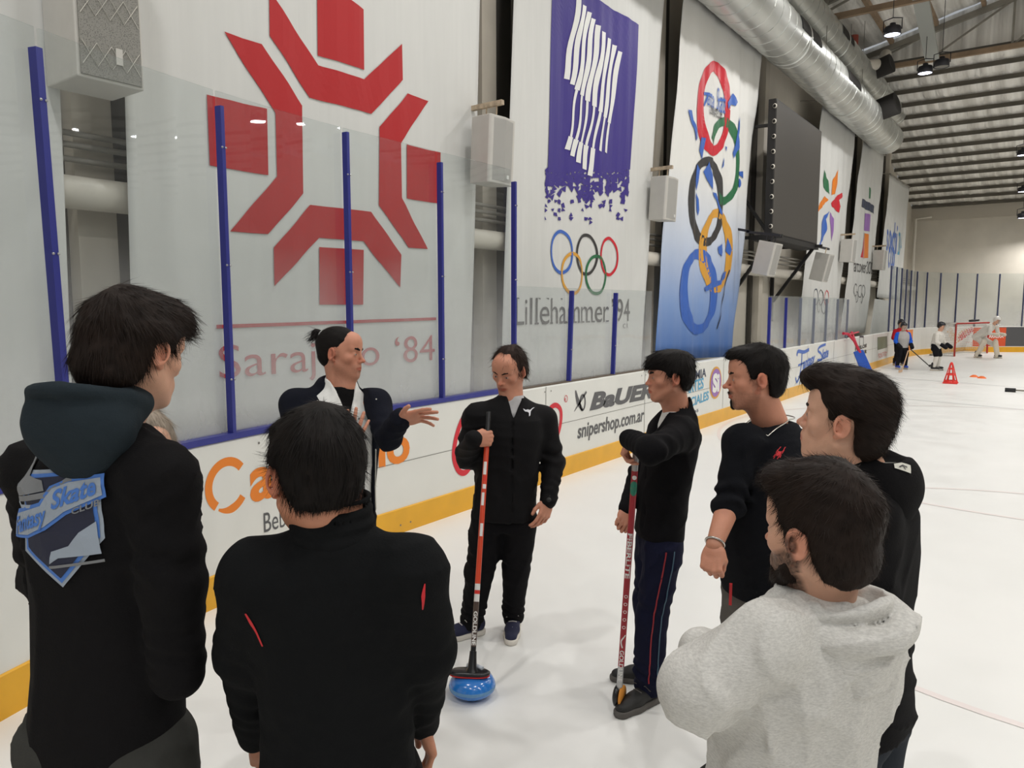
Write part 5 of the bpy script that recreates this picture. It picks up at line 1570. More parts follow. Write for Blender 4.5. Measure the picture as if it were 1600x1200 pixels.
# ---- 1: young man in the hooded sweatshirt with the crest on its back, far left
def person_crest():
    d = 1.62; hc = W(214, 548, d); neck = W(176, 668, d); pel = W(168, 1142, 1.70); fb = face_dir(neck, 142)
    root = start(pel, 'young man seen from behind, black hooded sweatshirt with a skate club crest on its back')
    rt = V3(fb[1], -fb[0], 0)
    M = frame_of(face_dir(hc, 128), 14, 0)
    vol = [((0, -.020, .036), (.092, .112, .098)), ((0, -.055, -.025), (.080, .072, .085)), ((0, .035, .085), (.072, .078, .044)), ((.0, .075, .072), (.055, .050, .030))]
    pl = [(.16, .22), (-.22, .22), (-.22, -.118), (-.060, -.118), (-.046, -.085), (-.032, -.040), (-.026, .014), (.000, .022), (.010, .000), (.030, .004), (.040, .030), (.060, .044), (.085, .050), (.16, .046)]
    hair = dict(shell=hair_shell(pl, vol, seed=2), len=.045, seed=3, lift=.16, flow=lambda q: q - V3(0, -.07, .10) + V3(0, .02, -.03))
    parts = [build_head(root, hc, M, 1.0, neck + UP * .02, 'fair', None, hair, hcol=H_brown, nstr=6500, h=.0034)]
    shR, elR, wrR = W(250, 748, 1.54), W(268, 905, 1.54), W(278, 1052, 1.60)
    shL, elL, wrL = W(60, 735, 1.78), W(75, 900, 1.98), W(130, 1010, 2.0)
    legs = stand(pel, fb, 1.05, .12)
    J, R_ = std_joints(neck, pel, [(shR, elR, wrR), (shL, elL, wrL)], legs)
    hp = place_hand(wrR - rt * .09 + UP * .03, wrL * 0 + fb * .5 - UP - rt * .8, rt, 1, 'relaxed'); hl = place_hand(wrL, fb * .2 - UP, -rt, -1, 'relaxed')
    finish_body(root, parts + [hp, hl], 'fair', J, R_)
    trousers(root, pel + UP * .02, [l[0] for l in legs], [l[1] for l in legs], [l[2] for l in legs], fb, C_greyt, 1.1, (.108, .09, .088, .072), wf=.86)
    ops = [(torso(pel, neck, fb, 1.0, 1.02, 1.02), 'u', .02)] + [(cap(neck - UP * .055, s, .075, .075), 'u', .04) for s in (shR, shL)]
    ops += sleeve(shR, elR, wrR, 1.0, (.072, .066, .064, .056), rip=.006, seed=1) + sleeve(shL, elL, wrL, 1.0, (.072, .066, .062, .05), seed=2)
    ops += [(torus(wrR + unit(wrR - elR) * -.03, .040, .016, unit(wrR - elR)), 'u', .012)]
    sw = garment('sweatshirt', root, C_black, ops, .0085, [half(pel - UP * .125, (0, 0, -1), .012)], .006, 11, 1)
    a, b = hood(neck, -fb, .92, up=.050, drop=.085, wide=.128); a = a + [(torus(neck - fb * .055 + UP * .070, .098, .017, unit(UP * .95 - fb * .30 * -1)), 'u', .008)]
    garment('hood', root, C_slate, a + b, .006, [], .004, 16, 3, label='slate grey hood lying on the back')
    # crest
    art = Art(); 
    # (u right, v up) in metres, centred; six-sided badge with two skates and script
    bl, wt, nv, gy = 0, 1, 2, 3
    art.poly([(-.075, .078), (.055, .080), (.075, .050), (.078, -.045), (.0, -.125), (-.075, -.060)], wt)
    ob = [(place_decal('back_crest', root, art, [mat('crest_blue', rgb(70, 116, 190), .7), mat('crest_silver', rgb(150, 160, 172), .7), mat('crest_navy', rgb(26, 30, 52), .7), mat('crest_grey', rgb(120, 122, 124), .7)], *CREST(pel, neck, fb), sw, lift=.0035))]
    for lay, lf in ((1, .005), (2, .0065), (3, .008), (4, .0095), (5, .011)):
        art = Art()
        if lay == 1:
            art.poly([(-.069, .072), (.052, .074), (.069, .047), (.072, -.042), (.0, -.117), (-.069, -.056)], bl)
        if lay == 2:
            art.poly([(-.063, .066), (.048, .068), (.063, .044), (.066, -.038), (.0, -.108), (-.063, -.052)], nv)
        if lay == 3:
            # hockey boot top left
            art.poly([(-.095, .118), (-.088, .100), (-.078, .120), (-.070, .098), (-.064, .070), (-.030, .062), (-.022, .045), (-.090, .036)], gy)
            art.stroke([(-.092, .030), (-.018, .038), (.040, .070)], .010, gy); art.stroke([(-.092, .026), (-.08, .018), (-.03, .020)], .006, wt)
            # figure skate bottom right
            art.poly([(.040, -.030), (.068, -.014), (.072, -.060), (.074, -.070), (.000, -.072), (-.018, -.082), (-.012, -.060), (.020, -.052)], wt)
            art.stroke([(-.020, -.088), (.078, -.082)], .005, gy)
            # script on pale ground
            art.poly([(-.108, -.038), (-.104, .010), (-.030, .026), (-.012, .052), (.020, .062), (.086, .066), (.088, .026), (.020, .002), (-.02, -.022), (-.060, -.036)], bl)
        if lay == 4:
            art.poly([(-.102, -.032), (-.098, .004), (-.028, .020), (-.006, .048), (.022, .056), (.080, .060), (.082, .030), (.018, .008), (-.022, -.016), (-.060, -.030)], wt)
        if lay == 5:
            art.text('Fantasy', (-.096, -.030), (.082, .024), (-.003, .026), bl, bold=.03, shear=.3)
            art.text('Skate', (-.004, .014), (.078, .020), (-.003, .028), bl, bold=.03, shear=.3)
            art.text('CLUB', (.032, .002), (.046, .012), (0, .010), gy, bold=.02)
        place_decal('back_crest', root, art, [mat('crest_blue', (0, 0, 0, 1)), mat('crest_silver', (0, 0, 0, 1)), mat('crest_navy', (0, 0, 0, 1)), mat('crest_grey', (0, 0, 0, 1))], *CREST(pel, neck, fb), sw, lift=lf)
    for l in legs: shoe(root, l[2], fb, 1.1, M_shoeb, M_sole_b)
def CREST(pel, neck, fb):
    rt = V3(fb[1], -fb[0], 0); c = neck * .765 + pel * .235 - fb * .10; c = c - rt * .03
    ux = unit(rt + UP * .12); uy = unit(UP - rt * .02); return (c, ux * 1.32, uy * 1.2)

# ---- 2: grey-haired person almost hidden behind the first
def person_hidden():
    d = 2.35; hc = W(228, 703, d); neck = W(210, 778, d); pel = W(204, 1000, 2.4); fb = face_dir(neck, 20)
    root = start(pel, 'grey-haired person almost hidden behind the shoulder of the man with the crest')
    M = frame_of(face_dir(hc, 10), 10, 0)
    vol = [((0, -.020, .036), (.088, .106, .096)), ((0, -.050, -.02), (.076, .070, .080))]
    hair = dict(shell=hair_shell(POLY_SHORT, vol, seed=4), len=.05, seed=5, lift=.1)
    parts = [build_head(root, hc, M, 1.0, neck, 'fair', None, hair, hcol=H_grey, brow_col=H_grey, nstr=4500, h=.004)]
    rt = V3(fb[1], -fb[0], 0)
    arms = [(neck - UP * .08 + rt * s * .10, neck - UP * .35 + rt * s * .10, neck - UP * .42 + rt * s * .04 + fb * .16) for s in (1, -1)]
    legs = stand(pel, fb, .9); J, R_ = std_joints(neck, pel, arms, legs, .85)
    hs = [place_hand(arms[0][2], -rt, -fb, 1, 'relaxed', .9), place_hand(arms[1][2], rt, -fb, -1, 'relaxed', .9)]
    finish_body(root, parts + hs, 'fair', J, R_)
    trousers(root, pel, [l[0] for l in legs], [l[1] for l in legs], [l[2] for l in legs], fb, C_greyt, .85)
    ops = [(torso(pel, neck, fb, .70), 'u', .02)]
    for k, a in enumerate(arms): ops += [(cap(neck - UP * .055, a[0], .06, .06), 'u', .04)] + sleeve(*a, s=.85, seed=k)
    garment('jacket', root, C_black, ops, .011)
    for l in legs: shoe(root, l[2], fb, .95, M_shoeb, M_sole_b)

# ---- 3: man in the black track top with red piping, back to the camera
def person_piping():
    d = 1.50; hc = W(494, 742, d); neck = W(520, 826, d + .01); pel = W(530, 1200, 1.64); fb = face_dir(neck, -176)
    root = start(pel, 'dark-haired man seen from behind in a black track top with thin red piping')
    rt = V3(fb[1], -fb[0], 0)
    M = frame_of(face_dir(hc, -163), 12, 3)
    vol = [((0, -.020, .040), (.090, .108, .098)), ((0, -.050, -.012), (.073, .060, .066)), ((0, .035, .085), (.074, .074, .042))]
    pl = [(.15, .22), (-.22, .22), (-.22, -.066), (-.082, -.070), (-.048, -.060), (-.034, -.034), (-.028, .012), (.000, .018), (.006, -.004), (.028, .0), (.036, .028), (.056, .046), (.085, .052), (.15, .05)]
    hair = dict(shell=hair_shell(pl, vol, seed=7, rough=.0022), len=.040, seed=8, lift=.06, curl=.10)
    parts = [build_head(root, hc, M, 1.04, neck + UP * .03, 'tan', None, hair, hcol=H_dark, nstr=7500, h=.0034)]
    shR, elR, wrR = W(640, 895, 1.50), W(664, 1010, 1.60), W(660, 1128, 1.80)
    shL, elL, wrL = W(402, 900, 1.50), W(384, 1015, 1.58), W(398, 1148, 1.78)
    legs = stand(pel, fb, 1.0, .12)
    J, R_ = std_joints(neck, pel, [(shR, elR, wrR), (shL, elL, wrL)], legs)
    hs = [place_hand(wrR, unit(W(676, 1180, 1.82) - wrR), rt, 1, 'relaxed', .95), place_hand(wrL, unit(W(398, 1200, 1.86) - wrL), -rt, -1, 'relaxed', .95)]
    finish_body(root, parts + hs, 'tan', J, R_)
    trousers(root, pel, [l[0] for l in legs], [l[1] for l in legs], [l[2] for l in legs], fb, C_black, 1.0)
    ops = [(torso(pel, neck, fb, 1.0, 1.0, 1.05, st=[(-.14, .172, .120, .0), (.0, .168, .118, .0), (.3, .160, .115, .004), (.55, .172, .120, .008), (.74, .186, .122, .004), (.86, .170, .108, -.002), (.94, .110, .088, -.008), (1.0, .072, .068, -.010)]), 'u', .02)]
    ops += [(cap(neck - UP * .050 + (s - neck) * .15, s, .062, .072), 'u', .045) for s in (shR, shL)]
    ops += sleeve(shR, elR, wrR, 1.0, (.074, .066, .062, .042), rip=.003, seed=1) + sleeve(shL, elL, wrL, 1.0, (.074, .066, .062, .042), rip=.003, seed=3)
    jk = garment('track_top', root, C_blacksoft, ops, .0085, [half(pel - UP * .10, (0, 0, -1), .01)], .0035, 10, 5)
    # stand collar
    ax = unit(hc - neck + UP * .05)
    ops = [(cap(neck - UP * .035, neck + UP * .050 + fb * .012, .090, .079), 'u', .01)]
    P, Q = sculpt(ops + [(cap(neck - UP * .0, neck + UP * .14 + fb * .016, .070, .070), 's', .004)], .0045, [half(neck + UP * .066, (0, 0, 1), .004)], lambda x, y, z: .002 * np.sin(z * 260), 1)
    np_mesh('collar', P, Q, C_blacksoft, parent=root)
    a = Art()
    for pts, w in (([(384, 950), (393, 968), (402, 985), (410, 1006)], [.003, .006, .004, .003]), ([(660, 905), (658, 925), (660, 952)], [.002, .008, .002])):
        a = Art(); q = [W(x, y, 1.45) for x, y in pts]; o = q[0]; ux = rt; uy = UP
        a.stroke([((p - o) @ ux, (p - o) @ uy) for p in q], w, 0, smooth=4)
        place_decal('red_piping', root, a, M_red, o, ux, uy, jk, lift=.003, maxlen=.01)
    for l in legs: shoe(root, l[2], fb, 1.0, M_shoeb, M_sole_b)

# ---- 4: man with the hair bun, white jacket under a dark one, gesturing
def person_bun():
    d = 3.4; hc = W(533, 552, d); neck = W(533, 604, d); pel = W(528, 800, 3.46); fb = face_dir(neck, 22)
    root = start(pel, 'gesturing man with a hair bun, white zip jacket under an open dark jacket')
    rt = V3(fb[1], -fb[0], 0)
    M = frame_of(face_dir(hc, 66), 2, -4)
    vol = [((0, -.018, .034), (.079, .101, .089)), ((0, -.05, -.01), (.068, .056, .060))]
    pl = [(.13, .20), (-.2, .20), (-.2, -.075), (-.060, -.078), (-.040, -.060), (-.030, -.020), (-.024, .014), (.002, .020), (.010, -.014), (.022, -.012), (.026, .026), (.036, .046), (.056, .062), (.080, .070), (.13, .076)]
    ex = [(cap((0, -.085, .075), (0, -.128, .088), .018, .024), 'u', .012), (ell((0, -.135, .094), (.026, .022, .026)), 'u', .01)]
    sh = hair_shell(pl, vol, seed=9, rough=.0015)
    exm = sculpt([(ell((0, -.122, .082), (.022, .026, .024)), 'u', .01), (cap((0, -.09, .075), (0, -.12, .082), .012, .014), 'u', .01)], .003, (), lambda x, y, z: .002 * noise3(x, y, z, 180, 2), 1)
    tail = strands(exm[0], exm[1], 160, .055, lambda q: np.tile(V3(0, -.6, -.7), (len(q), 1)), 4, .3, .0012, curl=.35)
    shell = join(sh, exm, tail)
    hair = dict(shell=shell, len=.04, seed=10, lift=.03, curl=.05, flow=lambda q: V3(0, -.12, .075) - q)
    h_ = build_head(root, hc, M, 1.0, neck + UP * .0, 'red', ('full', .25), hair, hcol=H_dark, nstr=2500, h=.0036, jaw=1.08, nose=1.3, brow=1.1)
    parts = [h_]
    P, Q = sculpt([(torus((0, -.104, .078), .0155, .004, V3(0, -1, .25)), 'u', .004)], .002, it=1); np_mesh('hair_tie', xf(P, M, hc, 1.0), Q, C_white, parent=root)
    shL, elL, wrL = W(588, 630, 3.42), W(606, 682, 3.30), W(626, 655, 3.16)
    shR, elR, wrR = W(462, 632, 3.40), W(462, 730, 3.32), W(548, 705, 3.12)
    legs = stand(pel, fb, 1.0, .11)
    J, R_ = std_joints(neck, pel, [(shR, elR, wrR), (shL, elL, wrL)], legs)
    hs = [place_hand(wrL, unit(W(668, 648, 3.12) - wrL), unit(UP * .6 - away(wrL) * -.8), -1, 'open', .98), place_hand(wrR, unit(W(562, 640, 3.12) - wrR), unit(-away(wrR)), 1, 'open', .98)]
    finish_body(root, parts + hs, 'red', J, R_)
    trousers(root, pel, [l[0] for l in legs], [l[1] for l in legs], [l[2] for l in legs], fb, C_black, 1.0)
    inner = [(torso(pel, neck, fb, .93, 1, .95), 'u', .02), (cap(neck - UP * .03, neck + UP * .028, .080, .072), 'u', .02)]
    zc = lambda x, y, z: None
    # white jacket: collar hollow, short V opening showing a black shirt
    def vee(x, y, z):
        u = (x - neck[0]) * rt[0] + (y - neck[1]) * rt[1]; v = (x - neck[0]) * fb[0] + (y - neck[1]) * fb[1]; hh = z - (neck[2] - .155)
        return -np.maximum(np.abs(u - .004) - np.clip(hh, 0, 1) * .30, -v + .02 + 0 * z)
    wj = garment('white_jacket', root, C_white, inner + [(cap(neck - UP * .0, neck + UP * .12, .063, .060), 's', .004)], .007, [neckcut(neck, UP + fb * .25, .040), half(pel + UP * .015, (0, 0, -1), .01), (vee, .006)], .004, 14, 6)
    garment('shirt', root, C_black, [(loft(neck - UP * .25, neck + UP * .005, rt, fb, [(0, .130, .080, .0), (.6, .115, .078, .0), (.86, .078, .066, .004), (1, .059, .057, .004)]), 'u', .02)], .008, (), .001)
    ops = [(torso(pel - UP * .01, neck, fb, 1.03, 1.02, 1.03), 'u', .02)] + [(cap(neck - UP * .055, s, .068, .068), 'u', .035) for s in (shR, shL)]
    slv = sleeve(shR, elR, wrR, .95, rip=.006, seed=1) + sleeve(shL, elL, wrL, .95, (.068, .062, .060, .046), rip=.006, seed=2)
    a, b = hood(neck, -fb, .80, up=.005, drop=.08, wide=.12); ops += a + b
    def openf(x, y, z):
        u = (x - neck[0]) * rt[0] + (y - neck[1]) * rt[1]; v = (x - neck[0]) * fb[0] + (y - neck[1]) * fb[1]; t = np.clip((neck[2] - z) / .6, 0, 1)
        return -np.maximum(np.abs(u - .012 + .01 * t) - (.104 + .02 * t), -v + .01 + 0 * z)
    garment('dark_jacket', root, C_inner, ops + [(cap(neck - UP * .0, neck + UP * .14, .070, .070), 's', .01)], .007, [(openf, .006), half(pel - UP * .015, (0, 0, -1), .008)], .004, 14, 7, post=slv)
    from mathutils.bvhtree import BVHTree
    a = Art(); c0 = neck + fb * .3
    def seamtube(name, body, us, mt, r=.0035):
        me = body.data; bvh = BVHTree.FromPolygons([v.co.copy() for v in me.vertices], [tuple(p.vertices) for p in me.polygons]); pts = []
        for u, z in us:
            p = neck + rt * u + UP * z + fb * .4; hit = bvh.ray_cast(Vector(p), Vector(-fb), .6)
            if hit[0] is not None and (np.array(hit[0]) - neck) @ fb < .165: pts.append(np.array(hit[0]) + fb * .002)
        b = MB(); b.tube(pts, r, 6); return b.build(name, mt, root, world=True)
    seamtube('zip', wj, [(.004, -.16 - .02 * k) for k in range(24)], C_black, .004)
    jk = [o for o in root.children if o.name.startswith('dark_jacket')][0]
    for sg in (1, -1): seamtube('zip', jk, [(sg * (.118 + .02 * k / 24) + .012 - .01 * k / 24, -.05 - .024 * k) for k in range(24)], M_zipm, .0035)
    a = Art(); a.text('KT SP', (-.085, -.15), (.045, 0), (0, .010), 0, bold=.02); a.text('NIC', (.035, -.142), (.04, 0), (0, .009), 0, bold=.02)
    place_decal('chest_lettering', root, a, M_bk, neck + fb * .1, -rt, UP, wj, lift=.003)
    for l in legs: shoe(root, l[2], fb, 1.0, M_shoeb, M_sole_b)

# ---- 5: man in the black zip top holding the orange broom
def person_broom():
    d = 4.12; hc = W(795, 577, d); neck = W(800, 622, 4.14); fR = on_z(735, 998); fL = on_z(798, 996); pel = W(789, 800, 4.17); fb = face_dir(neck, -8)
    root = start(pel, 'man with thinning hair in a black zip top looking down at the blue stone')
    rt = V3(fb[1], -fb[0], 0)
    M = frame_of(face_dir(hc, -30), 23, -4)
    vol = [((0, -.024, .028), (.084, .100, .090)), ((0, -.05, -.02), (.078, .066, .075))]
    pl = [(.10, .20), (-.2, .20), (-.2, -.088), (-.072, -.092), (-.042, -.070), (-.030, -.030), (-.026, .012), (.000, .018), (.008, -.012), (.026, -.008), (.030, .030), (.040, .050), (.062, .072), (.078, .086), (.11, .10)]
    hair = dict(shell=hair_shell(pl, vol, seed=12, rough=.003), len=.05, seed=13, lift=.22, curl=.35, w=.0013)
    parts = [build_head(root, hc, M, 1.07, neck + UP * .0, 'red', ('full', .12), hair, hcol=H_thin, nstr=2200, h=.004, nose=1.2, jaw=1.05)]
    shR, elR, wrR = W(746, 652, 4.12), W(730, 712, 4.12), W(740, 686, 3.90)
    shL, elL, wrL = W(850, 655, 4.18), W(864, 722, 4.20), W(857, 782, 4.10)
    legs = stand(pel, fb, 1.0, .1, feet=(fR - fb * .05, fL - fb * .10))
    J, R_ = std_joints(neck, pel, [(shR, elR, wrR), (shL, elL, wrL)], legs)
    grip = wrR + picr(wrR) * .072 + away(wrR) * .040
    hs = [place_hand(wrR, unit(picr(wrR) + away(wrR) * .15), unit(-away(wrR) + UP * .15), 1, 'fist', 1.08), place_hand(wrL, unit(W(845, 822, 4.05) - wrL), unit(rt * -.6 - away(wrL) * .8), -1, 'relaxed', 1.05)]
    finish_body(root, parts + hs, 'red', J, R_)
    trousers(root, pel, [l[0] for l in legs], [l[1] for l in legs], [l[2] for l in legs], fb, C_blackj, 1.0, (.105, .080, .078, .062), seed=3, amp=.006)
    ops = [(torso(pel, neck, fb, 1.03, 1.02, 1.05), 'u', .02)] + [(cap(neck - UP * .055, s, .072, .074), 'u', .035) for s in (shR, shL)]
    ops += sleeve(shR, elR, wrR, 1.0, (.076, .066, .064, .048), rip=.007, seed=1) + sleeve(shL, elL, wrL, 1.0, (.076, .068, .066, .050), rip=.007, seed=2)
    ops += [(cap(neck - UP * .03, neck + UP * .035 - fb * .005, .080, .070), 'u', .02)]
    def vee(x, y, z):
        u = (x - neck[0]) * rt[0] + (y - neck[1]) * rt[1]; v = (x - neck[0]) * fb[0] + (y - neck[1]) * fb[1]; hh = z - (neck[2] - .095)
        return -np.maximum(np.abs(u + .022) - np.clip(hh, 0, 1) * .32, -v + .02 + 0 * z)
    jk = garment('zip_top', root, C_shell, ops + [(cap(neck, neck + UP * .14, .062, .062), 's', .005)], .0085, [(vee, .006), neckcut(neck, UP + fb * .3, .045), half(pel - UP * .035, (0, 0, -1), .012)], .007, 13, 8)
    garment('undershirt', root, cloth_mat('cloth_pale_grey', rgb(186, 184, 184)), [(loft(neck - UP * .22, neck + UP * .02, rt, fb, [(0, .13, .088, .006), (.6, .12, .086, .004), (1, .063, .062, 0)]), 'u', .02)], .008, (), .002)
    a = Art()   # leaping cat mark, left breast
    a.poly([(0, .012), (.014, .004), (.024, .006), (.036, .002), (.046, .010), (.058, .012), (.046, .004), (.040, -.006), (.040, -.024), (.034, -.030), (.032, -.012), (.024, -.006), (.012, -.004), (.004, .004)], 0)
    place_decal('chest_emblem', root, a, mat('emblem_silver', rgb(206, 206, 210), .4), W(816, 643, 4.02), -rt * 1.0, UP * 1.0, jk, lift=.004, maxlen=.008)
    # watch
    ax = unit(wrL - elL); P, Q = sculpt([(torus(wrL - ax * .012, .036, .010, ax), 'u', .005), (ell(wrL - ax * .012 - away(wrL) * .038, (.018, .018, .018)), 'u', .004)], .004, it=1); np_mesh('wristwatch', P, Q, M_shoeb, parent=root)
    shoe(root, legs[0][2], face_dir(fR, -62), 1.05, M_suede, M_sole_w); shoe(root, legs[1][2], face_dir(fL, -2), 1.05, M_suede, M_sole_w)
    return grip

# ---- 6: boy leaning on the red stick
def person_boy():
    d = 3.36; hc = W(1046, 588, d); neck = W(1058, 640, 3.40); fN = W(1008, 1110, 3.40); fF = on_z(1000, 1058); pel = W(1030, 838, 3.52); fb = face_dir(neck, -72)
    root = start(pel, 'dark-haired boy in a black top and navy striped trousers leaning on a red stick')
    rt = V3(fb[1], -fb[0], 0); lf = -rt
    M = frame_of(face_dir(hc, -76), 2, 0)
    vol = [((0, -.018, .036), (.088, .106, .094)), ((0, -.050, -.012), (.078, .064, .066)), ((0, .045, .078), (.070, .062, .040)), ((0, .072, .056), (.058, .036, .024))]
    pl = [(.15, .22), (-.22, .22), (-.22, -.060), (-.075, -.066), (-.046, -.056), (-.034, -.024), (-.028, .014), (.000, .020), (.006, -.004), (.026, -.002), (.036, .020), (.060, .032), (.085, .034), (.15, .028)]
    hair = dict(shell=hair_shell(pl, vol, seed=15, rough=.003), len=.04, seed=16, lift=.10, curl=.2, w=.0014)
    parts = [build_head(root, hc, M, .97, neck + UP * .0, 'red', None, hair, hcol=H_dark, nstr=3000, h=.0036, jaw=.9, nose=.9, face_w=.97, brow=1.1)]
    shL, elL, wrL = W(1066, 678, 3.27), W(1018, 704, 3.02), W(985, 686, 3.22)
    shR, elR, wrR = W(1040, 676, 3.60), W(994, 752, 3.66), W(978, 796, 3.50)
    legs = [(pel + rt * .075 - UP * .04, None, V3(fF[0], fF[1], .085) + face_dir(pel, 60) * .06), (pel + lf * .075 - UP * .04, None, V3(0, 0, .085))]
    an2 = on_z(1012, 1098); legs[1] = (legs[1][0], None, V3(an2[0], an2[1], .085))
    legs = [(a, a * .5 + c * .5 + fb * .02, c) for a, _, c in legs]
    J, R_ = std_joints(neck, pel, [(shR, elR, wrR), (shL, elL, wrL)], legs, .9)
    hs = [place_hand(wrL, unit(W(970, 700, 3.28) - wrL + UP * -.06), unit(UP * .8 - away(wrL) * -.1 + fb * .5), -1, 'droop', .9), place_hand(wrR, unit(W(972, 832, 3.42) - wrR), unit(-fb * .2 - away(wrR)), 1, 'grip', .9)]
    finish_body(root, parts + hs, 'red', J, R_)
    tr = trousers(root, pel, [l[0] for l in legs], [l[1] for l in legs], [l[2] for l in legs], fb, C_navy, .92, (.098, .082, .082, .070), seed=4)
    ops = [(torso(pel + UP * .01, neck, fb, .88, .98, 1.05), 'u', .02)] + [(cap(neck - UP * .05, s, .062, .066), 'u', .035) for s in (shR, shL)]
    ops += sleeve(shL, elL, wrL, .95, (.074, .062, .062, .052), rip=.008, seed=1) + sleeve(shR, elR, wrR, .9, rip=.008, seed=2)
    ops += [(cap(neck - UP * .03, neck + UP * .02, .074, .066), 'u', .02)]
    def vee(x, y, z):
        u = (x - neck[0]) * rt[0] + (y - neck[1]) * rt[1]; v = (x - neck[0]) * fb[0] + (y - neck[1]) * fb[1]; hh = z - (neck[2] - .13)
        return -np.maximum(np.abs(u + .0) - np.clip(hh, 0, 1) * .5, -v + .015 + 0 * z)
    jk = garment('zip_top', root, C_blackj, ops + [(cap(neck, neck + UP * .14, .058, .058), 's', .005)], .0078, [(vee, .006), neckcut(neck, UP + fb * .35, .03), half(pel - UP * .0, unit(-UP + fb * .08), .01)], .005, 14, 9)
    garment('undershirt', root, C_white, [(loft(neck - UP * .2, neck - UP * .0, rt, fb, [(0, .11, .080, .004), (.6, .10, .080, .004), (1, .058, .062, 0)]), 'u', .02)], .008, (), .002)
    for z0, mt_, off in ((0, M_redl, -.018), (1, M_tealn, .022)):
        a = Art(); hp_, kn_, an_ = legs[1]; pts = [hp_ + UP * .02, hp_ * .5 + kn_ * .5, kn_, kn_ * .5 + an_ * .5, an_ + UP * .05]; o = pts[0] + lf * .1
        a.stroke([((p - o) @ -fb + off, (p - o) @ UP) for p in pts], .006, 0, smooth=4)
        place_decal('side_stripe', root, a, mt_, o, -fb, UP, tr, lift=.003, maxlen=.03)
    shoe(root, legs[1][2], face_dir(legs[1][2], -38), 1.08, M_shoeb, M_sole_b); shoe(root, legs[0][2], face_dir(legs[0][2], -80), 1.0, M_shoeb, M_sole_b)
M_redl = mat('stripe_red', rgb(150, 30, 40), .6); M_tealn = mat('stripe_teal', rgb(60, 90, 110), .6)

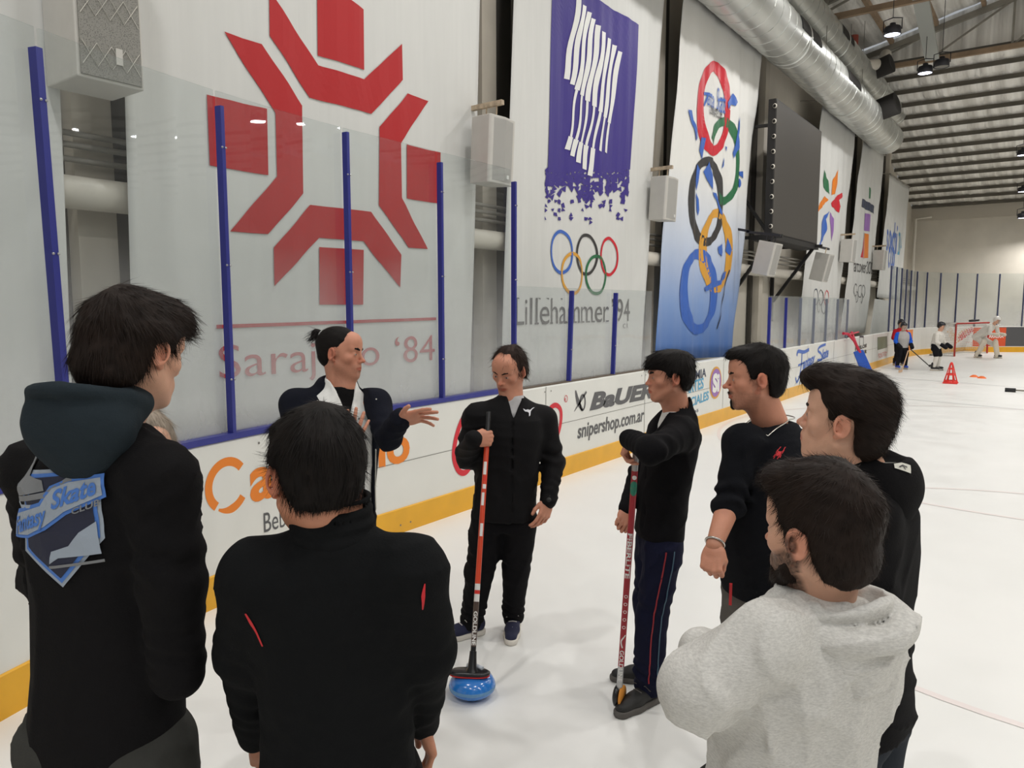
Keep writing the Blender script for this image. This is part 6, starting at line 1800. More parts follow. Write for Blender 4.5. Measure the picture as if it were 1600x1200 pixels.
# ---- 7: bearded man with the necklace and red spider mark
def person_spider():
    d = 2.8; hc = W(1180, 590, d); neck = W(1206, 660, 2.84); pel = W(1196, 915, 2.90); fb = face_dir(neck, -42)
    root = start(pel, 'bearded man with a silver necklace in a black jumper with a small red spider mark')
    rt = V3(fb[1], -fb[0], 0)
    M = frame_of(face_dir(hc, -80), 3, 0)
    vol = [((0, -.018, .036), (.083, .103, .093)), ((0, -.045, -.02), (.075, .068, .072)), ((0, .045, .088), (.058, .058, .030))]
    pl = [(.15, .22), (-.22, .22), (-.22, -.080), (-.072, -.084), (-.040, -.062), (-.032, -.028), (-.027, .012), (.000, .018), (.006, -.020), (.024, -.018), (.030, .026), (.040, .056), (.074, .070), (.15, .078)]
    hair = dict(shell=hair_shell(pl, vol, seed=18, rough=.003), len=.026, seed=19, lift=.16, curl=.25, w=.0012)
    parts = [build_head(root, hc, M, 1.0, neck + UP * .0, 'red', ('goatee', 1.0), hair, hcol=H_dark, nstr=3500, h=.0036, jaw=1.12, nose=1.5, brow=.95, face_w=1.03)]
    bo = [(cap((0, .078, -.092), (0, .080, -.106), .017, .013), 'u', .012), (cap((0, .0965, -.053), (0, .0975, -.055), .003, .003), 'u', .003)]
    for sg in (1, -1): bo += [(cap((sg * .003, .0965, -.0535), (sg * .024, .082, -.060), .0052, .0040), 'u', .003), (cap((sg * .024, .082, -.060), (sg * .026, .074, -.086), .0050, .0065), 'u', .005), (cap((sg * .018, .070, -.100), (sg * .048, .034, -.074), .013, .008), 'u', .01)]
    bp, bq = sculpt(bo, .003, (), lambda x, y, z: .0012 * noise3(x, y, z, 220, 2), 1)
    P, Q = join((bp, bq), strands(bp, bq, 900, .010, lambda q: np.tile(V3(0, .3, -1), (len(q), 1)) + q * V3(2, 0, 0), 6, .3, .0007, curl=.3)); np_mesh('beard', xf(P, M, hc, 1.0), Q, H_dark, parent=root)
    shR, elR, wrR = W(1160, 692, 2.76), W(1138, 790, 2.72), W(1116, 852, 2.62)
    shL, elL, wrL = W(1262, 700, 2.98), W(1290, 800, 3.02), W(1280, 900, 2.95)
    legs = stand(pel, fb, 1.0, .11)
    J, R_ = std_joints(neck, pel, [(shR, elR, wrR), (shL, elL, wrL)], legs, 1.0); R_[1][2:] = [.044, .032]
    R_[1][3] = .030; R_[1][2] = .040
    hs = [place_hand(wrR, unit(W(1110, 895, 2.58) - wrR), unit(-rt * .5 + fb * .8), 1, 'fist', 1.02), place_hand(wrL, -UP, rt, -1, 'relaxed', 1.0)]
    fa = sculpt([(cap(elR, wrR, .044, .029), 'u', .01)], .006, it=1)
    finish_body(root, parts + hs + [fa], 'red', J, R_)
    trousers(root, pel, [l[0] for l in legs], [l[1] for l in legs], [l[2] for l in legs], fb, C_pants6, 1.03, seed=5)
    mid = elR + (wrR - elR) * .12
    ops = [(torso(pel, neck, fb, 1.04, 1.0, 1.12, st=[(-.05, .165, .118, .0), (.06, .172, .128, .004), (.25, .178, .140, .014), (.45, .178, .136, .014), (.68, .186, .126, .006), (.82, .180, .114, -.002), (.93, .125, .090, -.006), (1.0, .080, .070, -.008)]), 'u', .02)]
    ops += [(cap(neck - UP * .055, s, .068, .068), 'u', .035) for s in (shR, shL)]
    ops += [(cap(shR, elR, .064, .054, rip=[(.008, 5, .9, .3, .1)]), 'u', .035), (cap(elR, mid, .052, .044, rip=[(.008, 2, .4, .5, 0)]), 'u', .02)] + sleeve(shL, elL, wrL, 1.0, seed=2)
    jk = garment('jumper', root, C_spider, ops + [(cap(neck + UP * .015, neck + UP * .16, .068, .064), 's', .006)], .008, [neckcut(neck, UP + fb * .35, .014)], .004, 13, 10)
    a = Art(); 
    a.poly([(-.006, .012), (.006, .012), (.007, -.004), (.0, -.014), (-.007, -.004)], 0)
    for sg in (1, -1):
        for x1, y1, x2, y2 in ((.012, .016, .008, .034), (.014, .004, .013, .020), (.013, -.004, .016, -.018), (.009, -.010, .009, -.026)): a.stroke([(sg * .004, .004), (sg * x1, y1), (sg * x2, y2)], .0035, 0)
    place_decal('chest_emblem', root, a, M_red, W(1186, 713, 2.65), -rt * .68, UP * .68, jk, lift=.004, maxlen=.006)
    pts = []
    for t in np.linspace(0, 2 * math.pi, 40, endpoint=False):
        v = math.cos(t); u = math.sin(t); pts.append(neck + UP * (.022 - .095 * max(0, v) ** 1.3) + rt * u * .082 + fb * (.078 * v + (.040 * max(0, v))))
    from mathutils.bvhtree import BVHTree
    bv = BVHTree.FromPolygons([v.co.copy() for v in jk.data.vertices], [tuple(p.vertices) for p in jk.data.polygons])
    for i, p in enumerate(pts):
        q = bv.find_nearest(Vector(p)); n_ = np.array(q[1]); n_ = n_ if n_ @ (fb + UP * .6) > 0 else -n_
        if q[3] < .05 and (p - neck) @ fb > 0: pts[i] = np.array(q[0]) + n_ * .004
    pts.append(pts[0]); b = MB(); b.tube(pts, .0026, 6); b.build('necklace', M_silver, root, world=True)
    ax = unit(wrR - elR); P, Q = sculpt([(torus(wrR - ax * .01, .033, .004, ax), 'u', .003)], .002, it=0); np_mesh('bracelet', P, Q, M_silver, parent=root)
    b = MB(); p0 = W(1142, 912, 2.66); b.bar(p0, W(1141, 945, 2.70), .010, .006); b.build('pocket_zip', M_red, root, world=True)
    for l in legs: shoe(root, l[2], fb, 1.0, M_shoeb, M_sole_b)

# ---- 8: young man in the black hooded coat, right
def person_patch():
    d = 1.93; hc = W(1322, 656, d); neck = W(1350, 742, 1.96); pel = W(1346, 1090, 2.02); fb = face_dir(neck, -112)
    root = start(pel, 'dark-haired young man in a long black hooded top with a pale patch on the hood')
    rt = V3(fb[1], -fb[0], 0)
    M = frame_of(face_dir(hc, -102), -8, 0)
    vol = [((0, -.014, .038), (.088, .104, .096)), ((0, -.045, -.02), (.078, .066, .078)), ((0, .045, .095), (.070, .066, .036)), ((0, .085, .090), (.050, .042, .028))]
    pl = [(.18, .24), (-.24, .24), (-.24, -.090), (-.075, -.098), (-.046, -.074), (-.034, -.036), (-.028, .014), (.000, .020), (.008, -.004), (.026, -.002), (.034, .024), (.052, .042), (.085, .054), (.18, .062)]
    hair = dict(shell=hair_shell(pl, vol, seed=21, rough=.003), len=.040, seed=22, lift=.08, flow=lambda q: q - V3(0, .09, .12) + V3(0, -.10, .0) , curl=.15)
    parts = [build_head(root, hc, M, 1.04, neck + UP * .0, 'fair', None, hair, hcol=H_brown, nstr=6500, h=.0034, nose=1.1)]
    shR, elR, wrR = W(1345, 800, 2.14), W(1330, 930, 2.2), W(1300, 1040, 2.15)
    shL, elL, wrL = W(1356, 810, 1.87), W(1350, 950, 1.88), W(1326, 1060, 1.86)
    legs = stand(pel, fb, 1.0, .11)
    J, R_ = std_joints(neck, pel, [(shR, elR, wrR), (shL, elL, wrL)], legs)
    hs = [place_hand(wrR, -UP, rt, 1, 'relaxed'), place_hand(wrL, -UP, -rt, -1, 'relaxed')]
    finish_body(root, parts + hs, 'fair', J, R_)
    trousers(root, pel, [l[0] for l in legs], [l[1] for l in legs], [l[2] for l in legs], fb, C_denim, 1.0, seed=6)
    ops = [(torso(pel, neck, fb, 1.0, 1.0, 1.02), 'u', .02)] + [(cap(neck - UP * .06, s, .068, .068), 'u', .03) for s in (shR, shL)]
    ops += sleeve(shR, elR, wrR, .95, (.078, .07, .068, .052), rip=.006) + sleeve(shL, elL, wrL, .95, (.078, .07, .068, .052), rip=.006)
    garment('hooded_top', root, C_black, ops, .009, [half(pel - UP * .105, (0, 0, -1), .012)], .006, 11, 11)
    a, b = hood(neck, -fb, .80, up=.02, drop=.12, wide=.12)
    hd = garment('hood', root, C_black, a + b, .006, [], .004, 16, 12)
    ar = Art(); ar.poly([(-.03, -.018), (.03, -.018), (.03, .018), (-.03, .018)], 0)
    o = W(1428, 728, 1.80); ux = unit(W(1432, 731, 1.8) - W(1405, 722, 1.8)); uy = unit(np.cross(-away(o) + UP * .4, ux)); 
    place_decal('hood_patch', root, ar, mat('patch_cream', rgb(206, 204, 192), .7), o, ux * .72, uy * .6, hd, lift=.003)
    ar = Art(); ar.stroke([(-.014, -.006), (-.002, .004), (.012, .002)], .004, 0); ar.stroke([(-.002, .004), (.006, -.008)], .003, 0)
    place_decal('hood_patch', root, ar, M_bk, o, ux * .8, uy * .8, hd, lift=.005)
    for l in legs: shoe(root, l[2], fb, 1.0, M_shoeb, M_sole_b)

# ---- 9: bearded man in the grey hoodie with folded arms
def person_hoodie():
    d = 1.42; hc = W(1280, 832, d); neck = W(1286, 930, 1.45); pel = W(1222, 1262, 1.54); fb = face_dir(neck, -128)
    root = start(pel, 'bearded man with dark hair in a heather grey hoodie standing with folded arms')
    rt = V3(fb[1], -fb[0], 0)
    M = frame_of(face_dir(hc, -122), 3, 0)
    vol = [((0, -.014, .042), (.087, .104, .100)), ((0, -.045, -.02), (.078, .064, .080)), ((0, .050, .095), (.062, .062, .036))]
    pl = [(.18, .24), (-.24, .24), (-.24, -.090), (-.072, -.098), (-.044, -.076), (-.034, -.036), (-.028, .014), (.000, .020), (.006, -.020), (.024, -.020), (.030, .026), (.040, .056), (.066, .074), (.18, .090)]
    hair = dict(shell=hair_shell(pl, vol, seed=24, rough=.003), len=.026, seed=25, lift=.16, curl=.35)
    parts = [build_head(root, hc, M, 1.02, neck + UP * .0, 'fair', ('full', 1.0), hair, hcol=H_brown, nstr=9000, h=.003, nose=1.2, jaw=1.05, beard_col=(58, 42, 34))]
    # full beard as hair of its own
    bo = [(cap((0, .074, -.098), (0, .082, -.108), .024, .016), 'u', .02)]
    for sg in (1, -1): bo += [(cap((sg * .020, .068, -.098), (sg * .053, .026, -.070), .022, .018), 'u', .015), (cap((sg * .052, .026, -.068), (sg * .066, .006, -.034), .016, .008), 'u', .015), (cap((sg * .004, .096, -.054), (sg * .026, .080, -.064), .005, .004), 'u', .004), (cap((sg * .026, .080, -.064), (sg * .030, .072, -.088), .006, .010), 'u', .008)]
    bp, bq = sculpt(bo, .0035, (), lambda x, y, z: .002 * noise3(x, y, z, 200, 2), 1)
    st = strands(bp, bq, 2600, .016, lambda q: np.tile(V3(0, .35, -1), (len(q), 1)) + q * V3(2, 0, 0), 6, .35, .0006, curl=.3)
    P, Q = join((bp, bq), st); np_mesh('beard', xf(P, M, hc, 1.02), Q, H_brown, parent=root)
    shL, elL, wrL = W(1196, 1000, 1.34), W(1088, 1078, 1.34), W(1175, 1072, 1.60)
    shR, elR, wrR = W(1345, 990, 1.60), W(1230, 1060, 1.86), W(1112, 1020, 1.58)
    legs = stand(pel, fb, 1.0, .11)
    J, R_ = std_joints(neck, pel, [(shR, elR, wrR), (shL, elL, wrL)], legs)
    hs = [place_hand(wrR, unit(elL - wrR), UP, 1, 'droop'), place_hand(wrL, unit(elR - wrL), -UP * .2 + fb, -1, 'relaxed')]
    finish_body(root, parts + hs, 'fair', J, R_)
    trousers(root, pel, [l[0] for l in legs], [l[1] for l in legs], [l[2] for l in legs], fb, C_denim, 1.0, seed=7)
    ops = [(torso(pel, neck, fb, 1.02, 1.02, 1.06), 'u', .02)] + [(cap(neck - UP * .055, s, .060, .062), 'u', .04) for s in (shR, shL)]
    ops += [(cap(shL, elL, .066, .068, rip=[(.008, 4, .9, .35, .1), (.006, 3.2, .2, .3, .5)]), 'u', .025), (cap(elL, wrL, .068, .050, rip=[(.008, 6, .25, .45, .3)]), 'u', .02)]
    ops += [(cap(shR, elR, .078, .066, rip=[(.006, 4, .8, .4, 0)]), 'u', .03), (cap(elR, wrR, .062, .046, rip=[(.006, 7, .5, .6, .2)]), 'u', .02)]
    ops += [(cap(wrR, W(1088, 1006, 1.46), .038, .032, rip=[(.004, 3, .5, .5, 0)]), 'u', .012)]
    def fl(x, y, z):   # drag lines running from the arm pit and the waist
        u = (x - pel[0]) * rt[0] + (y - pel[1]) * rt[1]; hh = z - pel[2]
        return .005 * np.sin((hh * 5 + u * 9) * 6.28 * .7 + 2 * noise3(x, y, z, 7, 1, 2)) * np.exp(-((hh - .16) / .13) ** 2)
    garment('hoodie', root, C_heather, ops, .0072, [half(pel - UP * .14, (0, 0, -1), .012)], .0095, 12, 13, folds=fl)
    b_ = -fb; r_ = V3(b_[1], -b_[0], 0); R3 = np.stack([r_, b_, UP], 1)
    hops = [(torus(neck + b_ * .010 - UP * .012, .084, .028, unit(UP - b_ * .25), (b_, 1.12)), 'u', .010), (torus(neck + b_ * .045 - UP * .028, .092, .030, unit(UP * .9 - b_ * .05 + r_ * .12), (b_, 1.15)), 'u', .005),
            (ell(neck + b_ * .100 - UP * .065, (.098, .046, .060), R3), 'u', .012), (ell(neck + b_ * .095 - UP * .110, (.078, .042, .050), R3), 'u', .03),
            (ell(neck + b_ * .068 + UP * .012, (.074, .034, .044), R3), 's', .012)]
    garment('hood', root, C_heather, hops, .0055, [], .007, 17, 14)
    for l in legs: shoe(root, l[2], fb, 1.0, M_shoeb, M_sole_b)
person_crest(); person_hidden(); person_piping(); person_bun(); GRIP = person_broom(); person_boy(); person_spider(); person_patch(); person_hoodie()
# ------------------------------------------------------------------ curling stone, broom and stick
M_stone = mat('stone_blue', rgb(40, 116, 196), .18, spec=.6, coat=.4); M_band = mat('stone_band', rgb(96, 142, 184), .5, noise=.08, nscale=60)
M_blk = mat('plastic_black', rgb(22, 22, 24), .28); M_orange = mat('shaft_orange_red', rgb(204, 66, 34), .35); M_wht = mat('print_white', rgb(222, 220, 216), .4); M_shred = mat('shaft_red', rgb(156, 26, 40), .35)
M_shsil = mat('shaft_silver', rgb(176, 176, 176), .3, .6); M_brn = mat('shaft_brown', rgb(74, 58, 50), .4); M_dgr = mat('print_green', rgb(30, 120, 96), .4); M_padred = mat('pad_red', rgb(206, 40, 30), .6)
sc0 = on_z(738, 1086); sc0[2] = 0
t = thing('curling_stone', sc0, 'blue curling stone standing on the ice under the broom head', 'curling stone')
prof = [(.001, 0), (.060, 0), (.068, .006), (.096, .022), (.112, .040), (.113, .046)]
b = MB(); b.lathe((0, 0, 0), prof, 48); b.lathe((0, 0, 0), [(.113, .062), (.111, .070), (.100, .090), (.080, .104), (.050, .110), (.001, .110)], 48); b.build('stone_body', M_stone, t)
b = MB(); b.lathe((0, 0, 0), [(.113, .046), (.1145, .054), (.113, .062)], 48); b.build('striking_band', M_band, t)
b = MB(); b.tube([(-.045, .02, .108), (-.04, .02, .135), (.0, .02, .145), (.05, .02, .142)], [.012, .011, .011, .010], 12); b.build('handle', mat('handle_pale', rgb(190, 196, 204), .3), t)
def shaft(t, p0, p1, r, secs):
    d = p1 - p0
    for name, a, c, m in secs:
        b = MB(); b.tube([p0 + d * a, p0 + d * c], r, 18); b.build(name, m, t, world=True)
def wrap(t, p0, p1, r, fill, name, mt, lift=.0008):
    """lettering wrapped on a shaft: u runs down from the top, v across, centred on the side seen from the hall's near end"""
    d = p1 - p0; L = np.linalg.norm(d); d = d / L; f = -away(p0); f = unit(f - d * (f @ d)); s_ = np.cross(d, f)
    a = Art(); fill(a)
    def fn(u, v, l):
        an = v / r; q = p1 - d * u; return q + (f * math.cos(an) + s_ * math.sin(an)) * (r + lift)
    a.build(name, mt, fn, t, maxlen=.012)
hb = sc0 + V3(0, 0, .150) + V3(0, 0, 0) - away(sc0) * .02
tip = GRIP + (GRIP - hb) * ((W(764, 650, 3.84)[2] - GRIP[2]) / (GRIP[2] - hb[2]))
t = thing('curling_broom', (hb[0], hb[1], .112), 'curling broom with an orange shaft and black oval head resting on the blue stone', 'curling broom')
FR = lambda y: (tip[2] - on_line_z(y)) / 1
def zfrac(py, x0=750):
    """fraction along the shaft (0 = head, 1 = tip) whose image row is py"""
    lo, hi = 0.0, 1.0
    for _ in range(30):
        m = (lo + hi) / 2; q = hb + (tip - hb) * m; v = q - _C; yy = 600 - FPX * (v @ _U) / (v @ _F)
        if yy > py: lo = m
        else: hi = m
    return (lo + hi) / 2
z_ = zfrac
shaft(t, hb, tip, .0135, [('shaft_foot', 0, z_(1010), M_blk), ('printed_lower_shaft', z_(1010), z_(940), M_brn), ('shaft_middle', z_(940), z_(912), M_wht), ('orange_shaft', z_(912), z_(690), M_orange), ('black_grip', z_(690), 1, M_blk)])
L = np.linalg.norm(tip - hb); U_ = lambda y: (1 - z_(y)) * L
def f(a):
    for y0, y1, v0, v1 in ((722, 742, -.010, .006), (757, 764, -.008, .010), (770, 790, -.010, .004), (818, 838, -.007, .008), (915, 921, -.016, .016)): a.poly([(U_(y0), v0), (U_(y1), v0), (U_(y1), v1), (U_(y0), v1)])
wrap(t, hb, tip, .0135, f, 'shaft_print', M_wht)
def f(a): a.text('GOLDLINE', (U_(955), -.010), (U_(1008) - U_(955), 0), (0, .018), 0, bold=.03)
wrap(t, hb, tip, .0135, f, 'shaft_print', M_wht)
def f(a): a.poly([(U_(922), -.016), (U_(928), -.016), (U_(928), .016), (U_(922), .016)]); a.poly([(U_(744), -.006), (U_(752), -.006), (U_(752), .01), (U_(744), .01)])
wrap(t, hb, tip, .0135, f, 'shaft_print', M_padred)
a_ = -away(hb); r_ = V3(-a_[1], a_[0], 0)
def oval(c, rx, ry, z0, z1, name, m, bev=.008, ang=8):
    q = math.radians(ang); e1 = r_ * math.cos(q) + a_ * math.sin(q); e2 = -r_ * math.sin(q) + a_ * math.cos(q)
    b = MB(); n = 40; pr = [(z0, .93), (z0 + bev * .5, 1), (z1 - bev, 1), (z1, .86)]; vs = []
    for z, s in pr:
        for k in range(n):
            an = 2 * math.pi * k / n; cx = abs(math.cos(an)) ** .7 * math.copysign(1, math.cos(an)); sx = abs(math.sin(an)) ** .8 * math.copysign(1, math.sin(an))
            vs.append(c + e1 * rx * s * cx + e2 * ry * s * sx + UP * z)
    fs = [(i * n + k, i * n + (k + 1) % n, (i + 1) * n + (k + 1) % n, (i + 1) * n + k) for i in range(3) for k in range(n)] + [tuple(range(n - 1, -1, -1)), tuple(range(3 * n, 4 * n))]
    b.add(vs, fs, 0, True); return b.build(name, m, t, world=True)
hc0 = V3(hb[0], hb[1], 0) 
oval(hc0 - r_ * .012, .098, .036, .112, .120, 'brush_pad', M_padred, .004); oval(hc0 - r_ * .012, .100, .038, .120, .138, 'brush_head', M_blk)
b = MB(); b.tube([hc0 + UP * .136, hc0 + UP * .150, hb + (tip - hb) * .06], [.034, .022, .017], 18); b.build('swivel_joint', M_blk, t, world=True)
# boy's stick
p0 = on_z(966, 1110); p0[2] = .03; p1 = W(994, 706, 3.27)
hb2, tip2 = p0, p1
def z2(py):
    lo, hi = 0.0, 1.0
    for _ in range(30):
        m = (lo + hi) / 2; q = hb2 + (tip2 - hb2) * m; v = q - _C; yy = 600 - FPX * (v @ _U) / (v @ _F)
        if yy > py: lo = m
        else: hi = m
    return (lo + hi) / 2
L2 = np.linalg.norm(tip2 - hb2); U2 = lambda y: (1 - z2(y)) * L2
t = thing('curling_broom', (p0[0], p0[1], 0), 'curling broom with a red printed shaft held upright by the boy', 'curling broom')
shaft(t, hb2, tip2, .0145, [('silver_shaft_foot', .03, z2(1040), M_shsil), ('red_shaft', z2(1040), z2(735), M_shred), ('silver_shaft_top', z2(735), 1, M_shsil)])
def f(a):
    a.text('FIBERLITE', (U2(832), -.011), (U2(902) - U2(832), 0), (0, .020), 0, bold=.03)
    a.stroke([(U2(990), .010), (U2(1000), -.008), (U2(1010), .0)], .006, 0, smooth=4)
    a.text('GOLDLINE', (U2(1014), -.010), (U2(1062) - U2(1014), 0), (0, .018), 0, bold=.02)
    a.disc((U2(745), 0), .010, .010, 0)
    for k in range(5): a.ellipse((U2(930 + 12 * k), .0), .008, .008, .0025, 0, 16)
wrap(t, hb2, tip2, .0145, f, 'shaft_print', M_wht)
def f(a): a.disc((U2(762), 0), .034, .020, 0)
wrap(t, hb2, tip2, .0145, f, 'shaft_print', M_dgr)
c = p0 + V3(0, 0, .045); f_ = -away(p0); r2 = V3(-f_[1], f_[0], 0); ax = unit(r2 * .96 + f_ * .3)
b = MB(); b.lathe(c - ax * .018, [(.001, 0), (.040, .0), (.052, .008), (.052, .022), (.040, .030), (.001, .030)], 32, ax); o = b.build('brush_head', M_blk, t, world=True)
b = MB(); b.lathe(c + ax * .013, [(.001, 0), (.050, .0), (.050, .010), (.001, .010)], 32, ax); o = b.build('brush_pad', mat('pad_orange', rgb(214, 140, 50), .7), t, world=True)

# ------------------------------------------------------------------ training cone, discs, rod
M_cone = mat('cone_red', rgb(222, 44, 34), .45)
q = on_z(1485, 599)
t = thing('training_cone', q, 'red perforated training cone standing on the ice', 'training cone')
R3_ = .25; H3 = .50
b = MB(); n = 12
def ringp(z, r, k, m=12): return (r * math.cos(2 * math.pi * k / m), r * math.sin(2 * math.pi * k / m), z)
for (z0, z1) in ((.03, .08), (.20, .25), (.34, .38), (.45, .52)):
    ra = .15 * (1 - z0 / .60); rb = .15 * (1 - z1 / .60); b.lathe((0, 0, 0), [(ra, z0), (rb, z1), (rb - .008, z1), (ra - .008, z0), (ra, z0)], 24)
for k in range(6):
    b.tube([(.142 * math.cos(k * math.pi / 3), .142 * math.sin(k * math.pi / 3), .03), (.024 * math.cos(k * math.pi / 3), .024 * math.sin(k * math.pi / 3), .50)], [.018, .008], 6)
b.build('cone_body', M_cone, t)
b = MB(); 
vs = [(R3_ * .9 * math.cos(a), R3_ * .9 * math.sin(a), z) for z in (0, .03) for a in [math.pi / 4 + k * math.pi / 2 for k in range(4)]]
b.add(vs, [(3, 2, 1, 0), (4, 5, 6, 7), (0, 1, 5, 4), (1, 2, 6, 5), (2, 3, 7, 6), (3, 0, 4, 7)]); b.build('base', M_cone, t, bevel=.01)
for px, py, lb in ((1522, 589, 'flat orange marker disc, the farther of two on the ice'), (1534, 591, 'flat orange marker disc, the nearer of two on the ice')):
    q = on_z(px, py); b = MB(); b.lathe(q, [(.11, 0), (.10, .012), (.04, .055), (.03, .055), (.09, .008)], 24)
    tag(b.build('marker_disc', mat('disc_orange', rgb(236, 110, 40), .5)), lb, 'marker disc', 'orange marker discs')
A0 = on_z(1570, 612); B0 = on_z(1640, 616); A0[2] = B0[2] = .045
t = thing('weighted_bar', (A0[0], A0[1], 0), 'grey bar with black end grips lying on the ice at the right edge', 'bar')
d = unit(B0 - A0); b = MB(); b.tube([A0 + d * .16, B0], .018, 10); b.build('bar_shaft', M_steel, t, world=True)
b = MB(); b.tube([A0, A0 + d * .20], .045, 14); b.build('end_grip', M_blk, t, world=True); b = MB(); b.tube([A0 + d * .46, A0 + d * .68], .045, 14); b.build('end_grip', M_blk, t, world=True)

# skating aid leaning on the boards
q = on_x(1342, 560, XB + .35); M_aidb = mat('aid_blue', rgb(36, 84, 180), .4); M_aidr = mat('aid_red', rgb(190, 34, 62), .4)
t = thing('skating_aid', (XB + .36, q[1], 0), 'blue and red skating aid leaning against the boards', 'skating aid')
for k in range(4):
    b = MB(); b.bar((.16 + .03 * k, .25 + .07 * k, .02), (-.10 + .02 * k, .10 + .05 * k, .74), .05, .16); b.build('blue_panel', M_aidb, t, bevel=.02)
b = MB(); b.tube([(-.02, .15, .7), (-.14, .0, 1.0), (-.26, -.18, 1.18), (-.3, -.5, 1.2)], .035, 10); b.tube([(-.06, .25, .7), (-.16, .1, 1.02), (-.28, .35, 1.2)], .035, 10); b.tube([(-.25, -.12, 1.16), (-.2, .75, 1.2)], .022, 10)
b.build('red_handle', M_aidr, t)

# ------------------------------------------------------------------ goal
gA = on_z(1491, 557); gB = on_z(1542, 552); gd = unit(gB - gA); back = V3(-gd[1], gd[0], 0); back = back if back @ V3(-1, .3, 0) > 0 else -back; back = unit(back - gd * .35)
M_gred = mat('goal_red', rgb(170, 44, 36), .4)
t = thing('ice_hockey_goal', gA, 'red framed ice hockey goal with white netting at the far end', 'hockey goal')
GH = 1.22; D_ = .8
b = MB(); b.tube([gA, gA + UP * GH, gB + UP * GH, gB], .035, 10); b.build('goal_frame', M_gred, t, world=True)
b = MB(); b.tube([gA + UP * .03, gA + back * D_ + UP * .03, gB + back * D_ + UP * .03, gB + UP * .03], .025, 8); b.tube([gA + UP * GH, gA + back * .5 + UP * GH, gB + back * .5 + UP * GH, gB + UP * GH], .02, 8); b.build('base_frame', mat('goal_white', rgb(220, 216, 208), .4), t, world=True)
def net(P00, P10, P11, P01, nu, nv, b):
    for i in range(nu + 1): b.tube([P00 + (P10 - P00) * i / nu, P01 + (P11 - P01) * i / nu], .0055, 3, caps=False)
    for j in range(nv + 1): b.tube([P00 + (P01 - P00) * j / nv, P10 + (P11 - P10) * j / nv], .0055, 3, caps=False)
b = MB(); K = back
net(gA, gA + K * D_, gA + K * .5 + UP * GH, gA + UP * GH, 12, 14, b); net(gB, gB + K * D_, gB + K * .5 + UP * GH, gB + UP * GH, 12, 14, b); net(gA + K * D_, gB + K * D_, gB + K * .5 + UP * GH, gA + K * .5 + UP * GH, 22, 16, b); net(gA + UP * GH, gA + K * .5 + UP * GH, gB + K * .5 + UP * GH, gB + UP * GH, 6, 20, b)
b.build('goal_net', mat('net_white', rgb(206, 200, 190), .8), t, world=True)
bt = gA * .5 + gB * .5 + K * .15 + UP * (GH + .02)
t = thing('water_bottle', bt, 'dark water bottle lying on top of the goal', 'bottle'); b = MB(); b.lathe((0, 0, .06), [(.001, 0), (.04, 0), (.045, .02), (.045, .30), (.02, .36), (.001, .36)], 12, (1, .2, .1)); b.build('bottle_body', M_blk, t)
for nm, s0, s1, lab, k in (('end_panel', None, None, 'orange advertising panel', I_OR),):
    x0 = on_y(1497, 530, S1 + RF)[0]; x1 = on_y(1560, 530, S1 + RF)[0]; sE_ = S1 + RF * math.pi / 2
    a = Art(); u0 = sE_ + x0 - (XB + RF); u1 = sE_ + x1 - (XB + RF)
    a.poly([(u0, .24), (u1, .24), (u1, 1.0), (u0, 1.0)], 0); a.build('sponsor_panel', [mat('panel_orange', rgb(214, 84, 46), .5)], board_fn, boards, lift=.004, maxlen=.5)['label'] = 'orange advertising panel behind the goal'
    a = Art(); a.text('PATIN CARRERA', (u0 + .1, .58), (u1 - u0 - .2, 0), (0, .14), 0, bold=.02); a.build('sponsor_lettering', [M_wh], board_fn, boards, lift=.009)

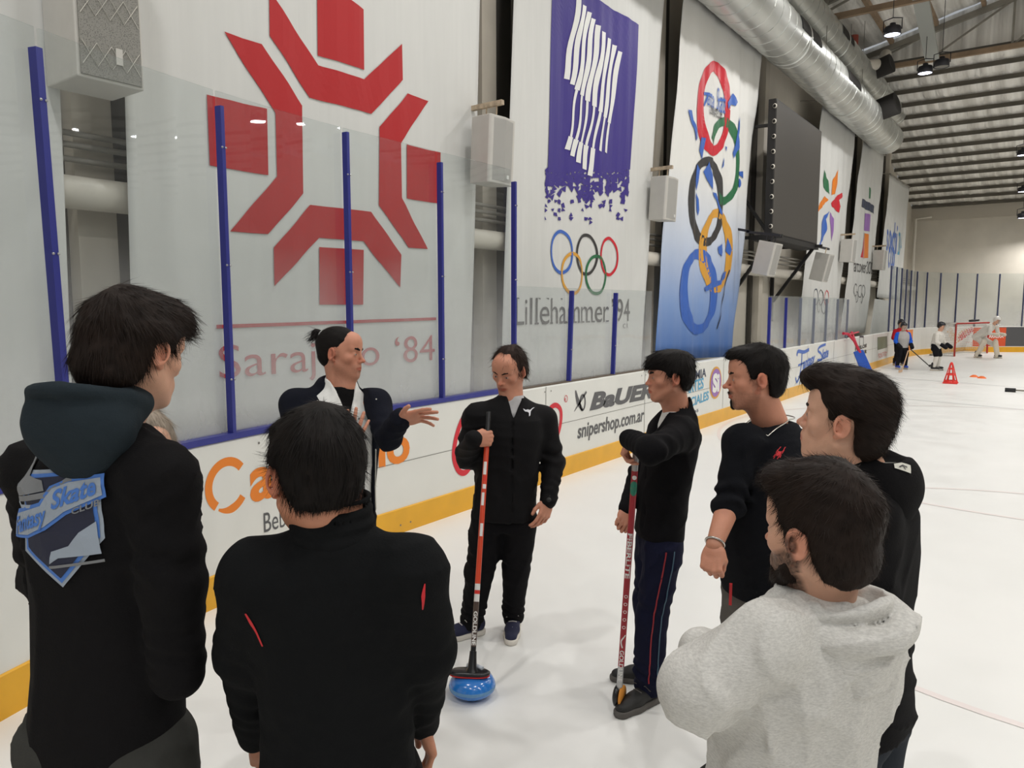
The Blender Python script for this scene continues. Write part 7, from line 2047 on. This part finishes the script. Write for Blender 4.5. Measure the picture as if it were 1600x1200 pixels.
# ------------------------------------------------------------------ young skaters far down the rink
def kid(foot, h, psi, label, jersey, sleeves, pants, socks, helmet, skates, lean=0.0, gloves=None, stick=None, wide=1.0, knee=.0, stride=.12, goalie=False):
    g = V3(foot[0], foot[1], 0); fb = face_dir(g, psi); rt = V3(fb[1], -fb[0], 0)
    t = start(g, label); s = h / 1.45; z = lambda v: UP * v * s
    pel = g + z(.74) - fb * lean * .25 * s; neck = g + z(1.18) + fb * lean * .32 * s; hc = neck + z(.14) + fb * (.03 + lean * .08) * s
    M = frame_of(fb, 12 + lean * 12, 0)
    parts = [build_head(t, hc, M, .92 * s, neck, 'fair', None, None, h=.009, eyes=True, brow_col=H_dark, hcol=H_dark)]
    arms = []
    for sg in (1, -1):
        sh = neck - z(.10) + rt * sg * .16 * s * wide; el = sh - z(.21) + rt * sg * .07 * s + fb * .02 * s; wr = el - z(.12 - .1 * lean) + fb * .16 * s - rt * sg * .04 * s; arms.append((sh, el, wr))
    legs = []
    for k, sg in enumerate((1, -1)):
        an = g + rt * sg * stride * s + z(.14) + fb * (k * knee * .5 - .1 * knee) * s; hip = pel + rt * sg * .08 * s; legs.append((hip, hip * .5 + an * .5 + fb * (.06 + knee * .2) * s, an))
    J, R_ = std_joints(neck, pel, arms, legs, .8 * s)
    hs = [place_hand(a[2], unit(a[2] - a[1]), rt * sg, sg, 'fist', .9 * s, .006) for a, sg in zip(arms, (1, -1))]
    finish_body(t, parts + hs, 'fair', J, R_)
    st = [(-.16, .165, .125, 0), (.1, .165, .125, 0), (.5, .180, .135, .01), (.8, .175, .12, 0), (.93, .11, .09, 0), (1, .07, .07, 0)]
    garment('jersey', t, jersey, [(torso(pel, neck, fb, 1.02 * s, wide, 1.1, st), 'u', .02)], .014, (), .006, 12, 2)
    for a in arms: garment('jersey_sleeve', t, sleeves, [(p, m, k) for p, m, k in sleeve(*a, s=1.05 * s)], .014, (), .004, 12, 3)
    r = 1.55 if goalie else 1.0
    ops = [(loft(pel - z(.14), pel + z(.08), rt, fb, [(0, .15 * s, .115 * s, 0), (1, .16 * s, .12 * s, 0)]), 'u', .03)] + [(cap(l[0], l[1] + (l[0] - l[1]) * .1, .095 * s, .085 * s), 'u', .03) for l in legs]
    garment('hockey_pants', t, pants, ops, .014, (), .004, 12, 4)
    for l in legs:
        if goalie:
            n_ = fb; P, Q = sculpt([(cap(l[1] + z(.10), l[2] + z(-.02), .13 * s, .12 * s, flat=(n_, .5)), 'u', .02)], .014, (), None, 1); o = np_mesh('leg_pad', P, Q, socks, parent=t)
        else: garment('hockey_sock', t, socks, [(cap(l[1], l[2], .068 * s, .055 * s), 'u', .02)], .012, (), .003, 12, 5)
    # helmet with an ear guard and cage
    P, Q = sculpt([(ell((0, -.015, .045), (.095, .120, .100)), 'u', .01), (ell((0, -.05, -.01), (.088, .075, .07)), 'u', .02)], .010, [(poly2([(.16, .25), (-.25, .25), (-.25, -.07), (-.03, -.07), (.02, -.03), (.03, .03), (.07, .05), (.16, .05)]), .006)], None, 1)
    np_mesh('helmet', xf(P, M, hc, .98 * s), Q, helmet, parent=t)
    b = MB()
    for k in range(-2, 3):
        b.tube([xf(V3(x, .10 + .02 * (1 - (x / .07) ** 2), -.02 + .03 * k), M, hc, s) for x in np.linspace(-.07, .07, 6)], .004, 4)
        b.tube([xf(V3(.028 * k, .118 - .004 * k * k, zz), M, hc, s) for zz in (-.09, .05)], .004, 4)
    b.build('face_cage', M_silver, t, world=True)
    if gloves:
        for a in arms:
            P, Q = sculpt([(cap(a[2] + (a[1] - a[2]) * .2, a[2] + unit(a[2] - a[1]) * .10 * s, .055 * s, .060 * s), 'u', .02)], .012, it=1); np_mesh('glove', P, Q, gloves, parent=t)
    for l in legs:
        f = fb; c = V3(l[2][0], l[2][1], 0)
        P, Q = sculpt([(cap(c + z(.13) - f * .03 * s, c + z(.20) - f * .03 * s, .050 * s, .055 * s), 'u', .02), (cap(c + z(.09) - f * .06 * s, c + z(.085) + f * .13 * s, .042 * s, .036 * s), 'u', .02)], .010, it=1); o = np_mesh('skate_boot', P, Q, skates, parent=t)
        b = MB(); b.bar(c + z(.022) - f * .12 * s, c + z(.022) + f * .17 * s, .01, .044); b2 = b.build('skate_blade', M_silver); b2.parent = o
        b = MB(); b.bar(c + z(.045) - f * .08 * s, c + z(.045) + f * .12 * s, .022, .03); b2 = b.build('blade_holder', M_wht); b2.parent = o
    if stick:
        w0, w1, lab, mt = stick; tt = thing('hockey_stick', (w1[0], w1[1], 0), lab, 'hockey stick')
        b = MB(); b.tube([w0, w1], .015, 8); b.build('stick_shaft', mt, tt, world=True)
        dd = unit(V3(w1[0] - w0[0], w1[1] - w0[1], 0)); b = MB(); b.bar(w1 + UP * .01 - dd * .02, w1 + dd * .28 + UP * .01, .02, .07); b.build('stick_blade', mt, tt, world=True)
    return t
K_grey = cloth_mat('jersey_grey', rgb(176, 172, 170)); K_blue = cloth_mat('jersey_blue', rgb(40, 92, 200)); K_blk = cloth_mat('pads_black', rgb(28, 28, 32)); K_wht = cloth_mat('jersey_white', rgb(214, 210, 202)); K_red = cloth_mat('jersey_red', rgb(176, 34, 44)); K_hb = mat('helmet_black', rgb(24, 26, 32), .25); K_hw = mat('helmet_white', rgb(222, 218, 212), .3); K_sb = mat('skate_blue', rgb(44, 76, 180), .5); K_sk = mat('skate_black', rgb(40, 40, 40), .5); K_cream = cloth_mat('pad_cream', rgb(212, 202, 186)); M_wood = mat('stick_wood', rgb(196, 160, 128), .5)
q = on_z(1408, 577); kA = W(1418, 545, 22.0)
kid(q, 1.40, 25, 'young skater in a grey jersey with blue sleeves and blue skates', K_grey, K_blue, K_blk, K_blk, K_hb, K_sb, gloves=K_blk, stick=(W(1419, 548, 21.6), V3(*(on_z(1409, 582)[:2]), .04), 'pale wooden hockey stick held by the skater with blue sleeves', M_wood))
kid(on_z(1404, 571), 1.46, 30, 'young skater in a red jersey mostly hidden behind the one with blue sleeves', K_red, K_red, K_blk, K_blk, K_hb, K_sk, gloves=K_blk)
kid(on_z(1462, 579), 1.42, 68, 'young skater in a white jersey and black pants facing the goal', K_wht, K_wht, K_blk, K_wht, K_hb, K_sk, gloves=K_blk, lean=.15, stick=(W(1423, 546, 22.3), V3(*(on_z(1452, 574)[:2]), .04), 'dark hockey stick slanting down to the skate of the white jersey skater', K_sk))
kid(on_z(1536, 559), 1.50, 60, 'young goalkeeper in white pads and helmet bending forward beside the goal', K_wht, K_wht, K_wht, K_cream, K_hw, K_sk, gloves=K_cream, lean=.9, wide=1.15, knee=.9, stride=.2, goalie=True)
